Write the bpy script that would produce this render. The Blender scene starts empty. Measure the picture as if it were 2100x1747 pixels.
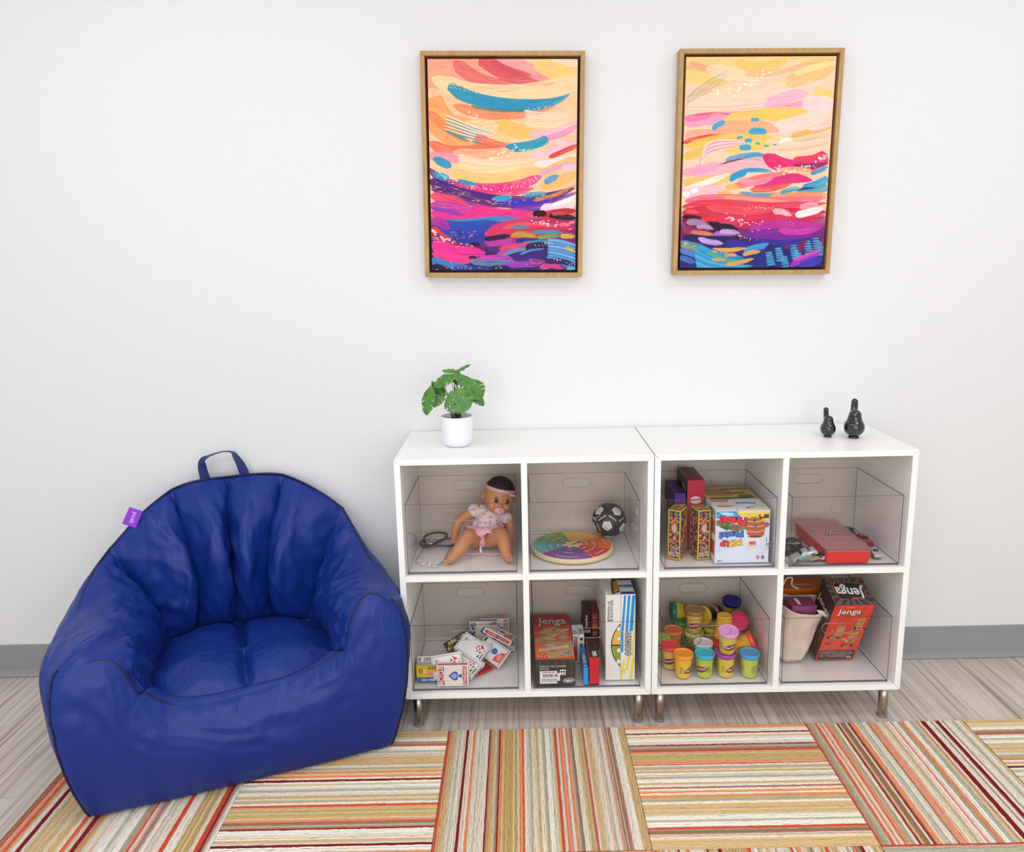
import bpy, bmesh, math, random
import numpy as np
from mathutils import Vector, Matrix, noise as mnoise
random.seed(7); RNG = np.random.default_rng(11)
PI = math.pi
scene = bpy.context.scene
COL = scene.collection

# ------------------------------------------------------------------ camera
cam_d = bpy.data.cameras.new('camera'); cam = bpy.data.objects.new('camera', cam_d); COL.objects.link(cam)
cam.location = (0.342, -2.335, 1.308)
cam.rotation_euler = (1.376, 0.019, -0.005)
cam_d.sensor_fit = 'HORIZONTAL'; cam_d.sensor_width = 36.0
cam_d.lens = 36.0 * 1578.3 / 2100
cam_d.shift_x = -(1067.6 - 1050) / 2100
cam_d.shift_y = -(873.5 - 850.0) / 2100
cam_d.clip_start = 0.05
scene.camera = cam

# ------------------------------------------------------------------ light + exposure
W = bpy.data.worlds.new('world'); scene.world = W; W.use_nodes = True
W.node_tree.nodes['Background'].inputs[0].default_value = (1, 1, 1, 1)
W.node_tree.nodes['Background'].inputs[1].default_value = 0.3
scene.view_settings.view_transform = 'Standard'
scene.view_settings.look = 'None'
scene.view_settings.gamma = 1.0
scene.view_settings.exposure = 0.0
try: scene.cycles.transparent_max_bounces = 32
except Exception: pass
def area(name, loc, sx, sy, power, color=(1, 0.985, 0.96), rot=(0, 0, 0)):
    d = bpy.data.lights.new(name, 'AREA'); d.shape = 'RECTANGLE'; d.size = sx; d.size_y = sy
    d.energy = power; d.color = color
    o = bpy.data.objects.new(name, d); COL.objects.link(o); o.location = loc; o.rotation_euler = rot
    return o
CEIL = 2.62
LC = (0.925, 0.965, 1.0)
area('ceiling_panel_light', (-0.80, -1.25, CEIL - 0.03), 1.2, 0.6, 10.8, LC)
area('ceiling_panel_light', (1.75, -1.25, CEIL - 0.03), 1.2, 0.6, 10.8, LC)
area('ceiling_panel_light', (0.45, -2.6, CEIL - 0.03), 2.4, 0.6, 22, LC)
area('rear_fill_light', (0.5, -3.85, 1.35), 4.2, 1.7, 52, LC, rot=(PI / 2, 0, 0))  # added soft fill behind the camera, evens out the wall; no window built

# ------------------------------------------------------------------ helpers
def lin(c):
    if isinstance(c, str):
        c = c.lstrip('#'); c = [int(c[i:i+2], 16) for i in (0, 2, 4)]
    c = [v / 255 if max(c) > 1.0 else v for v in c[:3]]
    return tuple(((v / 12.92) if v <= 0.04045 else ((v + 0.055) / 1.055) ** 2.4) for v in c) + (1.0,)
MATS = {}
def mat(name, col=(200, 200, 200), rough=0.5, metal=0.0, spec=0.5, var=0.0, vscale=20.0, bump=0.0, bscale=200.0, coat=0.0, vstretch=(1, 1, 1)):
    if name in MATS: return MATS[name]
    m = bpy.data.materials.new(name); m.use_nodes = True; MATS[name] = m
    nt = m.node_tree; b = nt.nodes['Principled BSDF']
    b.inputs['Base Color'].default_value = lin(col); b.inputs['Roughness'].default_value = rough
    b.inputs['Metallic'].default_value = metal; b.inputs['Specular IOR Level'].default_value = spec
    b.inputs['Coat Weight'].default_value = coat
    if var or bump:
        tc = nt.nodes.new('ShaderNodeTexCoord')
        mp = nt.nodes.new('ShaderNodeMapping'); mp.inputs['Scale'].default_value = vstretch
        nt.links.new(tc.outputs['Object'], mp.inputs[0])
    if var:
        n = nt.nodes.new('ShaderNodeTexNoise'); n.inputs['Scale'].default_value = vscale; n.inputs['Detail'].default_value = 4
        nt.links.new(mp.outputs[0], n.inputs['Vector'])
        r = nt.nodes.new('ShaderNodeValToRGB'); l = lin(col)
        r.color_ramp.elements[0].position = 0.3; r.color_ramp.elements[1].position = 0.7
        r.color_ramp.elements[0].color = tuple(max(0, v * (1 - var)) for v in l[:3]) + (1,)
        r.color_ramp.elements[1].color = tuple(min(1, v * (1 + var)) for v in l[:3]) + (1,)
        nt.links.new(n.outputs['Fac'], r.inputs[0]); nt.links.new(r.outputs[0], b.inputs['Base Color'])
    if bump:
        n2 = nt.nodes.new('ShaderNodeTexNoise'); n2.inputs['Scale'].default_value = bscale; n2.inputs['Detail'].default_value = 2
        nt.links.new(mp.outputs[0], n2.inputs['Vector'])
        bp = nt.nodes.new('ShaderNodeBump'); bp.inputs['Strength'].default_value = bump; bp.inputs['Distance'].default_value = 0.002
        nt.links.new(n2.outputs['Fac'], bp.inputs['Height']); nt.links.new(bp.outputs[0], b.inputs['Normal'])
    return m
def C(*rgb):          # plain printed ink / cardboard colour, one material per colour
    if len(rgb) == 1: rgb = rgb[0]
    if isinstance(rgb, str):
        s = rgb.lstrip('#'); rgb = tuple(int(s[i:i+2], 16) for i in (0, 2, 4))
    return mat('print_%02x%02x%02x' % tuple(int(v) for v in rgb), rgb, rough=0.42, spec=0.4)
def attr_mat(name, rough=0.6, bump=0.0, bscale=300.0, jitter=0.0, jscale=300.0, attr='Col', spec=0.3):
    m = bpy.data.materials.new(name); m.use_nodes = True; nt = m.node_tree; b = nt.nodes['Principled BSDF']
    b.inputs['Roughness'].default_value = rough; b.inputs['Specular IOR Level'].default_value = spec
    a = nt.nodes.new('ShaderNodeVertexColor'); a.layer_name = attr
    out = a.outputs['Color']
    tc = nt.nodes.new('ShaderNodeTexCoord')
    if jitter:
        n = nt.nodes.new('ShaderNodeTexNoise'); n.inputs['Scale'].default_value = jscale; n.inputs['Detail'].default_value = 2
        nt.links.new(tc.outputs['Object'], n.inputs['Vector'])
        mr = nt.nodes.new('ShaderNodeMapRange'); mr.inputs[1].default_value = 0.3; mr.inputs[2].default_value = 0.7
        mr.inputs[3].default_value = 1 - jitter; mr.inputs[4].default_value = 1 + jitter
        nt.links.new(n.outputs['Fac'], mr.inputs[0])
        mx = nt.nodes.new('ShaderNodeVectorMath'); mx.operation = 'SCALE'
        nt.links.new(out, mx.inputs[0]); nt.links.new(mr.outputs[0], mx.inputs['Scale']); out = mx.outputs[0]
    nt.links.new(out, b.inputs['Base Color'])
    if bump:
        n2 = nt.nodes.new('ShaderNodeTexNoise'); n2.inputs['Scale'].default_value = bscale; n2.inputs['Detail'].default_value = 2
        nt.links.new(tc.outputs['Object'], n2.inputs['Vector'])
        bp = nt.nodes.new('ShaderNodeBump'); bp.inputs['Strength'].default_value = bump; bp.inputs['Distance'].default_value = 0.002
        nt.links.new(n2.outputs['Fac'], bp.inputs['Height']); nt.links.new(bp.outputs[0], b.inputs['Normal'])
    return m

def tag(o, label=None, cat=None, group=None, kind=None):
    if label: o['label'] = label
    if cat: o['category'] = cat
    if group: o['group'] = group
    if kind: o['kind'] = kind
    return o
def thing(name, label, cat, loc=(0, 0, 0), rot=(0, 0, 0), group=None):
    o = bpy.data.objects.new(name, None); COL.objects.link(o); o.location = loc; o.rotation_euler = rot
    o.empty_display_size = 0.05
    return tag(o, label, cat, group)

_TXT = {}
def text_geo(s, bold=0.0, spacing=1.0):
    key = (s, bold, spacing)
    if key in _TXT: return _TXT[key]
    cu = bpy.data.curves.new('t', 'FONT'); cu.body = s; cu.size = 1.0; cu.offset = bold; cu.resolution_u = 2
    cu.align_x = 'CENTER'; cu.align_y = 'CENTER'; cu.space_character = spacing
    ob = bpy.data.objects.new('t', cu); COL.objects.link(ob)
    dg = bpy.context.evaluated_depsgraph_get(); dg.update()
    me = bpy.data.meshes.new_from_object(ob.evaluated_get(dg))
    v = np.array([tuple(p.co)[:2] for p in me.vertices]); f = [tuple(p.vertices) for p in me.polygons]
    bpy.data.objects.remove(ob); bpy.data.curves.remove(cu); bpy.data.meshes.remove(me)
    if len(v):
        mn, mx = v.min(0), v.max(0); v = v - (mn + mx) / 2; wh = mx - mn
    else: wh = np.array([1, 1])
    _TXT[key] = (v, f, wh); return _TXT[key]

class Fr:            # flat frame on a surface: origin, x axis, y axis; normal = x cross y
    def __init__(s, o, x, y):
        s.o = Vector(o); s.x = Vector(x).normalized(); s.y = Vector(y).normalized(); s.n = s.x.cross(s.y).normalized()
    def p(s, a, b, c=0.0): return s.o + s.x * a + s.y * b + s.n * c
class MB:
    def __init__(s): s.v = []; s.f = []; s.m = []; s.sm = []; s.mats = []; s.k = 0
    def mi(s, m):
        if m not in s.mats: s.mats.append(m)
        return s.mats.index(m)
    def add(s, vs, fs, m, smooth=False, M=None):
        b = len(s.v); i = s.mi(m)
        for p in vs: s.v.append(tuple(M @ Vector(p)) if M is not None else tuple(p))
        for f in fs: s.f.append(tuple(b + q for q in f)); s.m.append(i); s.sm.append(smooth)
        return s
    def box(s, x0, x1, y0, y1, z0, z1, m, M=None, bev=0.0):
        if bev > 0:
            bm = bmesh.new(); bmesh.ops.create_cube(bm, size=1.0)
            for v in bm.verts: v.co = Vector(((x0 + x1) / 2 + v.co.x * (x1 - x0), (y0 + y1) / 2 + v.co.y * (y1 - y0), (z0 + z1) / 2 + v.co.z * (z1 - z0)))
            bmesh.ops.bevel(bm, geom=list(bm.edges), offset=bev, segments=2, affect='EDGES', profile=0.5)
            bm.verts.index_update()
            s.add([v.co.copy() for v in bm.verts], [[v.index for v in f.verts] for f in bm.faces], m, False, M); bm.free(); return s
        return s.add([(x, y, z) for z in (z0, z1) for y in (y0, y1) for x in (x0, x1)],
                     [(0, 2, 3, 1), (4, 5, 7, 6), (0, 1, 5, 4), (2, 6, 7, 3), (0, 4, 6, 2), (1, 3, 7, 5)], m, False, M)
    def prism(s, pts, ax, a, b, m, M=None):     # polygon pts in the two other axes, extruded along ax from a to b
        n = len(pts)
        def mk(p, c): return (c, p[0], p[1]) if ax == 0 else ((p[0], c, p[1]) if ax == 1 else (p[0], p[1], c))
        vs = [mk(p, a) for p in pts] + [mk(p, b) for p in pts]
        fs = [tuple(range(n)), tuple(range(2 * n - 1, n - 1, -1))] + [(i, i + n, (i + 1) % n + n, (i + 1) % n) for i in range(n)]
        return s.add(vs, fs, m, False, M)
    def lathe(s, prof, m, n=32, M=None, smooth=True, mats=None):
        vs = []; fs = []
        for r, z in prof:
            for i in range(n): a = 2 * PI * i / n; vs.append((r * math.cos(a), r * math.sin(a), z))
        for j in range(len(prof) - 1):
            for i in range(n): fs.append((j * n + i, j * n + (i + 1) % n, (j + 1) * n + (i + 1) % n, (j + 1) * n + i))
        if prof[0][0] > 1e-6: fs.append(tuple(range(n - 1, -1, -1)))
        if prof[-1][0] > 1e-6: fs.append(tuple(range((len(prof) - 1) * n, len(prof) * n)))
        return s.add(vs, fs, m, smooth, M)
    def tube(s, pts, r, m, n=8, closed=False, M=None, flat=None):
        pts = [Vector(p) for p in pts]; N = len(pts); vs = []; fs = []
        rr = r if hasattr(r, '__len__') else [r] * N
        up = Vector((0, 0, 1)); prev = None
        for i, p in enumerate(pts):
            t = (pts[(i + 1) % N] - pts[i - 1]) if closed else (pts[min(i + 1, N - 1)] - pts[max(i - 1, 0)])
            if t.length < 1e-9: t = Vector((0, 0, 1))
            t.normalize()
            if prev is None:
                a = t.cross(up)
                if a.length < 0.1: a = t.cross(Vector((1, 0, 0)))
            else: a = prev - t * prev.dot(t)
            a.normalize(); prev = a; b = t.cross(a)
            for k in range(n):
                an = 2 * PI * k / n; ra = rr[i] * math.cos(an); rb = rr[i] * math.sin(an) * (flat if flat else 1)
                vs.append(p + a * ra + b * rb)
        for i in range(N if closed else N - 1):
            j = (i + 1) % N
            for k in range(n): fs.append((i * n + k, i * n + (k + 1) % n, j * n + (k + 1) % n, j * n + k))
        if not closed: fs += [tuple(range(n - 1, -1, -1)), tuple(range((N - 1) * n, N * n))]
        return s.add(vs, fs, m, True, M)
    def sphere(s, c, r, m, n=20, M=None, sc=(1, 1, 1)):
        prof = [(r * math.sin(PI * j / n), -r * math.cos(PI * j / n)) for j in range(n + 1)]
        T = Matrix.Translation(Vector(c)) @ Matrix.Diagonal((*sc, 1.0))
        return s.lathe([(max(a, 1e-7), b) for a, b in prof], m, max(8, int(n * 1.3)), (M @ T) if M is not None else T)
    def poly(s, fr, pts, m, off=0.0003):
        s.k += 1; o = off + s.k * 0.000004
        return s.add([fr.p(a, b, o) for a, b in pts], [tuple(range(len(pts)))], m)
    def rect(s, fr, x0, x1, y0, y1, m, off=0.0003): return s.poly(fr, [(x0, y0), (x1, y0), (x1, y1), (x0, y1)], m, off)
    def ell(s, fr, cx, cy, rx, ry, m, off=0.0003, rot=0.0, n=24, a0=0, a1=2 * PI):
        c, d = math.cos(rot), math.sin(rot); P = []
        for i in range(n + (0 if a1 - a0 > 6.2 else 1)):
            a = a0 + (a1 - a0) * i / n; x, y = rx * math.cos(a), ry * math.sin(a); P.append((cx + x * c - y * d, cy + x * d + y * c))
        return s.poly(fr, P, m, off)
    def text(s, fr, t, cx, cy, h, m, off=0.0005, rot=0.0, bold=0.0, w=None, spacing=1.0, warp=None):
        v, f, wh = text_geo(t, bold, spacing); s.k += 1; o = off + s.k * 0.000004
        sy = h / max(wh[1], 1e-6); sx = (w / max(wh[0], 1e-6)) if w else sy
        c, d = math.cos(rot), math.sin(rot); P = []
        for x, y in v:
            x *= sx; y *= sy
            if warp: x, y = warp(x, y)
            P.append(fr.p(cx + x * c - y * d, cy + x * d + y * c, o))
        return s.add(P, f, m)
    def lines(s, fr, x0, x1, y0, y1, n, m, dens=0.75, off=0.0004):   # small print: rows of short word bars
        h = (y1 - y0) / n
        for i in range(n):
            x = x0; yy = y0 + h * i
            while x < x1 - h:
                L = min(random.uniform(0.8, 3.5) * h, x1 - x)
                if random.random() < 0.93: s.rect(fr, x, x + L, yy + h * 0.2, yy + h * dens, m, off)
                x += L + h * 0.35
        return s
    def bars(s, fr, x0, x1, y0, y1, m, n=22, off=0.0004):
        x = x0; st = (x1 - x0) / n
        while x < x1:
            w = st * random.choice((0.3, 0.5, 0.9)); s.rect(fr, x, min(x + w, x1), y0, y1, m, off); x += w + st * random.choice((0.3, 0.5, 0.8))
        return s
    def build(s, name, parent=None, loc=None, bevel=0.0, sub=0, autosmooth=False):
        me = bpy.data.meshes.new(name); me.from_pydata([tuple(v) for v in s.v], [], s.f)
        for m in s.mats: me.materials.append(m)
        me.polygons.foreach_set('material_index', s.m); me.polygons.foreach_set('use_smooth', s.sm); me.update()
        o = bpy.data.objects.new(name, me); COL.objects.link(o)
        if parent is not None: o.parent = parent
        if loc is not None: o.location = loc
        if bevel:
            b = o.modifiers.new('bevel', 'BEVEL'); b.width = bevel; b.segments = 2; b.limit_method = 'ANGLE'
        if sub:
            b = o.modifiers.new('sub', 'SUBSURF'); b.levels = sub; b.render_levels = sub
        return o
def catmull(P, n=8, closed=False):
    P = [np.array(p, float) for p in P]; N = len(P); out = []
    for i in range(N if closed else N - 1):
        if closed: a, b, c, d = P[(i - 1) % N], P[i], P[(i + 1) % N], P[(i + 2) % N]
        else: a, b, c, d = P[max(i - 1, 0)], P[i], P[i + 1], P[min(i + 2, N - 1)]
        for k in range(n):
            t = k / n; out.append(0.5 * ((2 * b) + (-a + c) * t + (2 * a - 5 * b + 4 * c - d) * t * t + (-a + 3 * b - 3 * c + d) * t ** 3))
    if not closed: out.append(P[-1])
    return out
def copy_tree(o, parent=None):
    c = o.copy(); COL.objects.link(c)
    if parent is not None: c.parent = parent
    for ch in list(o.children): copy_tree(ch, c)
    return c
# ------------------------------------------------------------------ room shell
WALLY = 0.004
X0, X1, Y0 = -2.3, 3.3, -3.9
white_wall = mat('wall_paint', (233, 232, 232), rough=0.85, spec=0.25, bump=0.12, bscale=260)
def struct(name, mb, **k):
    o = mb.build(name, **k); tag(o, kind='structure'); return o
struct('wall_back', MB().box(X0, X1, WALLY, WALLY + 0.1, -0.05, CEIL, white_wall))
struct('wall_left', MB().box(X0 - 0.1, X0, Y0, WALLY + 0.1, -0.05, CEIL, white_wall))
struct('wall_right', MB().box(X1, X1 + 0.1, Y0, WALLY + 0.1, -0.05, CEIL, white_wall))
struct('wall_front', MB().box(X0, X1, Y0 - 0.1, Y0, -0.05, CEIL, white_wall))
struct('ceiling', MB().box(X0 - 0.1, X1 + 0.1, Y0 - 0.1, WALLY + 0.1, CEIL, CEIL + 0.1, mat('ceiling_tile', (240, 240, 238), rough=0.9)))

def floor_material():
    m = bpy.data.materials.new('laminate'); m.use_nodes = True; nt = m.node_tree; b = nt.nodes['Principled BSDF']
    N = nt.nodes.new; L = nt.links.new
    tc = N('ShaderNodeTexCoord')
    def nz(scale, sc, det=3, rough=0.6, dist=0.0):
        mp = N('ShaderNodeMapping'); mp.inputs['Scale'].default_value = sc; L(tc.outputs['Object'], mp.inputs[0])
        n = N('ShaderNodeTexNoise'); n.inputs['Scale'].default_value = scale; n.inputs['Detail'].default_value = det
        n.inputs['Roughness'].default_value = rough; n.inputs['Distortion'].default_value = dist
        L(mp.outputs[0], n.inputs['Vector']); return n.outputs['Fac']
    r = N('ShaderNodeValToRGB'); e = r.color_ramp.elements
    e[0].position = 0.33; e[0].color = lin((166, 151, 140)); e[1].position = 0.60; e[1].color = lin((222, 210, 200))
    e.new(0.45).color = lin((203, 189, 178))
    a = nz(52, (1.0, 0.022, 1), 5, 0.7, 0.12); L(a, r.inputs[0])
    r2 = N('ShaderNodeValToRGB'); e = r2.color_ramp.elements
    e[0].position = 0.40; e[0].color = (0.72, 0.70, 0.69, 1); e[1].position = 0.47; e[1].color = (1, 1, 1, 1)
    L(nz(95, (1.0, 0.02, 1), 3, 0.6, 0.1), r2.inputs[0])
    mx = N('ShaderNodeMix'); mx.data_type = 'RGBA'; mx.blend_type = 'MULTIPLY'; mx.inputs[0].default_value = 0.8
    L(r.outputs[0], mx.inputs[6]); L(r2.outputs[0], mx.inputs[7])
    br = N('ShaderNodeTexBrick'); mp = N('ShaderNodeMapping'); mp.inputs['Rotation'].default_value = (0, 0, PI / 2)
    L(tc.outputs['Object'], mp.inputs[0]); L(mp.outputs[0], br.inputs['Vector'])
    br.inputs['Scale'].default_value = 1; br.inputs['Brick Width'].default_value = 1.2; br.inputs['Row Height'].default_value = 0.19
    br.inputs['Mortar Size'].default_value = 0.0008; br.inputs['Color1'].default_value = (1, 1, 1, 1)
    br.inputs['Color2'].default_value = (0.90, 0.885, 0.87, 1); br.inputs['Mortar'].default_value = (0.62, 0.58, 0.55, 1); br.inputs['Bias'].default_value = 0
    mx2 = N('ShaderNodeMix'); mx2.data_type = 'RGBA'; mx2.blend_type = 'MULTIPLY'; mx2.inputs[0].default_value = 1
    L(mx.outputs[2], mx2.inputs[6]); L(br.outputs[0], mx2.inputs[7]); L(mx2.outputs[2], b.inputs['Base Color'])
    b.inputs['Roughness'].default_value = 0.42; b.inputs['Specular IOR Level'].default_value = 0.35
    bp = N('ShaderNodeBump'); bp.inputs['Strength'].default_value = 0.15; bp.inputs['Distance'].default_value = 0.001
    L(a, bp.inputs['Height']); L(bp.outputs[0], b.inputs['Normal'])
    return m
struct('floor', MB().box(X0, X1, Y0, WALLY, -0.05, 0, floor_material()))
# cove base: flat strip with rounded foot
vinyl = mat('vinyl_base', (150, 150, 153), rough=0.42, spec=0.4, var=0.03, vscale=9)
def cove(name, mb_pts, *a):
    pass
prof = [(0, 0.0015), (-0.0125, 0.0015), (-0.0125, 0.004), (-0.010, 0.0075), (-0.006, 0.013), (-0.0035, 0.021), (-0.003, 0.108), (-0.0015, 0.1115), (0, 0.1115)]
mb = MB(); mb.prism([(WALLY + a, b) for a, b in prof], 0, X0, X1, vinyl)
mb.prism([(WALLY, 0), (WALLY - 0.0115, 0), (WALLY - 0.0115, 0.0015), (WALLY, 0.0015)], 0, X0, X1, mat('base_gap', (60, 48, 50), rough=0.8))
struct('baseboard_back', mb)
mb = MB(); mb.prism([(X0 - a, b) for a, b in prof], 1, Y0, WALLY, vinyl); struct('baseboard_left', mb)
mb = MB(); mb.prism([(X1 + a, b) for a, b in prof], 1, Y0, WALLY, vinyl); struct('baseboard_right', mb)
# little dark nail left in the wall above the right-hand picture
mb = MB(); mb.tube([(1.008, WALLY + 0.002, 1.892), (1.008, WALLY - 0.003, 1.8905), (1.0095, WALLY - 0.006, 1.889), (1.0115, WALLY - 0.007, 1.8885)], 0.0011, mat('nail_black', (35, 30, 30), rough=0.4), 6)
tag(mb.build('wall_nail'), 'tiny dark bent nail in the white wall above the right-hand painting', 'nail')

# ------------------------------------------------------------------ shelf units
lam = mat('white_laminate', (249, 248, 245), rough=0.38, spec=0.4)
lamb = mat('white_back_board', (218, 208, 194), rough=0.5)
steel = mat('brushed_steel', (178, 170, 160), rough=0.28, metal=1.0, bump=0.1, bscale=60, vstretch=(8, 8, 0.4))
grey_plastic = mat('grey_foot_plastic', (125, 120, 122), rough=0.5)
def shelf_unit(xa, xb, xm, label):
    t = 0.0165; z0, z1, D = 0.10, 0.80, 0.35; g = 0.00025
    cx = (xa + xb) / 2; root = thing('shelf_unit', label, 'shelf unit', (cx, -D / 2, 0), group='white cube shelf units')
    ax, bx, ym, yM = xa - cx, xb - cx, -D / 2, D / 2; e = 0.0004
    def pz(name, pts): MB().prism(pts, 1, ym, yM, lam).build(name, root, bevel=0.0007)
    pz('top_panel', [(ax + g + e, z1), (ax + t + g, z1 - t), (bx - t - g, z1 - t), (bx - g - e, z1)])
    pz('bottom_panel', [(ax + g + e, z0), (bx - g - e, z0), (bx - t - g, z0 + t), (ax + t + g, z0 + t)])
    pz('side_panel', [(ax, z0 + g + e), (ax + t, z0 + t + g), (ax + t, z1 - t - g), (ax, z1 - g - e)])
    pz('side_panel', [(bx, z0 + g + e), (bx, z1 - g - e), (bx - t, z1 - t - g), (bx - t, z0 + t + g)])
    MB().box(ax + t, bx - t, yM - 0.012, yM - 0.003, z0 + t, z1 - t, lamb).build('back_panel', root)
    m = xm - cx; h = t / 2
    MB().box(m - h, m + h, ym + 0.0006, yM - 0.012, z0 + t, z1 - t, lam).build('divider', root, bevel=0.0006)
    MB().box(ax + t, m - h - 0.0002, ym + 0.001, yM - 0.012, 0.4525, 0.4690, lam).build('shelf', root, bevel=0.0006)
    MB().box(m + h + 0.0002, bx - t, ym + 0.001, yM - 0.012, 0.4525, 0.4690, lam).build('shelf', root, bevel=0.0006)
    for sx in (ax + 0.030, bx - 0.030):
        for sy in (ym + 0.030, yM - 0.030):
            l = MB().lathe([(0.0120, 0.006), (0.0124, 0.012), (0.0132, 0.05), (0.0132, z0)], steel, 28, Matrix.Translation((sx, sy, 0))).build('leg', root)
            MB().lathe([(0.0130, 0.0), (0.0142, 0.001), (0.0142, 0.005), (0.0124, 0.0075)], grey_plastic, 28, Matrix.Translation((sx, sy, 0))).build('foot', l)
    return root
C1 = (0.004, 0.6980, 0.3505); C2 = (0.7000, 1.4045, 1.0510)
shelf_unit(*C1, 'white four-cube shelf unit beside the blue chair, potted plant on top')
shelf_unit(*C2, 'white four-cube shelf unit on the right, two black bird ornaments on top')
SH_U, SH_L = 0.4690, 0.1165

# ------------------------------------------------------------------ acrylic bins
def acrylic(name, tint, gloss=1.0, rough=0.03, haze=None):
    m = bpy.data.materials.new(name); m.use_nodes = True; nt = m.node_tree; nt.nodes.clear()
    N = nt.nodes.new; L = nt.links.new
    tr = N('ShaderNodeBsdfTransparent'); tr.inputs[0].default_value = (*tint, 1)
    gl = N('ShaderNodeBsdfGlossy'); gl.inputs['Roughness'].default_value = rough; gl.inputs[0].default_value = (1, 1, 1, 1)
    fr = N('ShaderNodeFresnel'); fr.inputs[0].default_value = 1.45
    mu = N('ShaderNodeMath'); mu.operation = 'MULTIPLY'; mu.inputs[1].default_value = gloss; mu.use_clamp = True
    mx = N('ShaderNodeMixShader'); o = N('ShaderNodeOutputMaterial')
    ge = N('ShaderNodeNewGeometry'); iv = N('ShaderNodeMath'); iv.operation = 'SUBTRACT'; iv.inputs[0].default_value = 1.0
    L(ge.outputs['Backfacing'], iv.inputs[1]); m2 = N('ShaderNodeMath'); m2.operation = 'MULTIPLY'
    L(fr.outputs[0], m2.inputs[0]); L(iv.outputs[0], m2.inputs[1])
    L(m2.outputs[0], mu.inputs[0]); L(mu.outputs[0], mx.inputs[0]); base_ = tr.outputs[0]
    if haze:
        df = N('ShaderNodeBsdfDiffuse'); df.inputs[0].default_value = haze[1]; hm = N('ShaderNodeMixShader'); hm.inputs[0].default_value = haze[0]
        L(tr.outputs[0], hm.inputs[1]); L(df.outputs[0], hm.inputs[2]); base_ = hm.outputs[0]
    L(base_, mx.inputs[1]); L(gl.outputs[0], mx.inputs[2]); L(mx.outputs[0], o.inputs[0])
    return m
acr = acrylic('clear_acrylic', (0.986, 0.978, 0.981), 0.6)
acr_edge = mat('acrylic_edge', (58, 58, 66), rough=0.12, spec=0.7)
acr_lip = acrylic('acrylic_polished_lip', (0.62, 0.62, 0.66), 2.2, 0.15)
acr_slot = acrylic('acrylic_slot_edge', (0.82, 0.82, 0.84), 4.0, 0.08)
def plate_slot(mb, w, z0, z1, y0, y1, slot=None, m=acr, me=acr_edge):
    # vertical plate in xz centred on x=0, thickness y0..y1, with an oval hand slot
    if slot is None: return mb.box(-w / 2, w / 2, y0, y1, z0, z1, m)
    cx, cz, sw, sh = slot; r = sh / 2; hp = []
    for i in range(13): a = -PI / 2 + PI * i / 12; hp.append((cx + sw / 2 - r + r * math.cos(a), cz + r * math.sin(a)))
    for i in range(13): a = PI / 2 + PI * i / 12; hp.append((cx - sw / 2 + r + r * math.cos(a), cz + r * math.sin(a)))
    out = []
    for x, z in hp:
        dx, dz = (x - cx), (z - cz); k = []
        if dx > 1e-9: k.append((w / 2 - cx) / dx)
        if dx < -1e-9: k.append((-w / 2 - cx) / dx)
        if dz > 1e-9: k.append((z1 - cz) / dz)
        if dz < -1e-9: k.append((z0 - cz) / dz)
        s_ = min(k); out.append([cx + dx * s_, cz + dz * s_])
    for c in ((-w / 2, z0), (w / 2, z0), (w / 2, z1), (-w / 2, z1)):
        j = min(range(len(out)), key=lambda q: (out[q][0] - c[0]) ** 2 + (out[q][1] - c[1]) ** 2); out[j] = list(c)
    n = len(hp); vs = []
    for y in (y0, y1): vs += [(p[0], y, p[1]) for p in hp] + [(p[0], y, p[1]) for p in out]
    fs = []; fe = []
    for i in range(n):
        j = (i + 1) % n
        fs.append((i, n + i, n + j, j)); fs.append((2 * n + i, 2 * n + j, 3 * n + j, 3 * n + i))
        fe.append((i, j, 2 * n + j, 2 * n + i)); 
    mb.add(vs, fs, m); mb.add(vs, fe, acr_lip)
    return mb
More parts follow.
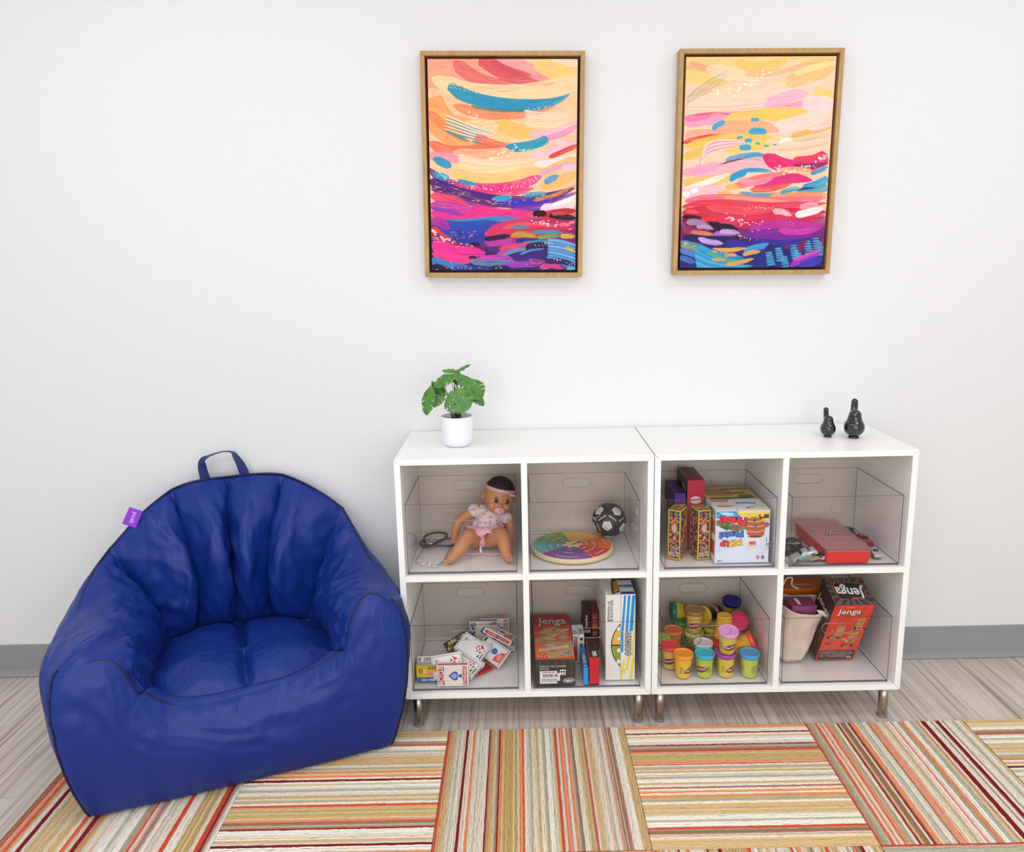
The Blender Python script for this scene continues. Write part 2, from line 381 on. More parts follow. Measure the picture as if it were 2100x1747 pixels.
def make_bin(x0, x1, zf, label, grp, y0=-0.336, D=0.29, H=0.2015, slot_dx=0.0):
    w = x1 - x0; cx = (x0 + x1) / 2; t = 0.0028
    root = thing('clear_bin', label, 'storage bin', (cx, y0 + D / 2, zf), group=grp)
    ya, yb = -D / 2, D / 2
    f = MB(); plate_slot(f, w - 2 * t, 0.004, H - 0.0012, ya, ya + t, (slot_dx, H - 0.033, 0.088, 0.029)); fo = f.build('front_wall', root)
    b = MB(); plate_slot(b, w - 2 * t, 0.004, H - 0.0012, yb - t, yb, (slot_dx, H - 0.033, 0.088, 0.029)); bo = b.build('back_wall', root)
    for s in (-1, 1):
        xa_, xb_ = (-w / 2, -w / 2 + t) if s < 0 else (w / 2 - t, w / 2)
        MB().box(xa_, xb_, ya + t, yb - t, 0.004, H - 0.0012, acr).build('side_wall', root)
    MB().box(-w / 2 + t, w / 2 - t, ya + t, yb - t, 0.003, 0.0055, acr).build('base', root)
    r_ = 0.0145
    for yy, par in ((ya + t / 2, fo), (yb - t / 2, bo)):
        sl = MB()
        P = [(slot_dx + 0.044 - r_ + r_ * math.cos(a), yy, H - 0.033 + r_ * math.sin(a)) for a in [-PI / 2 + PI * i / 10 for i in range(11)]]
        P += [(slot_dx - 0.044 + r_ + r_ * math.cos(a), yy, H - 0.033 + r_ * math.sin(a)) for a in [PI / 2 + PI * i / 10 for i in range(11)]]
        sl.tube(P, 0.0014, acr_slot, 6, closed=True); sl.build('slot_rim', par)
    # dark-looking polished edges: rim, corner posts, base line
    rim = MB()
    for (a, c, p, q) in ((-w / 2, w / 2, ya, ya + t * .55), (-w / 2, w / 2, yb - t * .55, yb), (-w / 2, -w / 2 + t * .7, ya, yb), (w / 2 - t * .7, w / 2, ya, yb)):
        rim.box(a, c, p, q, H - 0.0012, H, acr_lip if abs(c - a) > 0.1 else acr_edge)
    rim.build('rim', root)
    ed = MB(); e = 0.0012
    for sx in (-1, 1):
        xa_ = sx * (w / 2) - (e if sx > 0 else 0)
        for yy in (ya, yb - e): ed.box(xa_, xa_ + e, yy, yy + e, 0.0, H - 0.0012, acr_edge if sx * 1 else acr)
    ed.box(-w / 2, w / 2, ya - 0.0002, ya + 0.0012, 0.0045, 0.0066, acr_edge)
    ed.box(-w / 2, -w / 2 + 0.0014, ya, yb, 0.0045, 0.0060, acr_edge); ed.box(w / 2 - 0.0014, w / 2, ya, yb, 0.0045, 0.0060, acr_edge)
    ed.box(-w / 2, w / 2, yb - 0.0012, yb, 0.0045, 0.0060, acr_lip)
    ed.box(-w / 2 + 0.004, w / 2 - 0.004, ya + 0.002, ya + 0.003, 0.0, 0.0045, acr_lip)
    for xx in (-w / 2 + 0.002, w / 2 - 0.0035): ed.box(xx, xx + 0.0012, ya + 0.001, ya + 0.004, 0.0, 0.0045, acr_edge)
    ed.build('edge_trim', root)
    return root
G_ = 'clear acrylic bins in the shelf units'
make_bin(0.0265, 0.3265, SH_U, 'clear bin holding the baby doll and stethoscope', G_)
make_bin(0.3630, 0.6630, SH_U, 'clear bin holding the round wooden puzzle and black ball', G_)
make_bin(0.0235, 0.3235, SH_L, 'clear bin holding the loose decks of playing cards', G_)
make_bin(0.3675, 0.6700, SH_L, 'clear bin holding the tall board game boxes', G_)
make_bin(0.7340, 1.0365, SH_U, 'clear bin holding the pirate game and flowery boxes', G_)
make_bin(1.0770, 1.3795, SH_U, 'clear bin holding the red organiser case and toy cars', G_)
make_bin(0.7285, 1.0310, SH_L, 'clear bin holding the modelling dough tubs', G_)
make_bin(1.0715, 1.3740, SH_L, 'clear bin holding the cloth drawstring bag', G_)
# ------------------------------------------------------------------ striped rug made of square tiles
PALC = dict(w=(242, 234, 219), c=(236, 220, 194), t=(220, 187, 134), o=(236, 150, 98), r=(220, 92, 66), d=(140, 40, 40),
            g=(188, 180, 158), b=(164, 128, 98), p=(232, 156, 138), n=(196, 196, 168), l=(204, 172, 110), k=(130, 108, 82))
SEQ_V = 'r1o1t2w1n1w2d1w2o1c1w4c1d1t2g1d1o1t1l5t1o1r1w2g1c2t1c2g1w3t1r1w1o1p1w1o1g1b1w1c1t2r1c1t2w3n1w1r1b2d1w3t3'
SEQ_H = 'o2w2d1w1t1w4d1g1b1r1o1l4o1r1w1g1c1t1w1c1g1w2t1w1d1w1o1w1o1t1g1w1t5w2n1w2r1b2w2t4'
SEQ_V2 = 'r1g1n2r1w1o1c1r1p1t1n1w1d1t1b2c1d1o2w1n2w2b1o1p1o1w1c1t1g1w2p1w2g1o2w2n1g1c1o1w1d2w2b1w1d2w1g1w3g1w3t1'
SEQ_L = 'b1r2o1w1d1c1t6w1r1w1d1o1t1w4n1w2g1r1w1d1w2c2r1w2l3w1r1d1w1'
def seq(s):
    out = []
    for i in range(0, len(s), 2): out += [s[i]] * int(s[i + 1])
    return out
rug_mat = attr_mat('looped_wool', rough=0.95, bump=0.9, bscale=420, jitter=0.16, jscale=420, spec=0.1)
rug = thing('area_rug', 'multicoloured striped area rug pieced from square tiles, on the wood floor', 'rug', (0.6, -0.9, 0))
def rug_tile(x0, x1, y0, y1, vertical, s, flip=False):
    # yarn rows are real ridges; one colour per row
    cols = seq(s); 
    if flip: cols = cols[::-1]
    L = (y1 - y0) if vertical else (x1 - x0); Wd = (x1 - x0) if vertical else (y1 - y0)
    rows = len(cols) * 2; rw = Wd / rows; seg = max(24, int(L / 0.006)); prof = [(0.0, 0.30), (0.25, 0.82), (0.5, 1.0), (0.75, 0.82), (1.0, 0.30)]
    V = []; F = []; CC = []; rnd = random.Random(int(x0 * 977 + y0 * 131))
    H0 = 0.0035
    for i in range(rows):
        base = np.array(PALC[cols[i // 2]], float)
        if rnd.random() < 0.34: base = base * 0.45 + np.array(PALC[rnd.choice('wwcctgon')]) * 0.55
        base = np.clip(base * rnd.uniform(0.93, 1.06), 0, 255); lc = lin(tuple(base)); b0 = len(V); ph = rnd.uniform(0, 50)
        for j in range(seg + 1):
            u = L * j / seg; wob = 0.0011 * mnoise.noise(Vector((u * 45, ph, i * 0.35))); hz = 0.0012 * mnoise.noise(Vector((u * 160, ph, 3.3)))
            for a, hh in prof:
                c = rw * (i + a) + wob; c = min(max(c, 0), Wd); z = H0 + hh * 0.0020 + (hz if hh > 0.5 else 0)
                V.append((x0 + c, y0 + u, z) if vertical else (x0 + u, y1 - c, z)); CC.append(lc)
        n = len(prof)
        for j in range(seg):
            for a in range(n - 1):
                q = (b0 + j * n + a, b0 + j * n + a + 1, b0 + (j + 1) * n + a + 1, b0 + (j + 1) * n + a)
                F.append(q if not vertical else q[::-1])
    b0 = len(V); bx = [(x0, y0, 0), (x1, y0, 0), (x1, y1, 0), (x0, y1, 0), (x0, y0, H0), (x1, y0, H0), (x1, y1, H0), (x0, y1, H0)]
    V += bx; CC += [lin((150, 120, 90))] * 8
    F += [tuple(b0 + k for k in f) for f in ((3, 2, 1, 0), (4, 5, 6, 7), (0, 1, 5, 4), (1, 2, 6, 5), (2, 3, 7, 6), (3, 0, 4, 7))]
    me = bpy.data.meshes.new('carpet_tile'); me.from_pydata([(v[0] - 0.6, v[1] + 0.9, v[2]) for v in V], [], F)
    ca = me.color_attributes.new('Col', 'FLOAT_COLOR', 'POINT'); ca.data.foreach_set('color', np.array(CC, float).ravel())
    me.materials.append(rug_mat); me.polygons.foreach_set('use_smooth', [True] * len(F)); me.update()
    o = bpy.data.objects.new('carpet_tile', me); COL.objects.link(o); o.parent = rug
    return o
XS = [-0.895, -0.388, 0.122, 0.622, 1.136, 1.587, 2.075]; YS = [-0.357, -0.826, -1.295]
gp = 0.0006
for j in range(2):
    for i in range(6):
        vert = (i % 2 == 0) == (j == 0)
        s = ([SEQ_L, SEQ_H, SEQ_V, SEQ_H, SEQ_V2, SEQ_H] if j == 0 else [SEQ_H, SEQ_V, SEQ_H, SEQ_V, SEQ_V2, SEQ_V])[i]
        rug_tile(XS[i] + gp, XS[i + 1] - gp, YS[j + 1] + gp, YS[j] - gp, vert, s, flip=(i in (1, 5)))
# ------------------------------------------------------------------ blue bean bag chair
BAO = Vector((-0.711, -0.692, 0.0)); BAA = math.atan2(0.253, 0.673)
def nylon():
    m = bpy.data.materials.new('blue_nylon'); m.use_nodes = True; nt = m.node_tree; b = nt.nodes['Principled BSDF']
    N = nt.nodes.new; L = nt.links.new
    b.inputs['Base Color'].default_value = lin((18, 47, 128)); b.inputs['Roughness'].default_value = 0.41
    b.inputs['Specular IOR Level'].default_value = 0.32
    b.inputs['Sheen Weight'].default_value = 0.04; b.inputs['Sheen Roughness'].default_value = 0.4; b.inputs['Sheen Tint'].default_value = lin((90, 130, 220))
    tc = N('ShaderNodeTexCoord')
    n1 = N('ShaderNodeTexNoise'); n1.inputs['Scale'].default_value = 14; n1.inputs['Detail'].default_value = 5; n1.inputs['Distortion'].default_value = 0.8
    mp = N('ShaderNodeMapping'); mp.inputs['Scale'].default_value = (1.4, 1.4, 0.35); L(tc.outputs['Object'], mp.inputs[0]); L(mp.outputs[0], n1.inputs['Vector'])
    wv = N('ShaderNodeTexNoise'); wv.inputs['Scale'].default_value = 1500; L(tc.outputs['Object'], wv.inputs['Vector'])
    ad = N('ShaderNodeMath'); ad.operation = 'MULTIPLY_ADD'; ad.inputs[1].default_value = 0.012; L(wv.outputs['Fac'], ad.inputs[0]); L(n1.outputs['Fac'], ad.inputs[2])
    rg = N('ShaderNodeTexNoise'); rg.noise_type = 'RIDGED_MULTIFRACTAL'; rg.inputs['Scale'].default_value = 7.5; rg.inputs['Detail'].default_value = 2.0; rg.inputs['Distortion'].default_value = 0.5
    L(mp.outputs[0], rg.inputs['Vector']); ad2 = N('ShaderNodeMath'); ad2.operation = 'MULTIPLY_ADD'; ad2.inputs[1].default_value = 0.7
    L(rg.outputs['Fac'], ad2.inputs[0]); L(ad.outputs[0], ad2.inputs[2]); ad = ad2
    bp = N('ShaderNodeBump'); bp.inputs['Strength'].default_value = 0.55; bp.inputs['Distance'].default_value = 0.010
    L(ad.outputs[0], bp.inputs['Height']); L(bp.outputs[0], b.inputs['Normal'])
    return m
nyl = nylon()
pipe_m = mat('piping_navy', (7, 16, 58), rough=0.55)
# stations around the chair: rim T, outer bulge M, base B, seat edge S, lobe seam depth k (1 = at a seam)
ST = [
 # T (rim piping)            M (outer bulge)           B (base)                S (seat edge)             seam
 ((0.400, 0.012, 0.250), (0.400, -0.028, 0.130), (0.400, 0.006, 0), (0.400, 0.040, 0.252), 0),      # 0 front centre
 ((0.300, 0.008, 0.245), (0.300, -0.030, 0.130), (0.300, 0.004, 0), (0.300, 0.036, 0.250), 0),
 ((0.210, 0.004, 0.258), (0.210, -0.028, 0.140), (0.220, 0.002, 0), (0.222, 0.044, 0.252), 0),
 ((0.145, -0.006, 0.315), (0.130, -0.030, 0.170), (0.140, 0.000, 0), (0.160, 0.070, 0.250), 1),     # 3 inner bend
 ((0.112, -0.010, 0.385), (0.085, -0.034, 0.200), (0.085, 0.000, 0), (0.145, 0.105, 0.262), 0.2),
 ((0.070, -0.008, 0.418), (0.030, -0.036, 0.220), (0.040, 0.000, 0), (0.140, 0.140, 0.268), 0),     # 5 arm front top
 ((-0.026, -0.004, 0.408), (-0.028, -0.026, 0.230), (0.004, 0.006, 0), (0.138, 0.175, 0.262), 0),   # 6 front left corner
 ((-0.030, 0.090, 0.420), (-0.062, 0.060, 0.300), (0.000, 0.060, 0), (0.140, 0.215, 0.255), 0),
 ((-0.024, 0.240, 0.438), (-0.066, 0.240, 0.290), (-0.006, 0.240, 0), (0.150, 0.300, 0.248), 0),
 ((0.002, 0.390, 0.492), (-0.050, 0.400, 0.280), (0.000, 0.400, 0), (0.162, 0.375, 0.242), 0.1),
 ((0.048, 0.468, 0.535), (-0.010, 0.510, 0.280), (0.040, 0.500, 0), (0.182, 0.415, 0.238), 1),      # 10 seam L4
 ((0.120, 0.520, 0.605), (0.080, 0.580, 0.290), (0.110, 0.560, 0), (0.214, 0.438, 0.236), 0),
 ((0.215, 0.545, 0.664), (0.200, 0.610, 0.300), (0.210, 0.590, 0), (0.252, 0.452, 0.234), 1),       # 12 seam
 ((0.292, 0.552, 0.682), (0.290, 0.608, 0.300), (0.290, 0.590, 0), (0.306, 0.458, 0.236), 0),
 ((0.368, 0.545, 0.684), (0.370, 0.590, 0.300), (0.370, 0.570, 0), (0.358, 0.452, 0.232), 1),       # 14 centre seam
 ((0.445, 0.524, 0.690), (0.450, 0.560, 0.300), (0.440, 0.540, 0), (0.410, 0.450, 0.236), 0),
 ((0.522, 0.500, 0.684), (0.530, 0.530, 0.300), (0.520, 0.510, 0), (0.462, 0.436, 0.234), 1),       # 16 seam
 ((0.608, 0.455, 0.648), (0.620, 0.490, 0.300), (0.600, 0.470, 0), (0.510, 0.418, 0.236), 0),
 ((0.680, 0.412, 0.585), (0.700, 0.430, 0.290), (0.670, 0.420, 0), (0.550, 0.384, 0.240), 1),       # 18 seam R
 ((0.722, 0.330, 0.500), (0.762, 0.340, 0.290), (0.712, 0.340, 0), (0.586, 0.330, 0.246), 0),
 ((0.752, 0.210, 0.450), (0.786, 0.210, 0.290), (0.724, 0.210, 0), (0.604, 0.265, 0.252), 0),
 ((0.764, 0.090, 0.436), (0.790, 0.080, 0.290), (0.726, 0.080, 0), (0.614, 0.200, 0.256), 0),
 ((0.752, 0.000, 0.442), (0.762, -0.024, 0.250), (0.722, 0.006, 0), (0.618, 0.160, 0.260), 0),      # 22 front right corner
 ((0.690, -0.008, 0.474), (0.700, -0.036, 0.240), (0.670, 0.002, 0), (0.618, 0.120, 0.262), 0),
 ((0.640, -0.010, 0.420), (0.640, -0.034, 0.220), (0.630, 0.000, 0), (0.612, 0.095, 0.262), 0.2),
 ((0.604, -0.008, 0.325), (0.590, -0.030, 0.180), (0.580, 0.000, 0), (0.588, 0.066, 0.254), 1),     # 25
 ((0.500, 0.008, 0.270), (0.500, -0.028, 0.140), (0.495, 0.004, 0), (0.498, 0.044, 0.254), 0)]
NSUB = 9
def ring(k): return np.array(catmull([s[k] for s in ST], NSUB, True))
T_, M_, B_, S_ = ring(0), ring(1), ring(2), ring(3)
NT = len(T_)
def sa_interp(vals): return np.array(catmull([[v] for v in vals], NSUB, True))[:, 0]
CEN = np.array([0.372, 0.215, 0.262])
# lobe phase: 0 at seams, 1 in middle
seam_idx = [i for i, s in enumerate(ST) if s[4] >= 1]
lobe = np.ones(NT)
for a, b in zip(seam_idx, seam_idx[1:] + [seam_idx[0] + len(ST)]):
    n = (b - a) * NSUB
    for k in range(n):
        p = k / n; v = math.sin(PI * p) ** 0.62
        if a == 25 or a == 3 or b == 25: pass
        lobe[(a * NSUB + k) % NT] = v
front = [((i / NSUB) >= 25.0 or (i / NSUB) <= 3.0) for i in range(NT)]
for i in range(NT):
    if front[i]: lobe[i] = 1.0
armk = np.array([1.0 + 0.45 * max(0, 1 - abs(i / NSUB - 7.2) / 2.8) + 0.45 * max(0, 1 - abs(i / NSUB - 20.6) / 2.6) for i in range(NT)])[:, None]
rows = []          # list of (NT,3) rings from seat centre to base centre
def up(v): return np.array([0, 0, v])
kinds = []
NS1, NS2, NS3 = 16, 30, 30
for j in range(1, NS1):                      # seat cushion
    t = j / NS1
    P = CEN + (S_ - CEN) * t; P[:, 2] = CEN[2] * (1 - t ** 3) + S_[:, 2] * t ** 3 + 0.012 * (1 - t ** 4)
    rows.append(P); kinds.append(('seat', t))
inw = CEN - T_; inw[:, 2] = 0; inw /= np.linalg.norm(inw, axis=1)[:, None]
for j in range(NS2 + 1):                     # inner wall lobes
    t = j / NS2
    D = T_ - S_; Lh = np.linalg.norm(D, axis=1)[:, None]
    bul = math.sin(PI * min(1, t * 1.02)) ** 0.75 * 0.25 * Lh * armk
    nrm = inw * np.abs(D[:, 2:3]) / Lh + np.array([[0, 0, 1.0]]) * np.linalg.norm(D[:, :2], axis=1)[:, None] / Lh
    P = S_ + D * t + nrm * bul * (0.30 + 0.70 * lobe[:, None]) - nrm * (1 - lobe[:, None]) * 0.054 * math.sin(PI * min(1, 0.06 + t * 0.90)) ** 0.5
    rows.append(P); kinds.append(('in', t))
for j in range(1, NS3 + 1):                  # outer wall
    t = j / NS3
    # quadratic-ish through T, M, B
    zt = t
    a = 2 * (zt - 0.5) * (zt - 1); b = -4 * zt * (zt - 1); c = 2 * zt * (zt - 0.5)
    P = T_ * a + M_ * b + B_ * c
    rim = math.exp(-t * 14) * 0.0
    out = -inw * (0.030 * math.sin(PI * min(1, t)) ** 0.45)
    P = P + out * (0.55 if True else 1)
    if t > 0.93: P += inw * 0.008 * ((t - 0.93) / 0.07) ** 2
    P[:, 2] = np.clip(P[:, 2], 0.002, None)
    rows.append(P); kinds.append(('out', t))
for j in range(1, 5):
    t = j / 5; P = B_ * (1 - t) + np.array([0.36, 0.25, 0.0]) * t; P[:, 2] = 0.0; P += inw * 0.02 * (1 - t); rows.append(P); kinds.append(('under', t))
V = [np.array([CEN[0], CEN[1], CEN[2] + 0.012])]; ring_ids = []
for P in rows: ring_ids.append(len(V)); V += list(P)
V.append(np.array([0.36, 0.25, 0.0])); V = np.array(V); F = []
for i in range(NT): F.append((0, ring_ids[0] + i, ring_ids[0] + (i + 1) % NT))
for r in range(len(rows) - 1):
    a, b = ring_ids[r], ring_ids[r + 1]
    for i in range(NT): j = (i + 1) % NT; F.append((a + i, b + i, b + j, a + j))
a = ring_ids[-1]; e = len(V) - 1
for i in range(NT): F.append((a + i, e, a + (i + 1) % NT))
F = [f[::-1] for f in F]
# seam grooves on the seat, gathered wrinkles and soft creases
me = bpy.data.meshes.new('upholstery'); me.from_pydata([tuple(v) for v in V], [], F); me.update()
nor = np.zeros(len(V) * 3); me.vertices.foreach_get('normal', nor); nor = nor.reshape(-1, 3)
if nor[0][2] < 0:
    me.flip_normals(); me.update(); me.vertices.foreach_get('normal', nor.ravel()); nor = -nor if nor[0][2] < 0 else nor
Vn = V.copy()
def ridged(p, s, o): return 1 - 2 * abs(mnoise.noise(Vector((p[0] * s[0] + o, p[1] * s[1], p[2] * s[2]))))
th = np.arange(NT) / NT
for r, (kd, t) in enumerate(kinds):
    for i in range(NT):
        k = ring_ids[r] + i; p = V[k]; n = nor[k]; d = 0.0
        st = i / NSUB
        if kd == 'seat':
            g = (p[0] - (0.372 + (p[1] - 0.25) * -0.02)); d -= 0.026 * math.exp(-(g / 0.013) ** 2) * min(1, 1.0 if t < 0.9 else (1 - t) * 10)
            d += 0.022 * math.cos(min(1, abs(abs(g) - 0.105) / 0.13) * PI / 2) * (1 - t ** 5)
            d += 0.004 * ridged(p, (14, 9, 9), 5.1) * t
        if kd == 'in' and not front[i]:
            w = math.sin(PI * t) ** 0.5
            # folds run along each lobe and fan out of the seams
            wz_ = 0.35 * mnoise.noise(Vector((st * 0.8, t * 2.0, 4.4)))
            q = Vector((st * 1.5 + wz_, t * 1.3, 0.0)); f1 = 1 - 2 * abs(mnoise.noise(q + Vector((3.7, 0, 0))))
            q2 = Vector((st * 1.6 + t * 3.2 + wz_, t * 1.6 - st * 0.4, 7.7)); f2 = (1 - abs(mnoise.noise(q2)) * 2.2); f2 = f2 * abs(f2)
            q3 = Vector((st * 2.6 - t * 4.5 + wz_, t * 2.2 + st * 0.6, 1.3)); f3 = (1 - abs(mnoise.noise(q3)) * 2.4); f3 = f3 * abs(f3)
            d += w * (0.008 * f1 + 0.015 * f2 * (1.3 - 0.7 * lobe[i]) + 0.010 * f3 * (1.3 - 0.75 * lobe[i]) + 0.0035 * (1 - 2.5 * abs(mnoise.noise(Vector((st * 5 + t * 5, t * 7 - st * 2, 5.5))))))
        if kd == 'out':
            upw = max(0.0, 1 - t * 1.9)
            f = 1 - 2 * abs(mnoise.noise(Vector((st * 0.9 + t * 1.5, t * 7.0 + st * 0.3, 2.2))))
            g2 = 1 - 2 * abs(mnoise.noise(Vector((st * 2.2 - t * 4, t * 9.0, 9.2))))
            d += math.sin(PI * min(1, t * 1.0)) ** 0.5 * (0.0025 * f + upw * (0.009 * f + 0.006 * g2))
        Vn[k] = p + n * d
ca_, sa_ = math.cos(BAA), math.sin(BAA)
for k in range(len(Vn)):          # soft bag squashed where it leans on the wall and the shelf unit
    wx = BAO.x + Vn[k][0] * ca_ - Vn[k][1] * sa_; wy = BAO.y + Vn[k][0] * sa_ + Vn[k][1] * ca_
    wz = max(Vn[k][2], 0.0075 if (wy < -0.35 and wx > -0.90) else 0.001)
    wy = min(wy, -0.012)
    if wy > -0.356: wx = min(wx, -0.001)
    dx, dy = wx - BAO.x, wy - BAO.y; Vn[k] = (dx * ca_ + dy * sa_, -dx * sa_ + dy * ca_, wz)
me.vertices.foreach_set('co', Vn.ravel()); me.polygons.foreach_set('use_smooth', [True] * len(me.polygons)); me.materials.append(nyl); me.update()
bag = thing('bean_bag_chair', 'large royal blue nylon bean bag armchair with channelled back, standing half on the striped rug', 'bean bag chair', BAO, (0, 0, BAA))
ub = bpy.data.objects.new('upholstery', me); COL.objects.link(ub); ub.parent = bag
ss = ub.modifiers.new('sub', 'SUBSURF'); ss.levels = 1; ss.render_levels = 1
tx = bpy.data.textures.new('creases', 'CLOUDS')
def rowpt(r, i): return Vector(Vn[ring_ids[r] + i % NT])
rT = NS1 - 1 + NS2           # index of rim ring
# piping on the rim, vertical front corner seams
mb = MB(); mb.tube([rowpt(rT, i) + Vector(tuple(inw[i % NT] * 0.0030)) - Vector((0, 0, 0.0032)) for i in range(NT)], 0.0034, pipe_m, 6, closed=True)
for idx in (6, 22):
    mb.tube([rowpt(rT + j, idx * NSUB) + Vector((0, -0.001, 0)) for j in range(0, NS3)], 0.0028, pipe_m, 6)
mb.build('piping', bag)
mb = MB()
for idx in seam_idx:
    if idx in (3, 25): continue
    mb.tube([rowpt(NS1 - 1 + j, idx * NSUB) for j in range(1, NS2)], 0.0016, pipe_m, 5)
mb.build('back_seams', bag)
# carry handle: flat folded webbing loop on top of the back
HB = [(0.305, 0.560, 0.680), (0.300, 0.562, 0.712), (0.305, 0.560, 0.738), (0.330, 0.556, 0.752), (0.362, 0.550, 0.760), (0.388, 0.546, 0.757), (0.400, 0.542, 0.738), (0.412, 0.540, 0.710), (0.420, 0.538, 0.680)]
def strap(path, wdir, w, th_, m, name, parent):
    P = [Vector(p) for p in catmull(path, 6)]; mb = MB(); vs = []; N_ = len(P)
    for i, p in enumerate(P):
        t = (P[min(i + 1, N_ - 1)] - P[max(i - 1, 0)]).normalized(); wd = wdir(i / (N_ - 1)).normalized(); wd = (wd - t * wd.dot(t)).normalized(); nn = t.cross(wd)
        for a, b in ((-1, -1), (1, -1), (1, 1), (-1, 1)): vs.append(p + wd * a * w / 2 + nn * b * th_ / 2)
    fs = [tuple(4 * i + k for k in (0, 1, 2, 3)) for i in (0,)] + [(4 * (N_ - 1) + 3, 4 * (N_ - 1) + 2, 4 * (N_ - 1) + 1, 4 * (N_ - 1))]
    for i in range(N_ - 1):
        for k in range(4): fs.append((4 * i + k, 4 * i + (k + 1) % 4, 4 * i + 4 + (k + 1) % 4, 4 * i + 4 + k))
    mb.add(vs, fs, m, False); return mb.build(name, parent, bevel=0.0006)
strap(HB, lambda t: Vector((math.cos(t * PI), -math.sin(t * PI) - 0.25, 0.25)), 0.030, 0.0030, mat('webbing_navy', (20, 42, 110), rough=0.5), 'carry_handle', bag)
# purple maker's tag sewn into the left rim
tg = Vector(rowpt(rT, int(11.0 * NSUB)))
tp = Vector((0.1000, 0.497, 0.604)); ax_x = Vector((-0.45, -0.1, -0.88)).normalized(); ax_n = Vector((0.1, -0.93, 0.36)); ax_n = (ax_n - ax_x * ax_n.dot(ax_x)).normalized(); ax_y = ax_n.cross(ax_x)
fr = Fr(tp, ax_x, ax_y)
mb = MB(); pur = mat('tag_purple', (150, 38, 210), rough=0.5)
mb.add([fr.p(a, b, c) for c in (0, 0.0015) for a, b in ((-0.026, -0.016), (0.026, -0.016), (0.026, 0.022), (-0.026, 0.022))], [(3, 2, 1, 0), (4, 5, 6, 7), (0, 1, 5, 4), (1, 2, 6, 5), (2, 3, 7, 6), (3, 0, 4, 7)], pur)
mb.text(fr, 'posh', 0.0, 0.004, 0.016, C(240, 215, 250), off=0.0019)
tag(mb.build('fabric_tag', bag), 'purple fabric tag with white script')
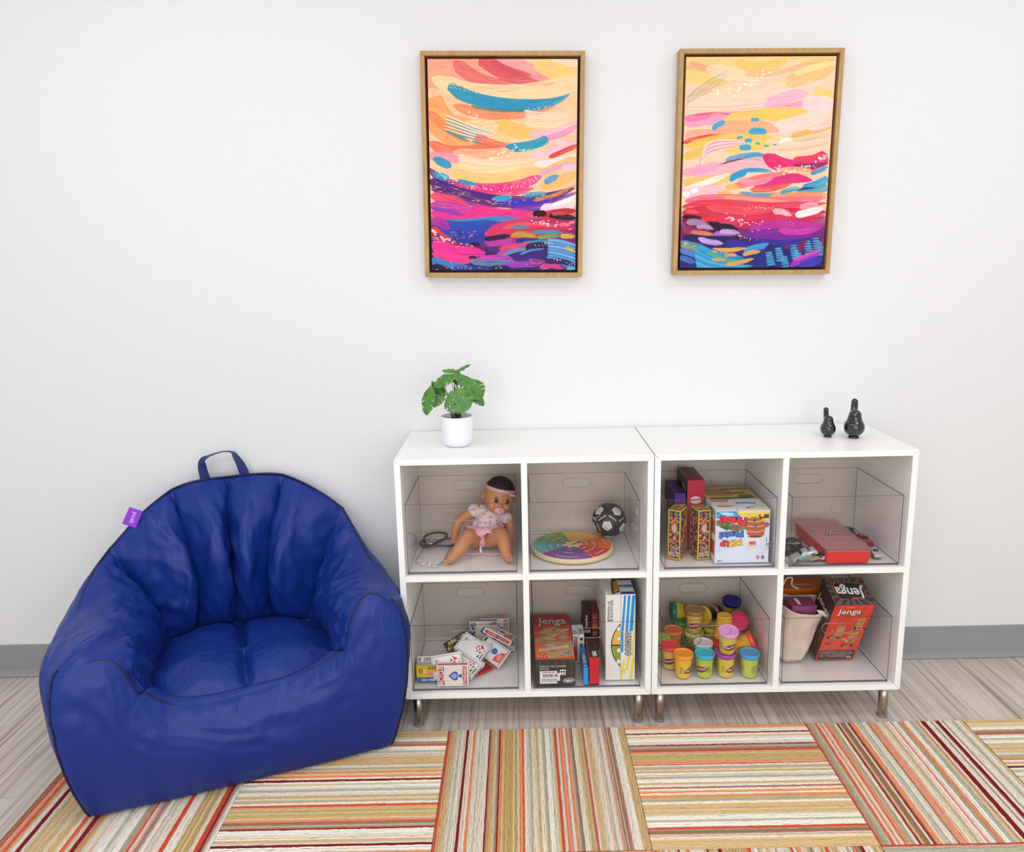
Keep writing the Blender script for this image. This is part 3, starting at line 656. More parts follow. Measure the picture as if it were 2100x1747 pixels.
# ------------------------------------------------------------------ framed paintings
def smooth_noise(X, Y, seed):
    r = np.random.default_rng(seed); G = r.random((257, 257)); X = X % 256; Y = Y % 256
    xi = X.astype(int); yi = Y.astype(int); fx = X - xi; fy = Y - yi; fx = fx * fx * (3 - 2 * fx); fy = fy * fy * (3 - 2 * fy)
    return (G[yi, xi] * (1 - fx) + G[yi, xi + 1] * fx) * (1 - fy) + (G[yi + 1, xi] * (1 - fx) + G[yi + 1, xi + 1] * fx) * fy
class Paint:
    def __init__(s, X, Y, base): s.X = X; s.Y = Y; s.I = np.ones(X.shape + (3,)) * np.array(base, float); s.n = 0
    def blend(s, sl, m, c): s.I[sl] = s.I[sl] * (1 - m[..., None]) + np.array(c, float) * m[..., None]
    def stroke(s, pts, w, c, a=1.0, br=0.35, t0=0.12, t1=0.25, soft=2.0):
        s.n += 1; P = np.array(catmull(pts, 6)) if len(pts) > 2 else np.array(pts, float)
        seg = np.linalg.norm(np.diff(P, axis=0), axis=1); cum = np.concatenate([[0], np.cumsum(seg)]); L = cum[-1]
        mg = w / 2 + 6; x0, y0 = P.min(0) - mg; x1, y1 = P.max(0) + mg
        yy = np.where((s.Y[:, 0] > y0) & (s.Y[:, 0] < y1))[0]; xx = np.where((s.X[0] > x0 - 60) & (s.X[0] < x1 + 60))[0]
        if len(yy) == 0 or len(xx) == 0: return
        sl = (slice(yy[0], yy[-1] + 1), slice(xx[0], xx[-1] + 1)); X = s.X[sl]; Y = s.Y[sl]
        bd = np.full(X.shape, 1e9); bu = np.zeros(X.shape); bs = np.zeros(X.shape)
        for i in range(len(P) - 1):
            d = P[i + 1] - P[i]; l2 = max(d @ d, 1e-9)
            t = np.clip(((X - P[i][0]) * d[0] + (Y - P[i][1]) * d[1]) / l2, 0, 1)
            ex = X - P[i][0] - t * d[0]; ey = Y - P[i][1] - t * d[1]; dd = np.hypot(ex, ey); k = dd < bd
            bd = np.where(k, dd, bd); bu = np.where(k, cum[i] + t * seg[i], bu)
            sg = np.sign(d[0] * ey - d[1] * ex); bs = np.where(k, dd * sg, bs)
        u = bu / max(L, 1e-6)
        prof = np.clip(u / max(t0, 1e-3), 0, 1) ** 0.5 * np.clip((1 - u) / max(t1, 1e-3), 0, 1) ** 0.6
        hw = w / 2 * np.maximum(prof, 0.02)
        m = np.clip((hw - bd) / soft + 0.5, 0, 1)
        if br > 0:
            n = smooth_noise(bs * 0.30 + s.n * 13.7 + 100, bu * 0.012 + s.n * 3.1, 5)
            e = np.clip((1 - u) / 0.5, 0, 1)
            m = m * np.clip(1 - br * 2.2 * np.clip(n - 0.45 + (1 - e) * 0.25, 0, 1), 0, 1)
        s.blend(sl, m * a, c)
    def dots(s, pts, n, spread, r, c, seed=0, dash=0):
        rr = random.Random(seed + 5); P = catmull(pts, 8)
        for i in range(int(n * 0.75)):
            k = rr.random() * (len(P) - 1); a = P[int(k)]; b = P[min(int(k) + 1, len(P) - 1)]; q = a + (b - a) * (k % 1)
            x = q[0] + rr.gauss(0, spread * 0.8 + 6); y = q[1] + rr.gauss(0, spread); rx = r * rr.uniform(0.55, 1.0)
            m0 = np.where(np.abs(s.Y[:, 0] - y) < 25)[0]; m1 = np.where(np.abs(s.X[0] - x) < 60)[0]
            if len(m0) == 0 or len(m1) == 0: continue
            sl = (slice(m0[0], m0[-1] + 1), slice(m1[0], m1[-1] + 1)); X = s.X[sl] - x; Y = s.Y[sl] - y
            if dash: d = np.hypot(X / dash, Y + X * 0.1)
            else: d = np.hypot(X, Y)
            s.blend(sl, np.clip((rx - d) / 1.5 + 0.5, 0, 1), c)
    def cross(s, pts, n, spread, r, c, seed):
        rr = random.Random(seed)
        P = catmull(pts, 8)
        for i in range(n):
            q = P[rr.randrange(len(P))]; x = q[0] + rr.gauss(0, spread); y = q[1] + rr.gauss(0, spread)
            s.stroke([(x - r, y), (x + r, y)], 4, c, br=0, t0=0.01, t1=0.01); s.stroke([(x, y - r), (x, y + r)], 4, c, br=0, t0=0.01, t1=0.01)
ca_mat = attr_mat('painted_canvas', rough=0.65, bump=0.12, bscale=700, spec=0.25)
oak = mat('oak_frame', (186, 145, 88), rough=0.5, var=0.14, vscale=90, vstretch=(1, 1, 0.25), bump=0.15, bscale=300)
dark_in = mat('frame_recess', (58, 30, 16), rough=0.7)
def framed(name, cx, cz, w, h, tilt, quad, base, fn, label):
    root = thing(name, label, 'painting', (cx, WALLY, cz), (0, tilt, 0), group='framed abstract paintings')
    d = 0.036; f = 0.0125; g = 0.0075; fr_ = MB(); a, b = w / 2, h / 2
    for pts in ([(-a, b), (-a + f, b - f), (a - f, b - f), (a, b)], [(-a, -b), (a, -b), (a - f, -b + f), (-a + f, -b + f)],
                [(-a, -b), (-a + f, -b + f), (-a + f, b - f), (-a, b)], [(a, -b), (a, b), (a - f, b - f), (a - f, -b + f)]):
        fr_.prism([(p[0] * 0.9999, p[1] * 0.9999) for p in pts], 1, -d, -0.001, oak)
    fr_.build('frame', root, bevel=0.0008)
    MB().box(-a + f, a - f, -0.008, -0.0012, -b + f, b - f, dark_in).build('backing', root)
    for pts in ((-a + f, -a + f + 0.0008, -b + f, b - f), (a - f - 0.0008, a - f, -b + f, b - f), (-a + f, a - f, b - f - 0.0008, b - f), (-a + f, a - f, -b + f, -b + f + 0.0008)):
        pass
    A, B = a - f - g, b - f - g; NX, NY = 330, 460
    us = np.linspace(0, 1, NX); vs = np.linspace(0, 1, NY); U, V = np.meshgrid(us, vs)
    q = np.array(quad, float)
    X = (q[0][0] * (1 - U) + q[1][0] * U) * (1 - V) + (q[3][0] * (1 - U) + q[2][0] * U) * V
    Y = (q[0][1] * (1 - U) + q[1][1] * U) * (1 - V) + (q[3][1] * (1 - U) + q[2][1] * U) * V
    P = Paint(X, Y, base); t_ = np.clip((Y - 1120) / 160, 0, 1)[..., None]; P.I = P.I * (1 - t_) + np.array((120, 40, 110.)) * t_
    t_ = np.clip((Y - 1380) / 100, 0, 1)[..., None]; P.I = P.I * (1 - t_) + np.array((48, 38, 110.)) * t_
    fn(P); st_ = smooth_noise(X * 0.018 + 9, (Y + 0.00012 * (X - 640) ** 2) * 0.22, 77) - 0.5; st2 = smooth_noise(X * 0.05 + 40, (Y + 0.0001 * (X - 640) ** 2) * 0.5, 78) - 0.5
    P.I = P.I * (1 + 0.07 * st_ + 0.05 * st2)[..., None]; I = np.clip(P.I, 0, 255) / 255
    I = np.where(I <= 0.04045, I / 12.92, ((I + 0.055) / 1.055) ** 2.4)
    # front sheet and wrapped sides of the canvas
    vx = [(-A + 2 * A * u, -0.0285, B - 2 * B * v) for v in vs for u in us]
    F = [(j * NX + i, (j + 1) * NX + i, (j + 1) * NX + i + 1, j * NX + i + 1) for j in range(NY - 1) for i in range(NX - 1)]
    cols = np.concatenate([I.reshape(-1, 3), np.ones((NX * NY, 1))], 1)
    edge = [(i, 0) for i in range(NX)] + [(NX - 1, j) for j in range(1, NY)] + [(i, NY - 1) for i in range(NX - 2, -1, -1)] + [(0, j) for j in range(NY - 2, 0, -1)]
    b0 = len(vx); idx = [j * NX + i for i, j in edge]
    for k in idx: vx.append((vx[k][0], -0.008, vx[k][2]))
    cols = np.concatenate([cols, cols[idx]], 0); n = len(idx)
    F += [(idx[k], idx[(k + 1) % n], b0 + (k + 1) % n, b0 + k) for k in range(n)]
    me = bpy.data.meshes.new('canvas'); me.from_pydata(vx, [], F); c_ = me.color_attributes.new('Col', 'FLOAT_COLOR', 'POINT')
    c_.data.foreach_set('color', cols.ravel()); me.materials.append(ca_mat); me.update()
    o = bpy.data.objects.new('canvas', me); COL.objects.link(o); o.parent = root
    return root
def art_left(P):
    S = P.stroke
    S([(100, 160), (400, 230), (700, 330)], 200, (250, 160, 135)); S([(100, 240), (250, 330), (420, 420)], 150, (251, 168, 130))
    S([(300, 150), (420, 240), (560, 300), (760, 330)], 90, (232, 110, 105)); S([(480, 120), (640, 220), (820, 270), (1000, 300)], 100, (222, 88, 98), t0=.05)
    S([(620, 120), (780, 190), (900, 240), (1020, 270)], 90, (244, 160, 160), t0=.05); S([(560, 150), (700, 215), (840, 250)], 40, (214, 80, 88))
    S([(880, 130), (1000, 200), (1180, 260)], 150, (250, 206, 124), t0=.05); S([(960, 120), (1100, 160), (1180, 180)], 50, (246, 222, 205))
    S([(150, 260), (420, 350), (800, 360), (1180, 290)], 120, (253, 214, 165), t1=.05); S([(130, 330), (300, 430), (640, 520), (900, 480)], 90, (253, 196, 150))
    S([(120, 400), (220, 560), (460, 700), (700, 690)], 200, (248, 160, 98), t0=.03); S([(130, 470), (240, 540), (520, 600)], 100, (252, 176, 105))
    S([(300, 440), (500, 500), (760, 500), (1010, 450)], 70, (243, 140, 100)); S([(130, 480), (260, 600), (420, 660)], 60, (246, 130, 80), a=.8)
    S([(265, 315), (380, 375), (560, 425), (800, 448), (1000, 420), (1105, 372)], 88, (44, 146, 184), t0=.10, t1=.35, br=.15)
    S([(420, 445), (620, 478), (860, 478)], 26, (70, 130, 120), br=.9, a=.8); S([(270, 300), (330, 355), (420, 400)], 70, (60, 150, 172), br=.8)
    S([(380, 560), (640, 640), (900, 600), (1160, 500)], 110, (252, 205, 150)); S([(600, 560), (760, 620), (960, 590)], 100, (250, 192, 100))
    for i in range(7): S([(790, 480 + i * 17), (960, 500 + i * 18), (1150, 470 + i * 19)], 15, (253, 205 + (i % 3) * 8, 172 + (i % 2) * 12), t0=.05, br=.3)
    S([(820, 640), (980, 640), (1160, 560)], 60, (248, 190, 200)); S([(900, 680), (1050, 640), (1170, 580)], 40, (244, 150, 190)); S([(960, 760), (1080, 720), (1170, 690)], 60, (246, 180, 200))
    for i in range(11): S([(240, 505 + i * 12), (330, 540 + i * 11), (450, 590 + i * 9), (580, 628 + i * 6)], 6 if i % 2 else 8, ((52, 148, 178) if i % 2 else (250, 236, 215)), br=.7)
    S([(245, 612), (330, 650), (420, 690)], 24, (92, 140, 128), br=.5); S([(430, 680), (520, 715), (560, 718)], 20, (90, 150, 165), br=.9)
    S([(130, 690), (280, 750), (480, 740), (640, 720)], 70, (240, 118, 82)); S([(450, 650), (560, 700), (700, 740)], 60, (236, 104, 90), a=.8)
    S([(130, 780), (300, 800), (460, 790)], 70, (246, 150, 165)); S([(300, 760), (520, 770), (760, 740)], 60, (252, 180, 140))
    for i in range(6): S([(330, 780 + i * 22), (600, 830 + i * 20), (880, 800 + i * 18)], 24, (254, 208 + (i % 2) * 12, 180 - i * 6), t0=.06)
    S([(300, 900), (600, 950), (920, 880)], 110, (252, 196, 122)); S([(330, 860), (560, 895), (820, 860)], 30, (253, 215, 165))
    S([(820, 800), (1000, 760), (1160, 700)], 60, (250, 195, 200)); S([(960, 800), (1080, 750), (1170, 710)], 34, (224, 74, 66)); S([(1000, 690), (1050, 690), (1085, 675)], 38, (253, 200, 195), br=.1, t0=.3, t1=.3)
    S([(860, 850), (1000, 830), (1160, 780)], 50, (240, 228, 222)); S([(900, 920), (1020, 860), (1160, 800)], 60, (250, 190, 110)); S([(880, 910), (960, 890), (1040, 860), (1160, 840)], 30, (245, 160, 200))
    S([(900, 1000), (1020, 970), (1160, 900)], 70, (250, 186, 98)); S([(1050, 880), (1160, 860)], 50, (252, 200, 215)); S([(930, 975), (980, 945), (1030, 925)], 44, (70, 150, 205), br=.5)
    S([(660, 722), (760, 728), (880, 705), (955, 668)], 64, (46, 150, 185), t0=.25, t1=.06, br=.15); P.dots([(640, 740), (760, 748), (880, 738), (960, 700)], 60, 3, 4, (255, 232, 190), 3)
    S([(165, 795), (215, 825), (290, 860)], 56, (52, 150, 185), t0=.3, t1=.2, br=.1)
    # magenta / purple arcs
    S([(130, 870), (230, 950), (400, 1000), (640, 1020)], 50, (140, 40, 110)); S([(300, 990), (560, 1010), (760, 985), (915, 925)], 66, (228, 52, 128), t1=.12)
    S([(420, 1040), (640, 1050), (860, 1010)], 50, (232, 60, 118)); S([(140, 950), (300, 1030), (600, 1100), (880, 1095), (1140, 1010)], 84, (72, 32, 118), t0=.05); S([(560, 1080), (760, 1120), (980, 1090)], 50, (66, 50, 190))
    S([(150, 1010), (300, 1080), (520, 1125), (700, 1130)], 40, (110, 40, 130)); S([(145, 1060), (300, 1090), (420, 1140)], 60, (236, 72, 108)); S([(160, 905), (215, 925), (275, 940)], 50, (50, 148, 185), t0=.3, br=.1); S([(335, 950), (390, 972), (460, 985)], 34, (56, 150, 185), t0=.3, br=.1)
    S([(570, 1085), (640, 1082), (710, 1072)], 42, (56, 165, 200), t0=.3); S([(780, 1062), (860, 1055), (950, 1045)], 34, (48, 150, 190), br=.5); S([(850, 1100), (1000, 1060), (1150, 990)], 26, (220, 130, 70), br=.6); S([(700, 1155), (880, 1150), (1010, 1110), (1150, 1040)], 50, (120, 50, 160))
    S([(140, 1130), (320, 1150), (520, 1200)], 80, (200, 52, 160)); S([(420, 1150), (640, 1200), (860, 1185)], 90, (238, 48, 130)); S([(150, 1180), (400, 1210), (640, 1220), (820, 1215)], 70, (240, 46, 140)); S([(160, 1150), (260, 1170), (380, 1200)], 30, (130, 60, 170))
    S([(900, 1165), (1040, 1150), (1150, 1080)], 90, (252, 215, 222)); S([(980, 1130), (1080, 1100), (1150, 1060)], 26, (255, 245, 246)); S([(900, 1200), (1040, 1180), (1150, 1170)], 50, (190, 36, 52)); S([(850, 1195), (910, 1188), (945, 1196)], 46, (34, 12, 26), br=.1); S([(960, 1205), (1060, 1215), (1150, 1222)], 40, (40, 14, 26), br=.2); S([(980, 1196), (1040, 1192), (1075, 1200)], 20, (208, 60, 80), br=0)
    S([(165, 1250), (380, 1250), (600, 1230), (830, 1240)], 50, (60, 140, 190), a=.9); S([(180, 1270), (340, 1300), (560, 1280), (650, 1260)], 110, (40, 72, 176)); S([(300, 1330), (420, 1370), (540, 1340)], 80, (34, 56, 160)); S([(160, 1230), (230, 1260), (280, 1300)], 60, (190, 40, 150))
    S([(520, 1340), (700, 1280), (900, 1260), (1140, 1290)], 90, (222, 52, 96)); S([(640, 1290), (820, 1260), (1000, 1280)], 30, (238, 90, 90)); S([(820, 1245), (960, 1240), (1150, 1260)], 30, (180, 40, 90)); S([(700, 1288), (760, 1284), (830, 1290)], 30, (80, 140, 160), t0=.3, t1=.3, br=.2)
    S([(1030, 1272), (1065, 1265), (1105, 1272)], 24, (240, 110, 130), br=0); S([(1095, 1258), (1140, 1250)], 16, (244, 130, 150), br=0)
    S([(150, 1290), (200, 1340), (300, 1420)], 70, (236, 60, 60)); S([(155, 1330), (300, 1410), (520, 1460)], 50, (150, 34, 70)); S([(160, 1400), (320, 1470), (540, 1480)], 110, (246, 52, 150)); S([(160, 1470), (340, 1520), (480, 1500)], 60, (250, 60, 140))
    S([(560, 1400), (760, 1330), (960, 1320), (1140, 1340)], 60, (200, 50, 90)); S([(690, 1350), (780, 1335), (880, 1355)], 44, (200, 158, 60), t0=.3, br=.5); S([(840, 1325), (960, 1318), (1060, 1330)], 26, (60, 150, 170)); S([(880, 1360), (980, 1350), (1040, 1350)], 30, (130, 160, 90)); S([(1040, 1350), (1140, 1352)], 34, (214, 180, 60), br=.6)
    S([(520, 1400), (640, 1390), (780, 1420)], 60, (190, 60, 160)); S([(520, 1372), (580, 1362), (700, 1345)], 36, (40, 24, 60), br=.1); S([(730, 1390), (800, 1375), (880, 1385)], 30, (44, 46, 150)); S([(780, 1400), (900, 1390), (980, 1385)], 26, (70, 150, 160)); S([(620, 1440), (760, 1420), (840, 1400)], 40, (226, 74, 90))
    S([(600, 1480), (760, 1440), (860, 1410)], 40, (190, 70, 170)); S([(640, 1490), (740, 1450), (860, 1440)], 22, (80, 160, 160)); S([(800, 1440), (900, 1425), (960, 1430)], 70, (50, 28, 78), br=.1); S([(700, 1520), (860, 1490), (960, 1470)], 60, (64, 36, 120)); S([(760, 1480), (840, 1450), (930, 1440)], 16, (90, 150, 190))
    for i in range(8): S([(950, 1375 + i * 22), (1040, 1385 + i * 23), (1145, 1415 + i * 24)], 19, ((112, 176, 222) if i % 2 == 0 else (86, 158, 210)), t0=.05, t1=.02, br=.15)
    S([(1070, 1430), (1110, 1445), (1145, 1465)], 24, (214, 180, 70), br=.5); S([(415, 1408), (450, 1405), (490, 1415)], 26, (44, 20, 58), br=.1); S([(520, 1480), (560, 1485), (620, 1500)], 34, (48, 24, 72), br=.1); S([(410, 1505), (440, 1500), (470, 1508)], 22, (48, 24, 72), br=.1)
    S([(155, 1510), (260, 1560), (420, 1575)], 60, (62, 132, 196)); S([(420, 1530), (560, 1540), (760, 1540)], 50, (90, 130, 160)); S([(160, 1560), (230, 1585), (300, 1600)], 50, (40, 24, 62), br=.1); S([(300, 1575), (520, 1590), (700, 1580)], 36, (50, 60, 150))
    S([(480, 1510), (640, 1500), (720, 1520)], 40, (200, 70, 180)); S([(640, 1560), (800, 1550), (900, 1560)], 44, (168, 60, 190)); S([(560, 1580), (640, 1575), (700, 1580)], 34, (38, 26, 80), br=0); S([(820, 1530), (960, 1550), (1080, 1580)], 50, (150, 50, 130)); S([(900, 1580), (980, 1560), (1050, 1585)], 36, (206, 66, 140), br=.1)
    S([(930, 1530), (1040, 1530), (1140, 1560)], 40, (52, 34, 84), br=.1); S([(1080, 1585), (1140, 1580)], 24, (96, 176, 200), br=0)
    P.dots([(200, 900), (340, 985), (540, 1010), (760, 1000), (900, 940)], 190, 12, 3.4, (255, 245, 250), 1); P.dots([(640, 1055), (760, 1050), (1000, 1060), (1130, 1000)], 60, 8, 3, (250, 220, 220), 2)
    P.dots([(170, 990), (400, 1070), (640, 1105), (1060, 1040)], 60, 14, 3.2, (224, 150, 110), 4, dash=4); P.dots([(830, 1235), (950, 1255), (1130, 1300)], 40, 12, 3.5, (255, 225, 230), 5, dash=3); P.dots([(160, 1360), (280, 1385), (400, 1420)], 45, 16, 3.2, (255, 210, 230), 6, dash=2.4)
    P.cross([(165, 1310), (240, 1370), (350, 1395)], 14, 12, 9, (255, 235, 240), 7); P.dots([(560, 800), (640, 780), (740, 740)], 34, 24, 4, (255, 240, 215), 8, dash=2); P.dots([(400, 500), (520, 560), (620, 590)], 34, 16, 3.4, (255, 240, 210), 9, dash=3)
    P.dots([(860, 1410), (960, 1400)], 26, 8, 3, (235, 240, 255), 10); P.dots([(960, 1500), (1060, 1530), (1140, 1560)], 26, 3, 3.4, (235, 235, 255), 11); P.dots([(160, 1560), (340, 1575), (640, 1560)], 40, 14, 3, (190, 140, 190), 12, dash=3); P.dots([(280, 1340), (400, 1345), (520, 1330)], 36, 14, 3, (214, 120, 120), 13, dash=3)
    P.dots([(800, 480), (960, 450), (1100, 395)], 50, 8, 3, (255, 235, 215), 14); P.dots([(270, 320), (420, 350), (640, 385)], 40, 8, 2.6, (250, 225, 205), 15); P.dots([(820, 1530), (880, 1545), (960, 1590)], 40, 12, 2.6, (225, 200, 235), 16)
def art_right(P):
    S = P.stroke
    S([(150, 150), (500, 160), (760, 180), (1200, 140)], 120, (252, 206, 130)); S([(150, 190), (300, 210), (480, 260)], 40, (248, 170, 130)); S([(180, 160), (340, 200), (460, 240)], 26, (247, 165, 130)); S([(140, 240), (330, 270), (470, 330)], 90, (251, 208, 120))
    S([(300, 200), (520, 240), (760, 210), (960, 150)], 90, (253, 214, 175)); S([(500, 160), (660, 200), (860, 150)], 70, (251, 200, 110)); S([(150, 350), (400, 370), (760, 300), (1190, 170)], 130, (253, 208, 172)); S([(150, 420), (440, 420), (800, 360), (1190, 230)], 110, (253, 213, 185))
    S([(560, 240), (760, 230), (1000, 180), (1190, 150)], 36, (250, 180, 140), a=.7); S([(840, 300), (1000, 250), (1190, 200)], 90, (251, 196, 130)); S([(900, 240), (1060, 190), (1190, 160)], 40, (253, 222, 150)); S([(1040, 350), (1120, 380), (1190, 370)], 70, (251, 206, 110))
    for i in range(8): S([(140, 440 + i * 9), (460, 440 + i * 8), (800, 400 + i * 8), (1100, 300 + i * 12)], 8, [(253, 220, 200), (250, 190, 160), (253, 205, 180)][i % 3], a=.8)
    S([(700, 440), (860, 380), (1000, 360)], 70, (246, 180, 205)); S([(740, 460), (920, 440), (1060, 400)], 40, (240, 160, 200)); S([(960, 430), (1080, 440), (1190, 420)], 110, (253, 214, 215)); S([(150, 520), (320, 500), (600, 490), (900, 440)], 26, (240, 100, 130), br=.6)
    S([(150, 560), (300, 540), (470, 520)], 70, (246, 160, 190)); S([(150, 530), (240, 530), (340, 510)], 34, (240, 120, 180)); S([(420, 540), (700, 500), (960, 470)], 80, (252, 200, 110)); S([(640, 500), (840, 510), (1000, 480)], 70, (251, 202, 100)); S([(760, 590), (920, 560), (1190, 480)], 90, (253, 216, 200)); S([(350, 600), (480, 590), (720, 590), (800, 620)], 90, (247, 170, 130))
    S([(150, 640), (300, 630), (480, 640)], 60, (248, 170, 140)); S([(140, 690), (280, 660), (420, 640)], 40, (226, 70, 70), br=.6); S([(150, 720), (320, 680), (560, 650), (780, 660)], 60, (251, 196, 90)); S([(420, 740), (560, 720), (760, 700)], 60, (250, 206, 90)); S([(140, 790), (300, 740), (400, 700)], 60, (250, 190, 90))
    for i in range(9): S([(215 + i * 6, 885 - i * 2), (300, 770 - i * 8), (460, 720 - i * 6), (600, 700)], 12, [(251, 200, 190), (240, 130, 170), (253, 220, 205)][i % 3], t0=.02)
    for i in range(6): S([(780, 650 + i * 22), (960, 660 + i * 18), (1150, 620 + i * 18)], 20, [(253, 206, 178), (250, 190, 150), (252, 215, 195)][i % 3]); 
    S([(800, 690), (840, 672), (900, 675)], 26, (255, 240, 225)); S([(880, 650), (1000, 620), (1160, 590)], 34, (250, 180, 90)); S([(1000, 600), (1100, 590), (1160, 570)], 20, (252, 214, 236))
    for q, w in (([(345, 608), (370, 575), (430, 550)], 34), ([(605, 540), (640, 536), (665, 540)], 26), ([(590, 618), (650, 612), (715, 618)], 44), ([(508, 662), (530, 655), (552, 652)], 18), ([(562, 682), (590, 676), (614, 680)], 28), ([(635, 698), (655, 695), (670, 698)], 16), ([(524, 724), (570, 722), (612, 722)], 38), ([(695, 714), (715, 712), (732, 714)], 14), ([(760, 706), (785, 704)], 10)):
        S(q, w, (62, 166, 206), t0=.2, t1=.15, br=.2)
    S([(430, 810), (560, 780), (680, 775), (720, 790)], 40, (110, 160, 200), br=.5); S([(560, 790), (650, 770), (710, 780)], 24, (62, 158, 200)); S([(310, 890), (420, 830), (560, 800), (690, 810)], 12, (120, 50, 70), br=.4)
    S([(200, 900), (420, 880), (640, 830), (800, 850)], 90, (250, 178, 190)); S([(130, 900), (300, 860), (420, 830)], 60, (246, 150, 190), a=.7); S([(140, 960), (340, 950), (520, 900)], 70, (251, 190, 110)); S([(150, 1010), (300, 960), (460, 900)], 40, (255, 236, 228)); S([(140, 1050), (260, 1030), (420, 1010)], 90, (251, 190, 200))
    S([(690, 775), (820, 840), (960, 850), (1140, 780)], 100, (228, 44, 110), t0=.15, t1=.05, br=.15); S([(880, 860), (1000, 850), (1140, 830)], 40, (130, 40, 90), br=.5); S([(900, 800), (1020, 790), (1140, 765)], 30, (236, 70, 80), br=.4)
    S([(460, 950), (560, 880), (720, 880), (760, 890)], 30, (44, 150, 196), t0=.03); S([(465, 945), (500, 915), (580, 890)], 46, (44, 152, 198), t0=.2, br=.1); S([(780, 900), (900, 880), (1060, 900)], 60, (251, 190, 140)); S([(480, 990), (700, 930), (860, 920), (1030, 940)], 60, (240, 120, 120)); S([(630, 985), (780, 955), (900, 930), (1030, 945)], 66, (222, 48, 122), br=.1)
    S([(520, 940), (640, 960), (760, 930)], 40, (248, 150, 165)); S([(430, 1000), (480, 990), (530, 1000)], 40, (251, 180, 100)); S([(370, 1045), (430, 1035), (490, 1045)], 40, (250, 176, 96)); S([(1020, 900), (1080, 880), (1140, 850)], 30, (60, 150, 190)); S([(960, 1000), (1060, 970), (1140, 930)], 50, (50, 158, 205), t1=.03); S([(920, 1030), (1030, 1020), (1140, 990)], 50, (84, 160, 180), t1=.03); S([(920, 1015), (980, 1000), (1050, 995)], 14, (30, 40, 80))
    S([(600, 1010), (760, 1000), (900, 960)], 40, (230, 90, 80)); S([(520, 1040), (640, 1060), (800, 1050), (960, 1060)], 50, (246, 140, 100)); S([(530, 1025), (640, 1048), (760, 1040)], 34, (60, 160, 190), br=.6, t0=.3); S([(810, 1030), (900, 1005), (960, 1000)], 34, (56, 160, 190), br=.5); S([(780, 1070), (900, 1045), (1140, 1040)], 40, (246, 150, 96)); S([(150, 1090), (460, 1080), (800, 1100), (1130, 1060)], 80, (240, 110, 130)); S([(420, 1060), (700, 1090), (900, 1095)], 40, (250, 160, 130))
    S([(130, 1130), (400, 1110), (760, 1130), (1130, 1100)], 70, (226, 60, 80)); S([(130, 1170), (400, 1180), (760, 1190), (1130, 1160)], 100, (206, 38, 68)); S([(300, 1130), (560, 1160), (800, 1140)], 50, (236, 84, 96)); S([(140, 1050), (160, 1040), (185, 1030)], 44, (255, 246, 246)); S([(190, 1025), (220, 1015), (245, 1012)], 30, (255, 246, 246))
    S([(300, 1200), (560, 1220), (860, 1200), (1120, 1190)], 60, (222, 52, 84)); S([(760, 1160), (820, 1160), (890, 1185)], 40, (250, 180, 190), br=.3); S([(945, 1135), (1000, 1115), (1075, 1110)], 40, (248, 160, 180)); S([(915, 1185), (1000, 1165), (1110, 1135)], 50, (252, 240, 236), br=.2); S([(130, 1220), (220, 1230), (420, 1270)], 80, (120, 30, 50)); S([(130, 1200), (200, 1200), (290, 1220)], 30, (50, 14, 36)); S([(160, 1162), (200, 1160), (250, 1170)], 26, (236, 80, 80), br=0); S([(260, 1215), (320, 1212), (380, 1222)], 30, (232, 56, 64), br=.1)
    S([(480, 1260), (700, 1240), (900, 1240), (1120, 1200)], 60, (200, 40, 90)); S([(600, 1290), (800, 1260), (1000, 1270), (1110, 1250)], 90, (190, 50, 150)); S([(560, 1330), (760, 1320), (960, 1310), (1110, 1280)], 80, (120, 40, 150)); S([(800, 1290), (940, 1300), (1100, 1270)], 44, (214, 60, 170)); S([(300, 1260), (420, 1280), (520, 1290)], 70, (44, 16, 50), br=.1)
    S([(160, 1240), (230, 1235), (330, 1270)], 46, (168, 130, 168)); S([(230, 1270), (290, 1268), (350, 1285)], 30, (186, 150, 190)); S([(130, 1290), (240, 1310), (360, 1330)], 44, (160, 50, 70)); S([(190, 1305), (260, 1310), (350, 1325)], 30, (220, 130, 90)); S([(350, 1320), (420, 1320), (500, 1325)], 44, (170, 110, 190), br=.2); S([(390, 1302), (450, 1300), (530, 1308)], 34, (200, 160, 210), br=.2)
    S([(130, 1340), (260, 1370), (460, 1370), (700, 1380)], 80, (40, 30, 90), br=.1); S([(420, 1390), (640, 1390), (900, 1400), (1100, 1340)], 90, (52, 44, 150)); S([(240, 1345), (300, 1370), (415, 1385)], 40, (196, 160, 226), br=.15, t0=.2); S([(470, 1340), (560, 1350), (620, 1370)], 30, (60, 24, 60))
    S([(120, 1480), (360, 1500), (640, 1520), (1100, 1500)], 170, (38, 44, 124), br=.1); S([(120, 1380), (200, 1400), (300, 1420)], 50, (90, 140, 150)); S([(120, 1400), (180, 1420), (240, 1440)], 30, (170, 160, 60))
    S([(115, 1430), (180, 1450), (260, 1480)], 46, (90, 130, 190)); S([(115, 1480), (160, 1500), (220, 1520)], 40, (70, 110, 190))
    for i in range(8): S([(205 + i * 3, 1430 + i * 17), (320, 1490 + i * 13), (460, 1530 + i * 7), (620, 1540)], 18, [(62, 160, 206), (48, 140, 190), (90, 180, 210)][i % 3], t0=.04, br=.2)
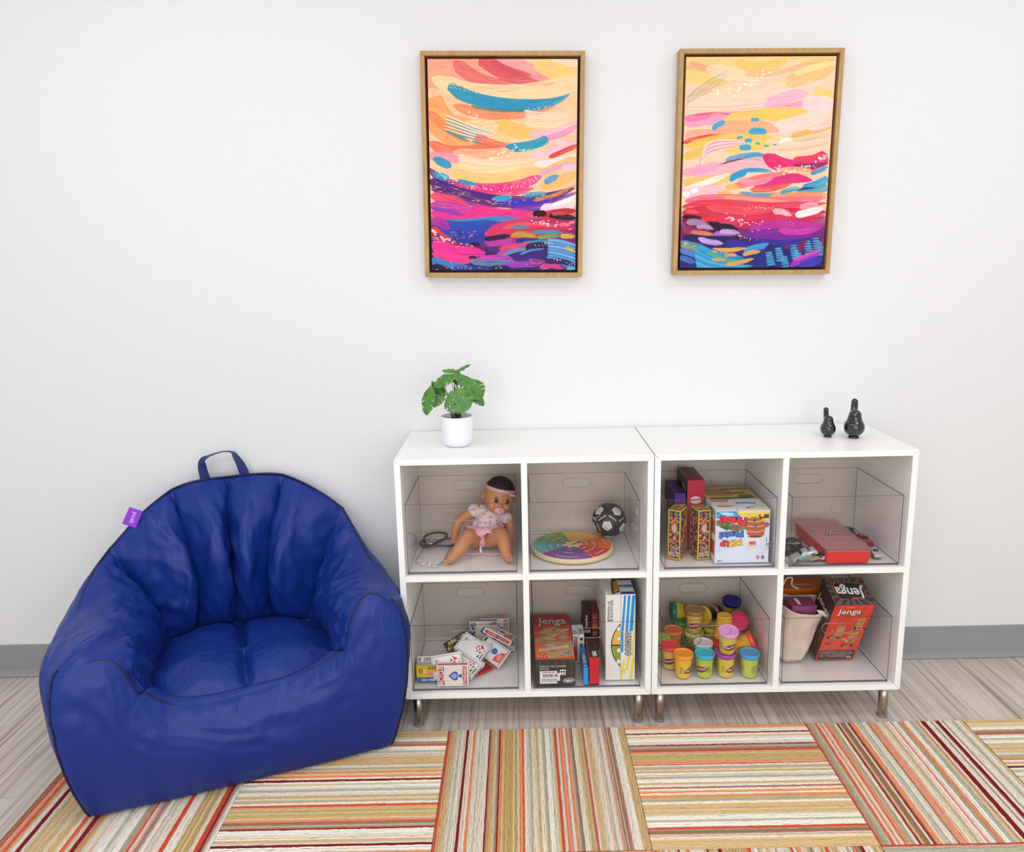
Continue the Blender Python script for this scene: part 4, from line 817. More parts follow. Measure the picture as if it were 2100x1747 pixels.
    S([(230, 1410), (380, 1480), (560, 1490)], 70, (56, 156, 200)); S([(300, 1440), (420, 1500), (540, 1510)], 30, (110, 170, 110), a=.8); S([(560, 1440), (640, 1410), (780, 1390)], 40, (70, 160, 200)); S([(340, 1420), (440, 1432), (580, 1415)], 30, (222, 166, 90), br=.1, t0=.3, t1=.3); S([(425, 1468), (470, 1462), (510, 1466)], 24, (222, 150, 100), br=.1); S([(550, 1465), (600, 1448), (675, 1438)], 30, (216, 160, 90), br=.1); S([(335, 1500), (380, 1498), (440, 1500)], 18, (222, 160, 80), br=0); S([(430, 1535), (520, 1520), (630, 1488)], 28, (220, 160, 70), br=.1)
    S([(700, 1430), (820, 1470), (860, 1540)], 120, (44, 36, 110), br=.1)
    for (x, y, a_) in ((735, 1450, 1.3), (800, 1420, 1.15), (840, 1480, 1.1), (905, 1400, 1.0), (935, 1440, .9), (1000, 1370, 1.2), (1060, 1350, 1.1), (1085, 1380, 1.0)):
        for k in range(6): S([(x - 26 + k * 2, y + k * 17), (x + 20 + k * 5, y - 6 + k * 16)], 13, (70, 165, 200), t0=.1, t1=.1, br=.2)
    S([(940, 1440), (970, 1380), (1000, 1360)], 30, (130, 36, 70), br=.2); S([(840, 1420), (860, 1400), (890, 1390)], 30, (110, 40, 90)); S([(880, 1540), (960, 1500), (1110, 1430)], 40, (170, 50, 190), br=.2); S([(940, 1550), (1010, 1520), (1110, 1480)], 60, (70, 60, 180)); S([(900, 1500), (980, 1470), (1090, 1430)], 22, (220, 70, 180), br=.2)
    P.cross([(780, 870), (880, 890), (1000, 850), (1080, 810), (1140, 775)], 24, 9, 10, (255, 240, 235), 3); P.dots([(780, 870), (900, 890), (1000, 870), (1140, 800)], 60, 12, 3, (255, 225, 230), 1); P.dots([(450, 1200), (560, 1230), (700, 1270)], 46, 18, 4, (255, 225, 220), 2, dash=2.2)
    P.dots([(360, 350), (480, 340), (620, 280), (740, 200)], 70, 16, 4, (255, 245, 220), 4, dash=2.5); P.dots([(550, 1140), (700, 1130), (880, 1170)], 60, 8, 3, (255, 220, 215), 5); P.dots([(520, 1330), (640, 1360), (800, 1390), (1000, 1330), (1110, 1280)], 70, 6, 3.2, (250, 225, 240), 6, dash=1.6)
    P.dots([(350, 1440), (440, 1450), (580, 1425)], 40, 2, 3.2, (255, 245, 190), 7); P.dots([(430, 1480), (510, 1480)], 16, 2, 3.2, (255, 245, 190), 8); P.dots([(550, 1480), (675, 1448)], 22, 2, 3.2, (255, 240, 190), 9); P.dots([(430, 1548), (630, 1500)], 30, 2, 3.2, (255, 240, 170), 10); P.dots([(130, 1370), (180, 1395), (240, 1405)], 20, 3, 3, (255, 250, 240), 11)
    P.dots([(150, 700), (420, 690), (700, 700)], 90, 22, 2.2, (250, 215, 130), 12); P.dots([(840, 1250), (1000, 1260), (1100, 1230)], 30, 14, 3, (230, 150, 130), 13, dash=3); P.dots([(1020, 1540), (1080, 1520)], 10, 14, 3.4, (210, 205, 240), 14, dash=2)
    for i in range(6): S([(165, 430 - i * 9), (300, 360 - i * 14), (450, 290 - i * 16)], 3, (90, 110, 90), br=.7, t0=.02)
framed('framed_painting', 0.3085, 1.5785, 0.462, 0.6215, 0.018, ((120, 132), (1160, 142), (1140, 1592), (160, 1592)), (252, 200, 155), art_left, 'left framed abstract painting with one long teal brush stroke, thin oak frame')
framed('framed_painting', 1.0370, 1.5720, 0.462, 0.6215, 0.012, ((165, 124), (1190, 124), (1105, 1545), (110, 1560)), (252, 208, 175), art_right, 'right framed abstract painting with small scattered blue dabs, thin oak frame')
# ------------------------------------------------------------------ shared builders
def bake(mb, name, m, parent=None, vox=0.0015, sm=6, loc=None):
    me = bpy.data.meshes.new('tmp'); me.from_pydata([tuple(v) for v in mb.v], [], mb.f); o = bpy.data.objects.new('tmp', me); COL.objects.link(o)
    r = o.modifiers.new('r', 'REMESH'); r.mode = 'VOXEL'; r.voxel_size = vox; r.use_smooth_shade = True
    s_ = o.modifiers.new('s', 'SMOOTH'); s_.factor = 0.5; s_.iterations = sm
    dg = bpy.context.evaluated_depsgraph_get(); dg.update(); out = bpy.data.meshes.new_from_object(o.evaluated_get(dg))
    bpy.data.objects.remove(o); bpy.data.meshes.remove(me)
    out.name = name; out.materials.clear(); out.materials.append(m); out.polygons.foreach_set('use_smooth', [True] * len(out.polygons))
    q = bpy.data.objects.new(name, out); COL.objects.link(q)
    if parent is not None: q.parent = parent
    if loc is not None: q.location = loc
    return q
def basis(right, upv):
    x = Vector(right).normalized(); z = Vector(upv); z = (z - x * z.dot(x)).normalized(); y = z.cross(x)
    return Matrix((x, y, z)).transposed()
# ------------------------------------------------------------------ potted plant
PX, PY, PZ = 0.164, -0.196, 0.8
pot_m = mat('white_ceramic', (240, 240, 246), rough=0.35, spec=0.5, coat=0.2)
soil = mat('dark_soil', (26, 20, 17), rough=0.95, bump=1.0, bscale=250)
stem_m = mat('plant_stem', (46, 38, 30), rough=0.6)
def leaf_mat():
    m = mat('monstera_leaf', (74, 128, 46), rough=0.38, spec=0.5, var=0.30, vscale=55)
    return m
leafm = leaf_mat(); rib_m = mat('leaf_rib', (120, 158, 84), rough=0.5)
plant = thing('potted_plant', 'small split-leaf plant in a white round pot on the left shelf unit', 'plant', (PX, PY, PZ))
MB().lathe([(0.027, 0.0), (0.031, 0.001), (0.0365, 0.006), (0.0415, 0.016), (0.0440, 0.030), (0.0446, 0.060), (0.0448, 0.086), (0.0440, 0.0875), (0.0432, 0.086), (0.0428, 0.060), (0.0426, 0.056)], pot_m, 56).build('pot', plant)
MB().lathe([(0.0428, 0.070), (0.036, 0.073), (0.018, 0.0745), (0.0001, 0.075)], soil, 32).build('soil', plant)
def leaf(att, tip, w, nrm, droop=0.12, cup=0.15, holes=(), seed=0):
    A = Vector(att); B = Vector(tip); ax = (B - A); L = ax.length; ax.normalize()
    n = Vector(nrm); n = (n - ax * n.dot(ax)).normalized(); sd = n.cross(ax)
    rnd = random.Random(seed); mb = MB(); NU, NV = 96, 26
    slits = [(0.30, 0.50, 1), (0.50, 0.55, 1), (0.40, 0.52, -1), (0.60, 0.6, -1)] if w > 0.028 else [(0.45, 0.6, 1)]
    for side in (1, -1):
        vs = []; fs = []
        for i in range(NU + 1):
            u = i / NU
            hw = (math.sin(PI * min(1, u * 0.92 + 0.06)) ** 0.72) * (1 - 0.25 * u) * 1.12
            if u < 0.16: hw *= 0.62 + 2.4 * u
            back = -0.16 * max(0, 1 - u / 0.22)
            if u > 0.94: hw *= (1 - u) / 0.06 * 0.8 + 0.05
            for j in range(NV + 1):
                v = j / NV; x = (u + back * v + 0.05 * v * (1 - u)) * L; s_ = side * v * hw * w / 2
                z = -droop * L * (u ** 2) * 1.3 + cup * abs(s_) * (1.0 - 1.6 * v) + 0.02 * L * math.sin(u * 20 + seed) * v * v
                vs.append(A + ax * x + sd * s_ + n * z)
        for i in range(NU):
            for j in range(NV):
                u = (i + 0.5) / NU; v = (j + 0.5) / NV; cut = False
                for c, v0, sg in slits:
                    if sg == side and v > v0 and abs(u - (c + 0.14 * v)) < 0.020 * (v - v0 + .12) / (1.12 - v0) + .006: cut = True
                    if sg == side and 0.25 < v < 0.38 and abs(u - (c - 0.10)) < 0.016 and w > 0.05: cut = True
                if not cut:
                    q = (i * (NV + 1) + j, (i + 1) * (NV + 1) + j, (i + 1) * (NV + 1) + j + 1, i * (NV + 1) + j + 1)
                    fs.append(q if side > 0 else q[::-1])
        mb.add(vs, fs, leafm, True)
    o = mb.build('leaf', plant); so = o.modifiers.new('t', 'SOLIDIFY'); so.thickness = 0.0006
    P = [A + ax * (L * t) + n * (-droop * L * t * t * 1.3 + 0.0006) for t in (0, .25, .5, .75, .95)]
    MB().tube(P, [0.0009, 0.0008, 0.0006, 0.0004, 0.0002], rib_m, 5).build('midrib', o)
def PQ(X, Y, dy=0.0): return Vector(((X - 790) * 0.00017, dy, 0.087 - (Y - 1030) * 0.00017))
LV = [((780, 300, .00), (1055, 165, -.015), .020, (-.3, -.4, .8), 0), ((790, 300, .01), (560, 262, .03), .030, (0, -.35, 1), .1), ((770, 350, -.01), (425, 470, -.03), .044, (-.3, -.75, .75), .15),
      ((790, 300, -.01), (900, 430, -.02), .026, (.3, -.9, .5), .1), ((395, 545, -.02), (268, 975, -.035), .042, (-.35, -.95, .3), .12), ((590, 640, -.01), (415, 838, -.03), .030, (.1, -.8, .6), .1),
      ((790, 575, -.045), (945, 905, -.07), .088, (-.1, -.9, .55), .06), ((1035, 450, -.01), (1225, 735, -.02), .064, (.35, -.9, .5), .1), ((905, 370, -.01), (1060, 610, -.02), .042, (.1, -.8, .8), .1),
      ((1020, 600, .0), (1265, 855, -.01), .034, (.2, -.8, .6), .1), ((405, 470, .01), (500, 690, .0), .022, (.6, -.7, .2), .1), ((700, 420, .01), (860, 470, .03), .040, (0, -.6, .8), .1), ((560, 520, .015), (480, 720, .01), .032, (-.3, -.9, .2), .1), ((940, 600, .01), (1100, 810, .005), .036, (.1, -.9, .4), .1)]
for i, (a, b, w, n, dr) in enumerate(LV):
    A_ = PQ(a[0], a[1], a[2]); B_ = PQ(b[0], b[1], b[2]); leaf(A_, B_, w, n, dr, seed=i)
    k = i * 2.399; base = Vector((0.010 * math.cos(k), 0.008 * math.sin(k), 0.072)); mid = base.lerp(A_, 0.55) + Vector((0, 0, 0.010)) - Vector((A_.x - base.x, 0, 0)) * 0.18
    MB().tube(catmull([base, mid, A_], 6), [0.0015] * 6 + [0.0010] * 7, stem_m if True else None, 6).build('stem', plant)

# ------------------------------------------------------------------ two black bird ornaments
blk = mat('glazed_black', (12, 12, 15), rough=0.10, spec=0.6, coat=0.6)
def bird(loc, s, tail_dx, label):
    r = thing('bird_ornament', label, 'ornament', loc, group='black bird ornaments'); mb = MB()
    mb.sphere((0, 0, 0.030 * s), 0.0270 * s, blk, 24, sc=(1.0, 1.05, 0.98))
    mb.lathe([(0.025 * s, 0.035 * s), (0.0195 * s, 0.050 * s), (0.0168 * s, 0.060 * s), (0.0150 * s, 0.066 * s)], blk, 32)
    mb.sphere((0, -0.001 * s, 0.0620 * s), 0.0165 * s, blk, 20)
    mb.tube([(0, 0.010 * s, 0.040 * s), (tail_dx * 0.4, 0.018 * s, 0.056 * s), (tail_dx * 0.8, 0.026 * s, 0.078 * s), (tail_dx, 0.030 * s, 0.094 * s)], [0.012 * s, 0.0095 * s, 0.0095 * s, 0.0088 * s], blk, 20)
    mb.sphere((tail_dx, 0.030 * s, 0.094 * s), 0.0090 * s, blk, 16)
    bake(mb, 'body', blk, r, vox=0.0007 * s, sm=22)
    MB().lathe([(0.0135 * s, 0), (0.0145 * s, 0.0008), (0.0140 * s, 0.0045 * s), (0.011 * s, 0.007 * s)], blk, 28).build('foot_ring', r)
    MB().tube([(0.000, -0.0165 * s, 0.0640 * s), (0.0, -0.0215 * s, 0.0618 * s), (0.0, -0.0235 * s, 0.0600 * s)], [0.0038 * s, 0.0020 * s, 0.0004], blk, 10).build('beak', r)
bird((1.293, -0.198, 0.8), 1.05, 0.011, 'larger black glazed bird ornament, nearer the right end of the shelf unit')
bird((1.226, -0.180, 0.8), 0.80, 0.001, 'smaller black glazed bird ornament, left of its larger mate')
# ------------------------------------------------------------------ boxes with printed faces
ZU, ZL = 0.4747, 0.1222
class Carton:
    def __init__(s, w, d, h, m, bev=0.0005, top=None):
        s.w, s.d, s.h = w, d, h; s.mb = MB(); s.mb.box(-w / 2, w / 2, -d / 2, d / 2, 0, h, m, bev=bev)
        s.F = Fr((-w / 2, -d / 2, 0), (1, 0, 0), (0, 0, 1)); s.T = Fr((-w / 2, -d / 2, h), (1, 0, 0), (0, 1, 0))
        s.L = Fr((-w / 2, d / 2, 0), (0, -1, 0), (0, 0, 1)); s.R = Fr((w / 2, -d / 2, 0), (0, 1, 0), (0, 0, 1)); s.B = Fr((-w / 2, d / 2, 0), (1, 0, 0), (0, -1, 0))
        s.K = Fr((w / 2, d / 2, 0), (-1, 0, 0), (0, 0, 1))
    def put(s, name, label, cat, loc, right=(1, 0, 0), up=(0, 0, 1), group=None, center=False):
        o = s.mb.build(name); R_ = basis(right, up); o.rotation_euler = R_.to_euler()
        l = Vector(loc); 
        if center: l = l - R_ @ Vector((0, 0, s.h / 2))
        o.location = l; tag(o, label, cat, group); return o
WHT = C(238, 236, 232); RED = C(196, 30, 42); BLK = C(28, 26, 28); GRY = C(120, 118, 120); BLU = C(34, 42, 110)
# ---- bin: baby doll and stethoscope
skin = mat('doll_vinyl', (196, 134, 90), rough=0.42, spec=0.4)
dr = thing('baby_doll', 'brown-skinned baby doll in pink and white dress with dummy, sitting in the top left bin', 'doll', (0.225, -0.155, ZU))
TD = Matrix.Translation((-0.225, 0.155, -ZU)); mb = MB()
def limb(P, r): mb.tube(catmull([Vector(p) for p in P], 4), list(np.interp(np.linspace(0, 1, (len(P) - 1) * 4 + 1), np.linspace(0, 1, len(r)), r)), skin, 14, M=TD); [mb.sphere(p, q, skin, 12, M=TD) for p, q in ((P[0], r[0]), (P[-1], r[-1]))]
mb.sphere((.222, -.150, .502), .030, skin, 16, M=TD, sc=(1.15, 1, .9)); mb.sphere((.232, -.142, .532), .031, skin, 16, M=TD); mb.sphere((.245, -.132, .562), .029, skin, 16, M=TD)
limb([(.250, -.130, .575), (.264, -.130, .600)], [.016, .017])
HM = Matrix.Translation(Vector((.2755, -.140, .634)) - Vector((.225, -.155, ZU))) @ Matrix.Rotation(math.radians(15), 4, 'Y') @ Matrix.Rotation(math.radians(13), 4, 'Z')
def HP(p): return HM @ Vector(p)
mb.sphere((0, 0, .004), 1, skin, 24, M=HM, sc=(.0465, .046, .052)); mb.sphere((0, -.010, -.026), 1, skin, 18, M=HM, sc=(.036, .034, .028)); mb.sphere((-.020, -.030, -.024), .013, skin, 12, M=HM); mb.sphere((.020, -.030, -.024), .013, skin, 12, M=HM)
for sx in (-1, 1): mb.sphere((sx * .0455, .002, -.010), 1, skin, 12, M=HM, sc=(.006, .008, .012))
mb.sphere((0, -.045, -.020), .0055, skin, 10, M=HM)
limb([(.214, -.130, .586), (.182, -.133, .572), (.152, -.140, .552), (.146, -.152, .532), (.143, -.165, .518)], [.0155, .0155, .014, .0125, .0105])
limb([(.286, -.128, .574), (.304, -.138, .552), (.308, -.150, .528), (.307, -.172, .506), (.306, -.190, .494)], [.015, .0145, .013, .0115, .0095])
limb([(.205, -.158, .502), (.192, -.190, .522), (.184, -.214, .530), (.166, -.240, .512), (.149, -.261, .495), (.139, -.272, .488)], [.026, .025, .0225, .019, .0145, .013])
limb([(.242, -.158, .502), (.268, -.192, .523), (.283, -.214, .532), (.291, -.240, .515), (.296, -.262, .496), (.302, -.272, .489)], [.026, .025, .0225, .019, .0145, .013])
for c, dx in (((.132, -.279, .486), -.5), ((.307, -.279, .487), .4)):
    mb.sphere(c, 1, skin, 12, M=TD, sc=(.0105, .014, .0095))
    for k in range(5): mb.sphere((c[0] - .009 + k * .0045, c[1] - .011 - .002 * math.sin(k), c[2] + .003 - abs(k - 1) * .0008), .0036 if k else .0046, skin, 10, M=TD)
for (hx, hy, hz, sg) in ((.142, -.168, .513, 1), (.306, -.196, .489, -1)):
    mb.sphere((hx, hy, hz), 1, skin, 12, M=TD, sc=(.0105, .008, .010))
    for k in range(4):
        x = hx - .008 + k * .0053; mb.tube([(x, hy - .003, hz - .005), (x + .0004, hy - .008, hz - .012 - .002 * math.sin(k + .6)), (x + .0008, hy - .006, hz - .017)], [.0031, .0028, .0024], skin, 8, M=TD)
    mb.tube([(hx + sg * .008, hy - .002, hz + .002), (hx + sg * .014, hy - .008, hz - .001), (hx + sg * .016, hy - .012, hz - .004)], [.0034, .0031, .0026], skin, 8, M=TD)
bake(mb, 'body', skin, dr, vox=0.0009, sm=2)
hairm = mat('doll_painted_hair', (44, 26, 20), rough=0.6, bump=0.3, bscale=200); mb = MB()
hv = []; hf = []; NA, NR = 36, 14
for j in range(NR + 1):
    ph = (PI * 0.40) * j / NR + 0.0001
    for i in range(NA): a = 2 * PI * i / NA; k = 1.0 + (0.30 if math.sin(a) > 0 else 0.0) * math.sin(a) * (j / NR); pp = ph * k; hv.append(HP((.0478 * math.sin(pp) * math.cos(a), .0474 * math.sin(pp) * math.sin(a), .004 + .0532 * math.cos(pp))))
for j in range(NR):
    for i in range(NA): hf.append((j * NA + i, (j + 1) * NA + i, (j + 1) * NA + (i + 1) % NA, j * NA + (i + 1) % NA))
mb.add(hv, hf, hairm, True); ho = mb.build('hair', dr); ho.modifiers.new('t', 'SOLIDIFY').thickness = 0.001
pink = mat('doll_pink_cloth', (232, 176, 186), rough=0.8, bump=0.4, bscale=300)
band = []
for i in range(37):
    a = 2 * PI * i / 36; zz = .021; rr = math.sqrt(max(0, 1 - ((zz - .004) / .052) ** 2)); band.append(HP((.0484 * rr * math.cos(a), .0478 * rr * math.sin(a), zz - .004 * math.sin(a))))
mb = MB(); 
for i in range(36):
    pass
vs = []; upd = (HM.to_3x3() @ Vector((0, 0, 1))).normalized()
for p in band[:36]: vs += [p + upd * .0052, p - upd * .0052]
mb.add(vs, [(2 * i, 2 * i + 1, (2 * i + 3) % 72, (2 * i + 2) % 72) for i in range(36)], pink, True); hb = mb.build('headband', dr); hb.modifiers.new('t', 'SOLIDIFY').thickness = 0.0022
mb = MB()
for sg, an in ((-1, .5), (1, -.5)):
    c = HP((.022, -.046, .020)); e = HP((.022 + sg * .017, -.047, .020 + (.010 if sg < 0 else -.002))); mid = c.lerp(e, .6); mb.tube([c, mid, e], [.0022, .0085, .0035], pink, 12, flat=.45)
mb.sphere(HP((.022, -.048, .020)), .0042, pink, 10); mb.build('bow', hb)
for ex in (-.0165, .0165):
    n_ = HM.to_3x3() @ Vector((ex * 9, -1, 0)); mbx = MB(); mbx.sphere((0, 0, 0), 1, C(235, 230, 225), 12, M=HM @ Matrix.Translation((ex, -.0432, -.0055)) @ Matrix.Rotation(math.atan2(ex, .046) * 1.0, 4, 'Z'), sc=(.0066, .0020, .0050))
    mbx.sphere((0, 0, 0), 1, C(30, 16, 12), 12, M=HM @ Matrix.Translation((ex + .0008, -.0448, -.0055)) @ Matrix.Rotation(math.atan2(ex, .046), 4, 'Z'), sc=(.0062, .0026, .0056))
    mbx.sphere((0, 0, 0), .0010, C(250, 250, 250), 8, M=HM @ Matrix.Translation((ex - .0008, -.0470, -.0035)))
    mbx.tube([HP((ex + k * .0035, -.0462 + abs(ex + k * .0035) * .12, .0045 + .0012 * (1 - k * k))) for k in (-1.4, -.7, 0, .7, 1.4)], .0005, C(60, 32, 20), 6); mbx.tube([HP((ex + k * .0040, -.0452 + abs(ex + k * .004) * .14, -.0005 + .0008 * (1 - k * k))) for k in (-1.6, -.8, 0, .8, 1.6)], .0006, C(24, 14, 12), 6)
    mbx.build('eye', dr)
pac = mat('dummy_pink_plastic', (226, 150, 158), rough=0.35); mb = MB()
mb.sphere((0, 0, 0), 1, pac, 16, M=HM @ Matrix.Translation((0, -.047, -.034)), sc=(.0155, .0045, .0105)); mb.sphere((0, 0, 0), 1, pac, 14, M=HM @ Matrix.Translation((0, -.053, -.036)), sc=(.0085, .005, .0078)); pc = mb.build('dummy', dr)
mb = MB(); mb.tube([HP((.0085 * math.cos(a), -.057, -.033 + .0095 * math.sin(a))) for a in [PI * k / 10 - .1 for k in range(12)]], .0012, C(246, 226, 226), 8); mb.build('dummy_ring', pc)
def spot_mat(name, base, sp, scale):
    m = bpy.data.materials.new(name); m.use_nodes = True; nt = m.node_tree; b = nt.nodes['Principled BSDF']; b.inputs['Roughness'].default_value = .85
    v = nt.nodes.new('ShaderNodeTexVoronoi'); v.inputs['Scale'].default_value = scale; tc = nt.nodes.new('ShaderNodeTexCoord'); nt.links.new(tc.outputs['Object'], v.inputs['Vector'])
    r = nt.nodes.new('ShaderNodeValToRGB'); r.color_ramp.elements[0].position = .28; r.color_ramp.elements[0].color = lin(sp); r.color_ramp.elements[1].position = .42; r.color_ramp.elements[1].color = lin(base)
    nt.links.new(v.outputs['Distance'], r.inputs[0]); nt.links.new(r.outputs[0], b.inputs['Base Color']); return m
dm = spot_mat('doll_dress_print', (224, 208, 208), (208, 158, 168), 75)
mb = MB(); mb.sphere((.244, -.134, .562), 1, dm, 18, M=TD, sc=(.040, .034, .034)); mb.sphere((.233, -.146, .540), 1, dm, 18, M=TD, sc=(.044, .036, .026))
mb.sphere((.200, -.132, .585), 1, dm, 14, M=TD, sc=(.0195, .0185, .0215)); mb.sphere((.296, -.136, .561), 1, dm, 14, M=TD, sc=(.020, .0185, .0195)); mb.sphere((.226, -.130, .582), .020, dm, 12, M=TD); mb.sphere((.272, -.131, .570), .022, dm, 12, M=TD)
dd = bake(mb, 'dress', dm, dr, vox=0.0014, sm=5)
mb = MB(); NV_ = 40; vs = []
for j, (k, dz) in enumerate(((1.0, .004), (1.14, -.006), (1.26, -.016))):
    for i in range(NV_): a = 2 * PI * i / NV_; w_ = 1 + .05 * math.sin(a * 9) * j; vs.append(TD @ Vector((.231 + .046 * k * w_ * math.cos(a), -.152 + .043 * k * w_ * math.sin(a), .548 + dz + .004 * math.sin(a * 9 + 1) * j)))
mb.add(vs, [(j * NV_ + i, (j + 1) * NV_ + i, (j + 1) * NV_ + (i + 1) % NV_, j * NV_ + (i + 1) % NV_) for j in range(2) for i in range(NV_)], pink, True); sk = mb.build('skirt_frill', dr); sk.modifiers.new('t', 'SOLIDIFY').thickness = 0.0015
mb = MB(); mb.sphere((.223, -.158, .505), 1, pink, 14, M=TD, sc=(.034, .028, .026)); bake(mb, 'pants', pink, dr, vox=0.0016, sm=3)
mb = MB(); mb.tube([TD @ Vector(p) for p in catmull([(.168, -.200, .477), (.195, -.212, .477), (.222, -.208, .477), (.250, -.216, .477), (.278, -.210, .477)], 5)], .0016, pink, 6); mb.tube([TD @ Vector(p) for p in ((.222, -.205, .479), (.219, -.196, .487), (.223, -.186, .494))], .0035, C(240, 226, 226), 8); mb.build('romper_tie', dr)

# stethoscope
tub = mat('rubber_tube_grey', (74, 66, 70), rough=0.45); chrome = mat('polished_steel', (200, 198, 196), rough=0.15, metal=1.0)
st = thing('stethoscope', 'toy stethoscope with dark tubing and silver ear bow, left of the baby doll', 'stethoscope', (0.08, -0.16, ZU)); TS = Matrix.Translation((-0.08, 0.16, -ZU))
def ts(P, z=0.0): return [TS @ Vector((p[0], p[1], ZU + .0042 + p[2] + z)) for p in catmull([tuple(p) + (0,) * (3 - len(p)) for p in P], 6)]
MB().tube(ts([(.041, -.106, .004), (.045, -.075, .008), (.069, -.056, .010), (.096, -.058, .010), (.110, -.072, .008), (.104, -.095, .004), (.085, -.112, 0), (.060, -.150, 0), (.042, -.150, .004), (.036, -.128, .006), (.042, -.100, .004)]), .0036, tub, 10).build('tube', st)
MB().tube(ts([(.085, -.110, .003), (.100, -.099, .004), (.117, -.094, .004), (.135, -.100, 0), (.140, -.118, 0), (.130, -.145, 0), (.102, -.160, .006), (.071, -.158, .006), (.052, -.150, .008), (.049, -.170, .004)]), .0034, tub, 10).build('tube', st)
MB().tube(ts([(.049, -.168, .004), (.043, -.215), (.037, -.255), (.045, -.277), (.062, -.282), (.078, -.277)]), .0016, chrome, 8).build('ear_tube', st)
MB().tube(ts([(.126, -.158, .002), (.124, -.200), (.119, -.250), (.110, -.283), (.097, -.298), (.082, -.294)]), .0016, chrome, 8).build('ear_tube', st)
for p in ((.080, -.276), (.080, -.293)): MB().sphere(TS @ Vector((p[0], p[1], ZU + .005)), .0042, C(200, 198, 200), 12, sc=(1.3, 1, 1)).build('ear_tip', st)
MB().lathe([(.0215, 0), (.0225, .002), (.0220, .005), (.012, .0075), (.006, .012), (.0001, .0125)], chrome, 32, Matrix.Translation(TS @ Vector((.062, -.104, ZU + .001)))).build('chest_piece', st)

# ---- bin: round wooden puzzle and ball
wood = mat('birch_edge', (226, 202, 160), rough=0.55, var=0.1, vscale=60, vstretch=(1, 1, 6)); r_ = 0.1205
pz = thing('round_wooden_puzzle', 'round wooden feelings puzzle board with coloured wedges, lying flat in its bin', 'wooden puzzle', (0.490, -0.178, ZU + 0.0003))
mb = MB(); mb.lathe([(r_ - .001, 0), (r_, .001), (r_, .011), (r_ - .001, .012)], wood, 96); mb.build('board', pz)
fr = Fr((0, 0, .012), (1, 0, 0), (0, 1, 0))
SEC = [(-62, -18, (206, 58, 52), ['ANNOYED', 'FRUSTRATED', 'ANGRY'], 'red'), (-18, 38, (232, 112, 50), ['NERVOUS', 'ANXIOUS', 'SCARED'], 'orange'), (38, 102, (232, 176, 62), ['PROUD', 'JOYFUL', 'HAPPY'], 'yellow'),
       (102, 160, (120, 150, 66), ['RELAXED', 'THANKFUL', 'CALM'], 'green'), (160, 214, (84, 172, 178), ['SHY', 'GUILTY', 'BORED'], 'teal'), (214, 298, (128, 70, 150), ['DISAPPOINTED', 'LONELY', 'SAD'], 'purple')]
for a0, a1, col, words, nm in SEC:
    mb = MB(); R0 = [.018, .052, .078, .1135]
    for k in range(3):
        f = (.86, .95, 1.06)[k]; m = C(*[min(255, int(c * f)) for c in col]); A0, A1 = math.radians(a0 + .6), math.radians(a1 - .6); n = 18; P = []
        ro, ri = R0[k + 1] - .0004, R0[k] + .0004
        for i in range(n + 1):
            a = A0 + (A1 - A0) * i / n; w_ = ro + (.0035 * max(0, math.sin((a - A0) / (A1 - A0) * PI * 4)) if k < 2 else 0); P.append((w_ * math.cos(a), w_ * math.sin(a)))
        for i in range(n + 1):
            a = A1 + (A0 - A1) * i / n; P.append((ri * math.cos(a), ri * math.sin(a)))
        nn = len(P) // 2; zt = .0008 - k * .00015
        vs = [fr.p(x, y, zt) for x, y in P] + [fr.p(x, y, 0.0) for x, y in P]; N2 = len(P)
        mb.add(vs, [(i, i + 1, N2 - 2 - i, N2 - 1 - i) for i in range(nn - 1)] + [(i, N2 + i, N2 + (i + 1) % N2, (i + 1) % N2) for i in range(N2)], m)
    am = (A0 + A1) / 2; ts_ = C(245, 240, 235)
    for k, (rr, h) in enumerate(((.098, .0068), (.0665, .0062), (.043, .0055))):
        t_ = words[k]
        flip = math.sin(am) < 0.2
        rot = am + (PI / 2 if not flip else PI / 2)
        mb.text(fr, t_, rr * math.cos(am), rr * math.sin(am), h, ts_, off=.0011, rot=am - PI / 2 + PI * 0, bold=.02, spacing=1.05, warp=(lambda x, y, rr=rr: ((rr + y) * math.sin(x / rr), (rr + y) * math.cos(x / rr) - rr)))
    o = mb.build('puzzle_wedge', pz); tag(o, nm + ' wedge with white lettering')
mb = MB(); P = []
for i in range(24):
    a = 2 * PI * i / 24; q = .026 if (i // 2) % 2 == 0 else .016; P.append((q * math.cos(a) * 1.15, q * math.sin(a)))
mb.add([fr.p(0, 0, .0019)] + [fr.p(x, y, .0019) for x, y in P] + [fr.p(x, y, 0) for x, y in P], [(0, 1 + i, 1 + (i + 1) % 24) for i in range(24)] + [(1 + i, 25 + i, 25 + (i + 1) % 24, 1 + (i + 1) % 24) for i in range(24)], wood)
mb.tube([fr.p(-.002, -.006, .003), fr.p(.024, .020, .003)], .0011, C(90, 70, 50), 6); mb.build('centre_star', pz)
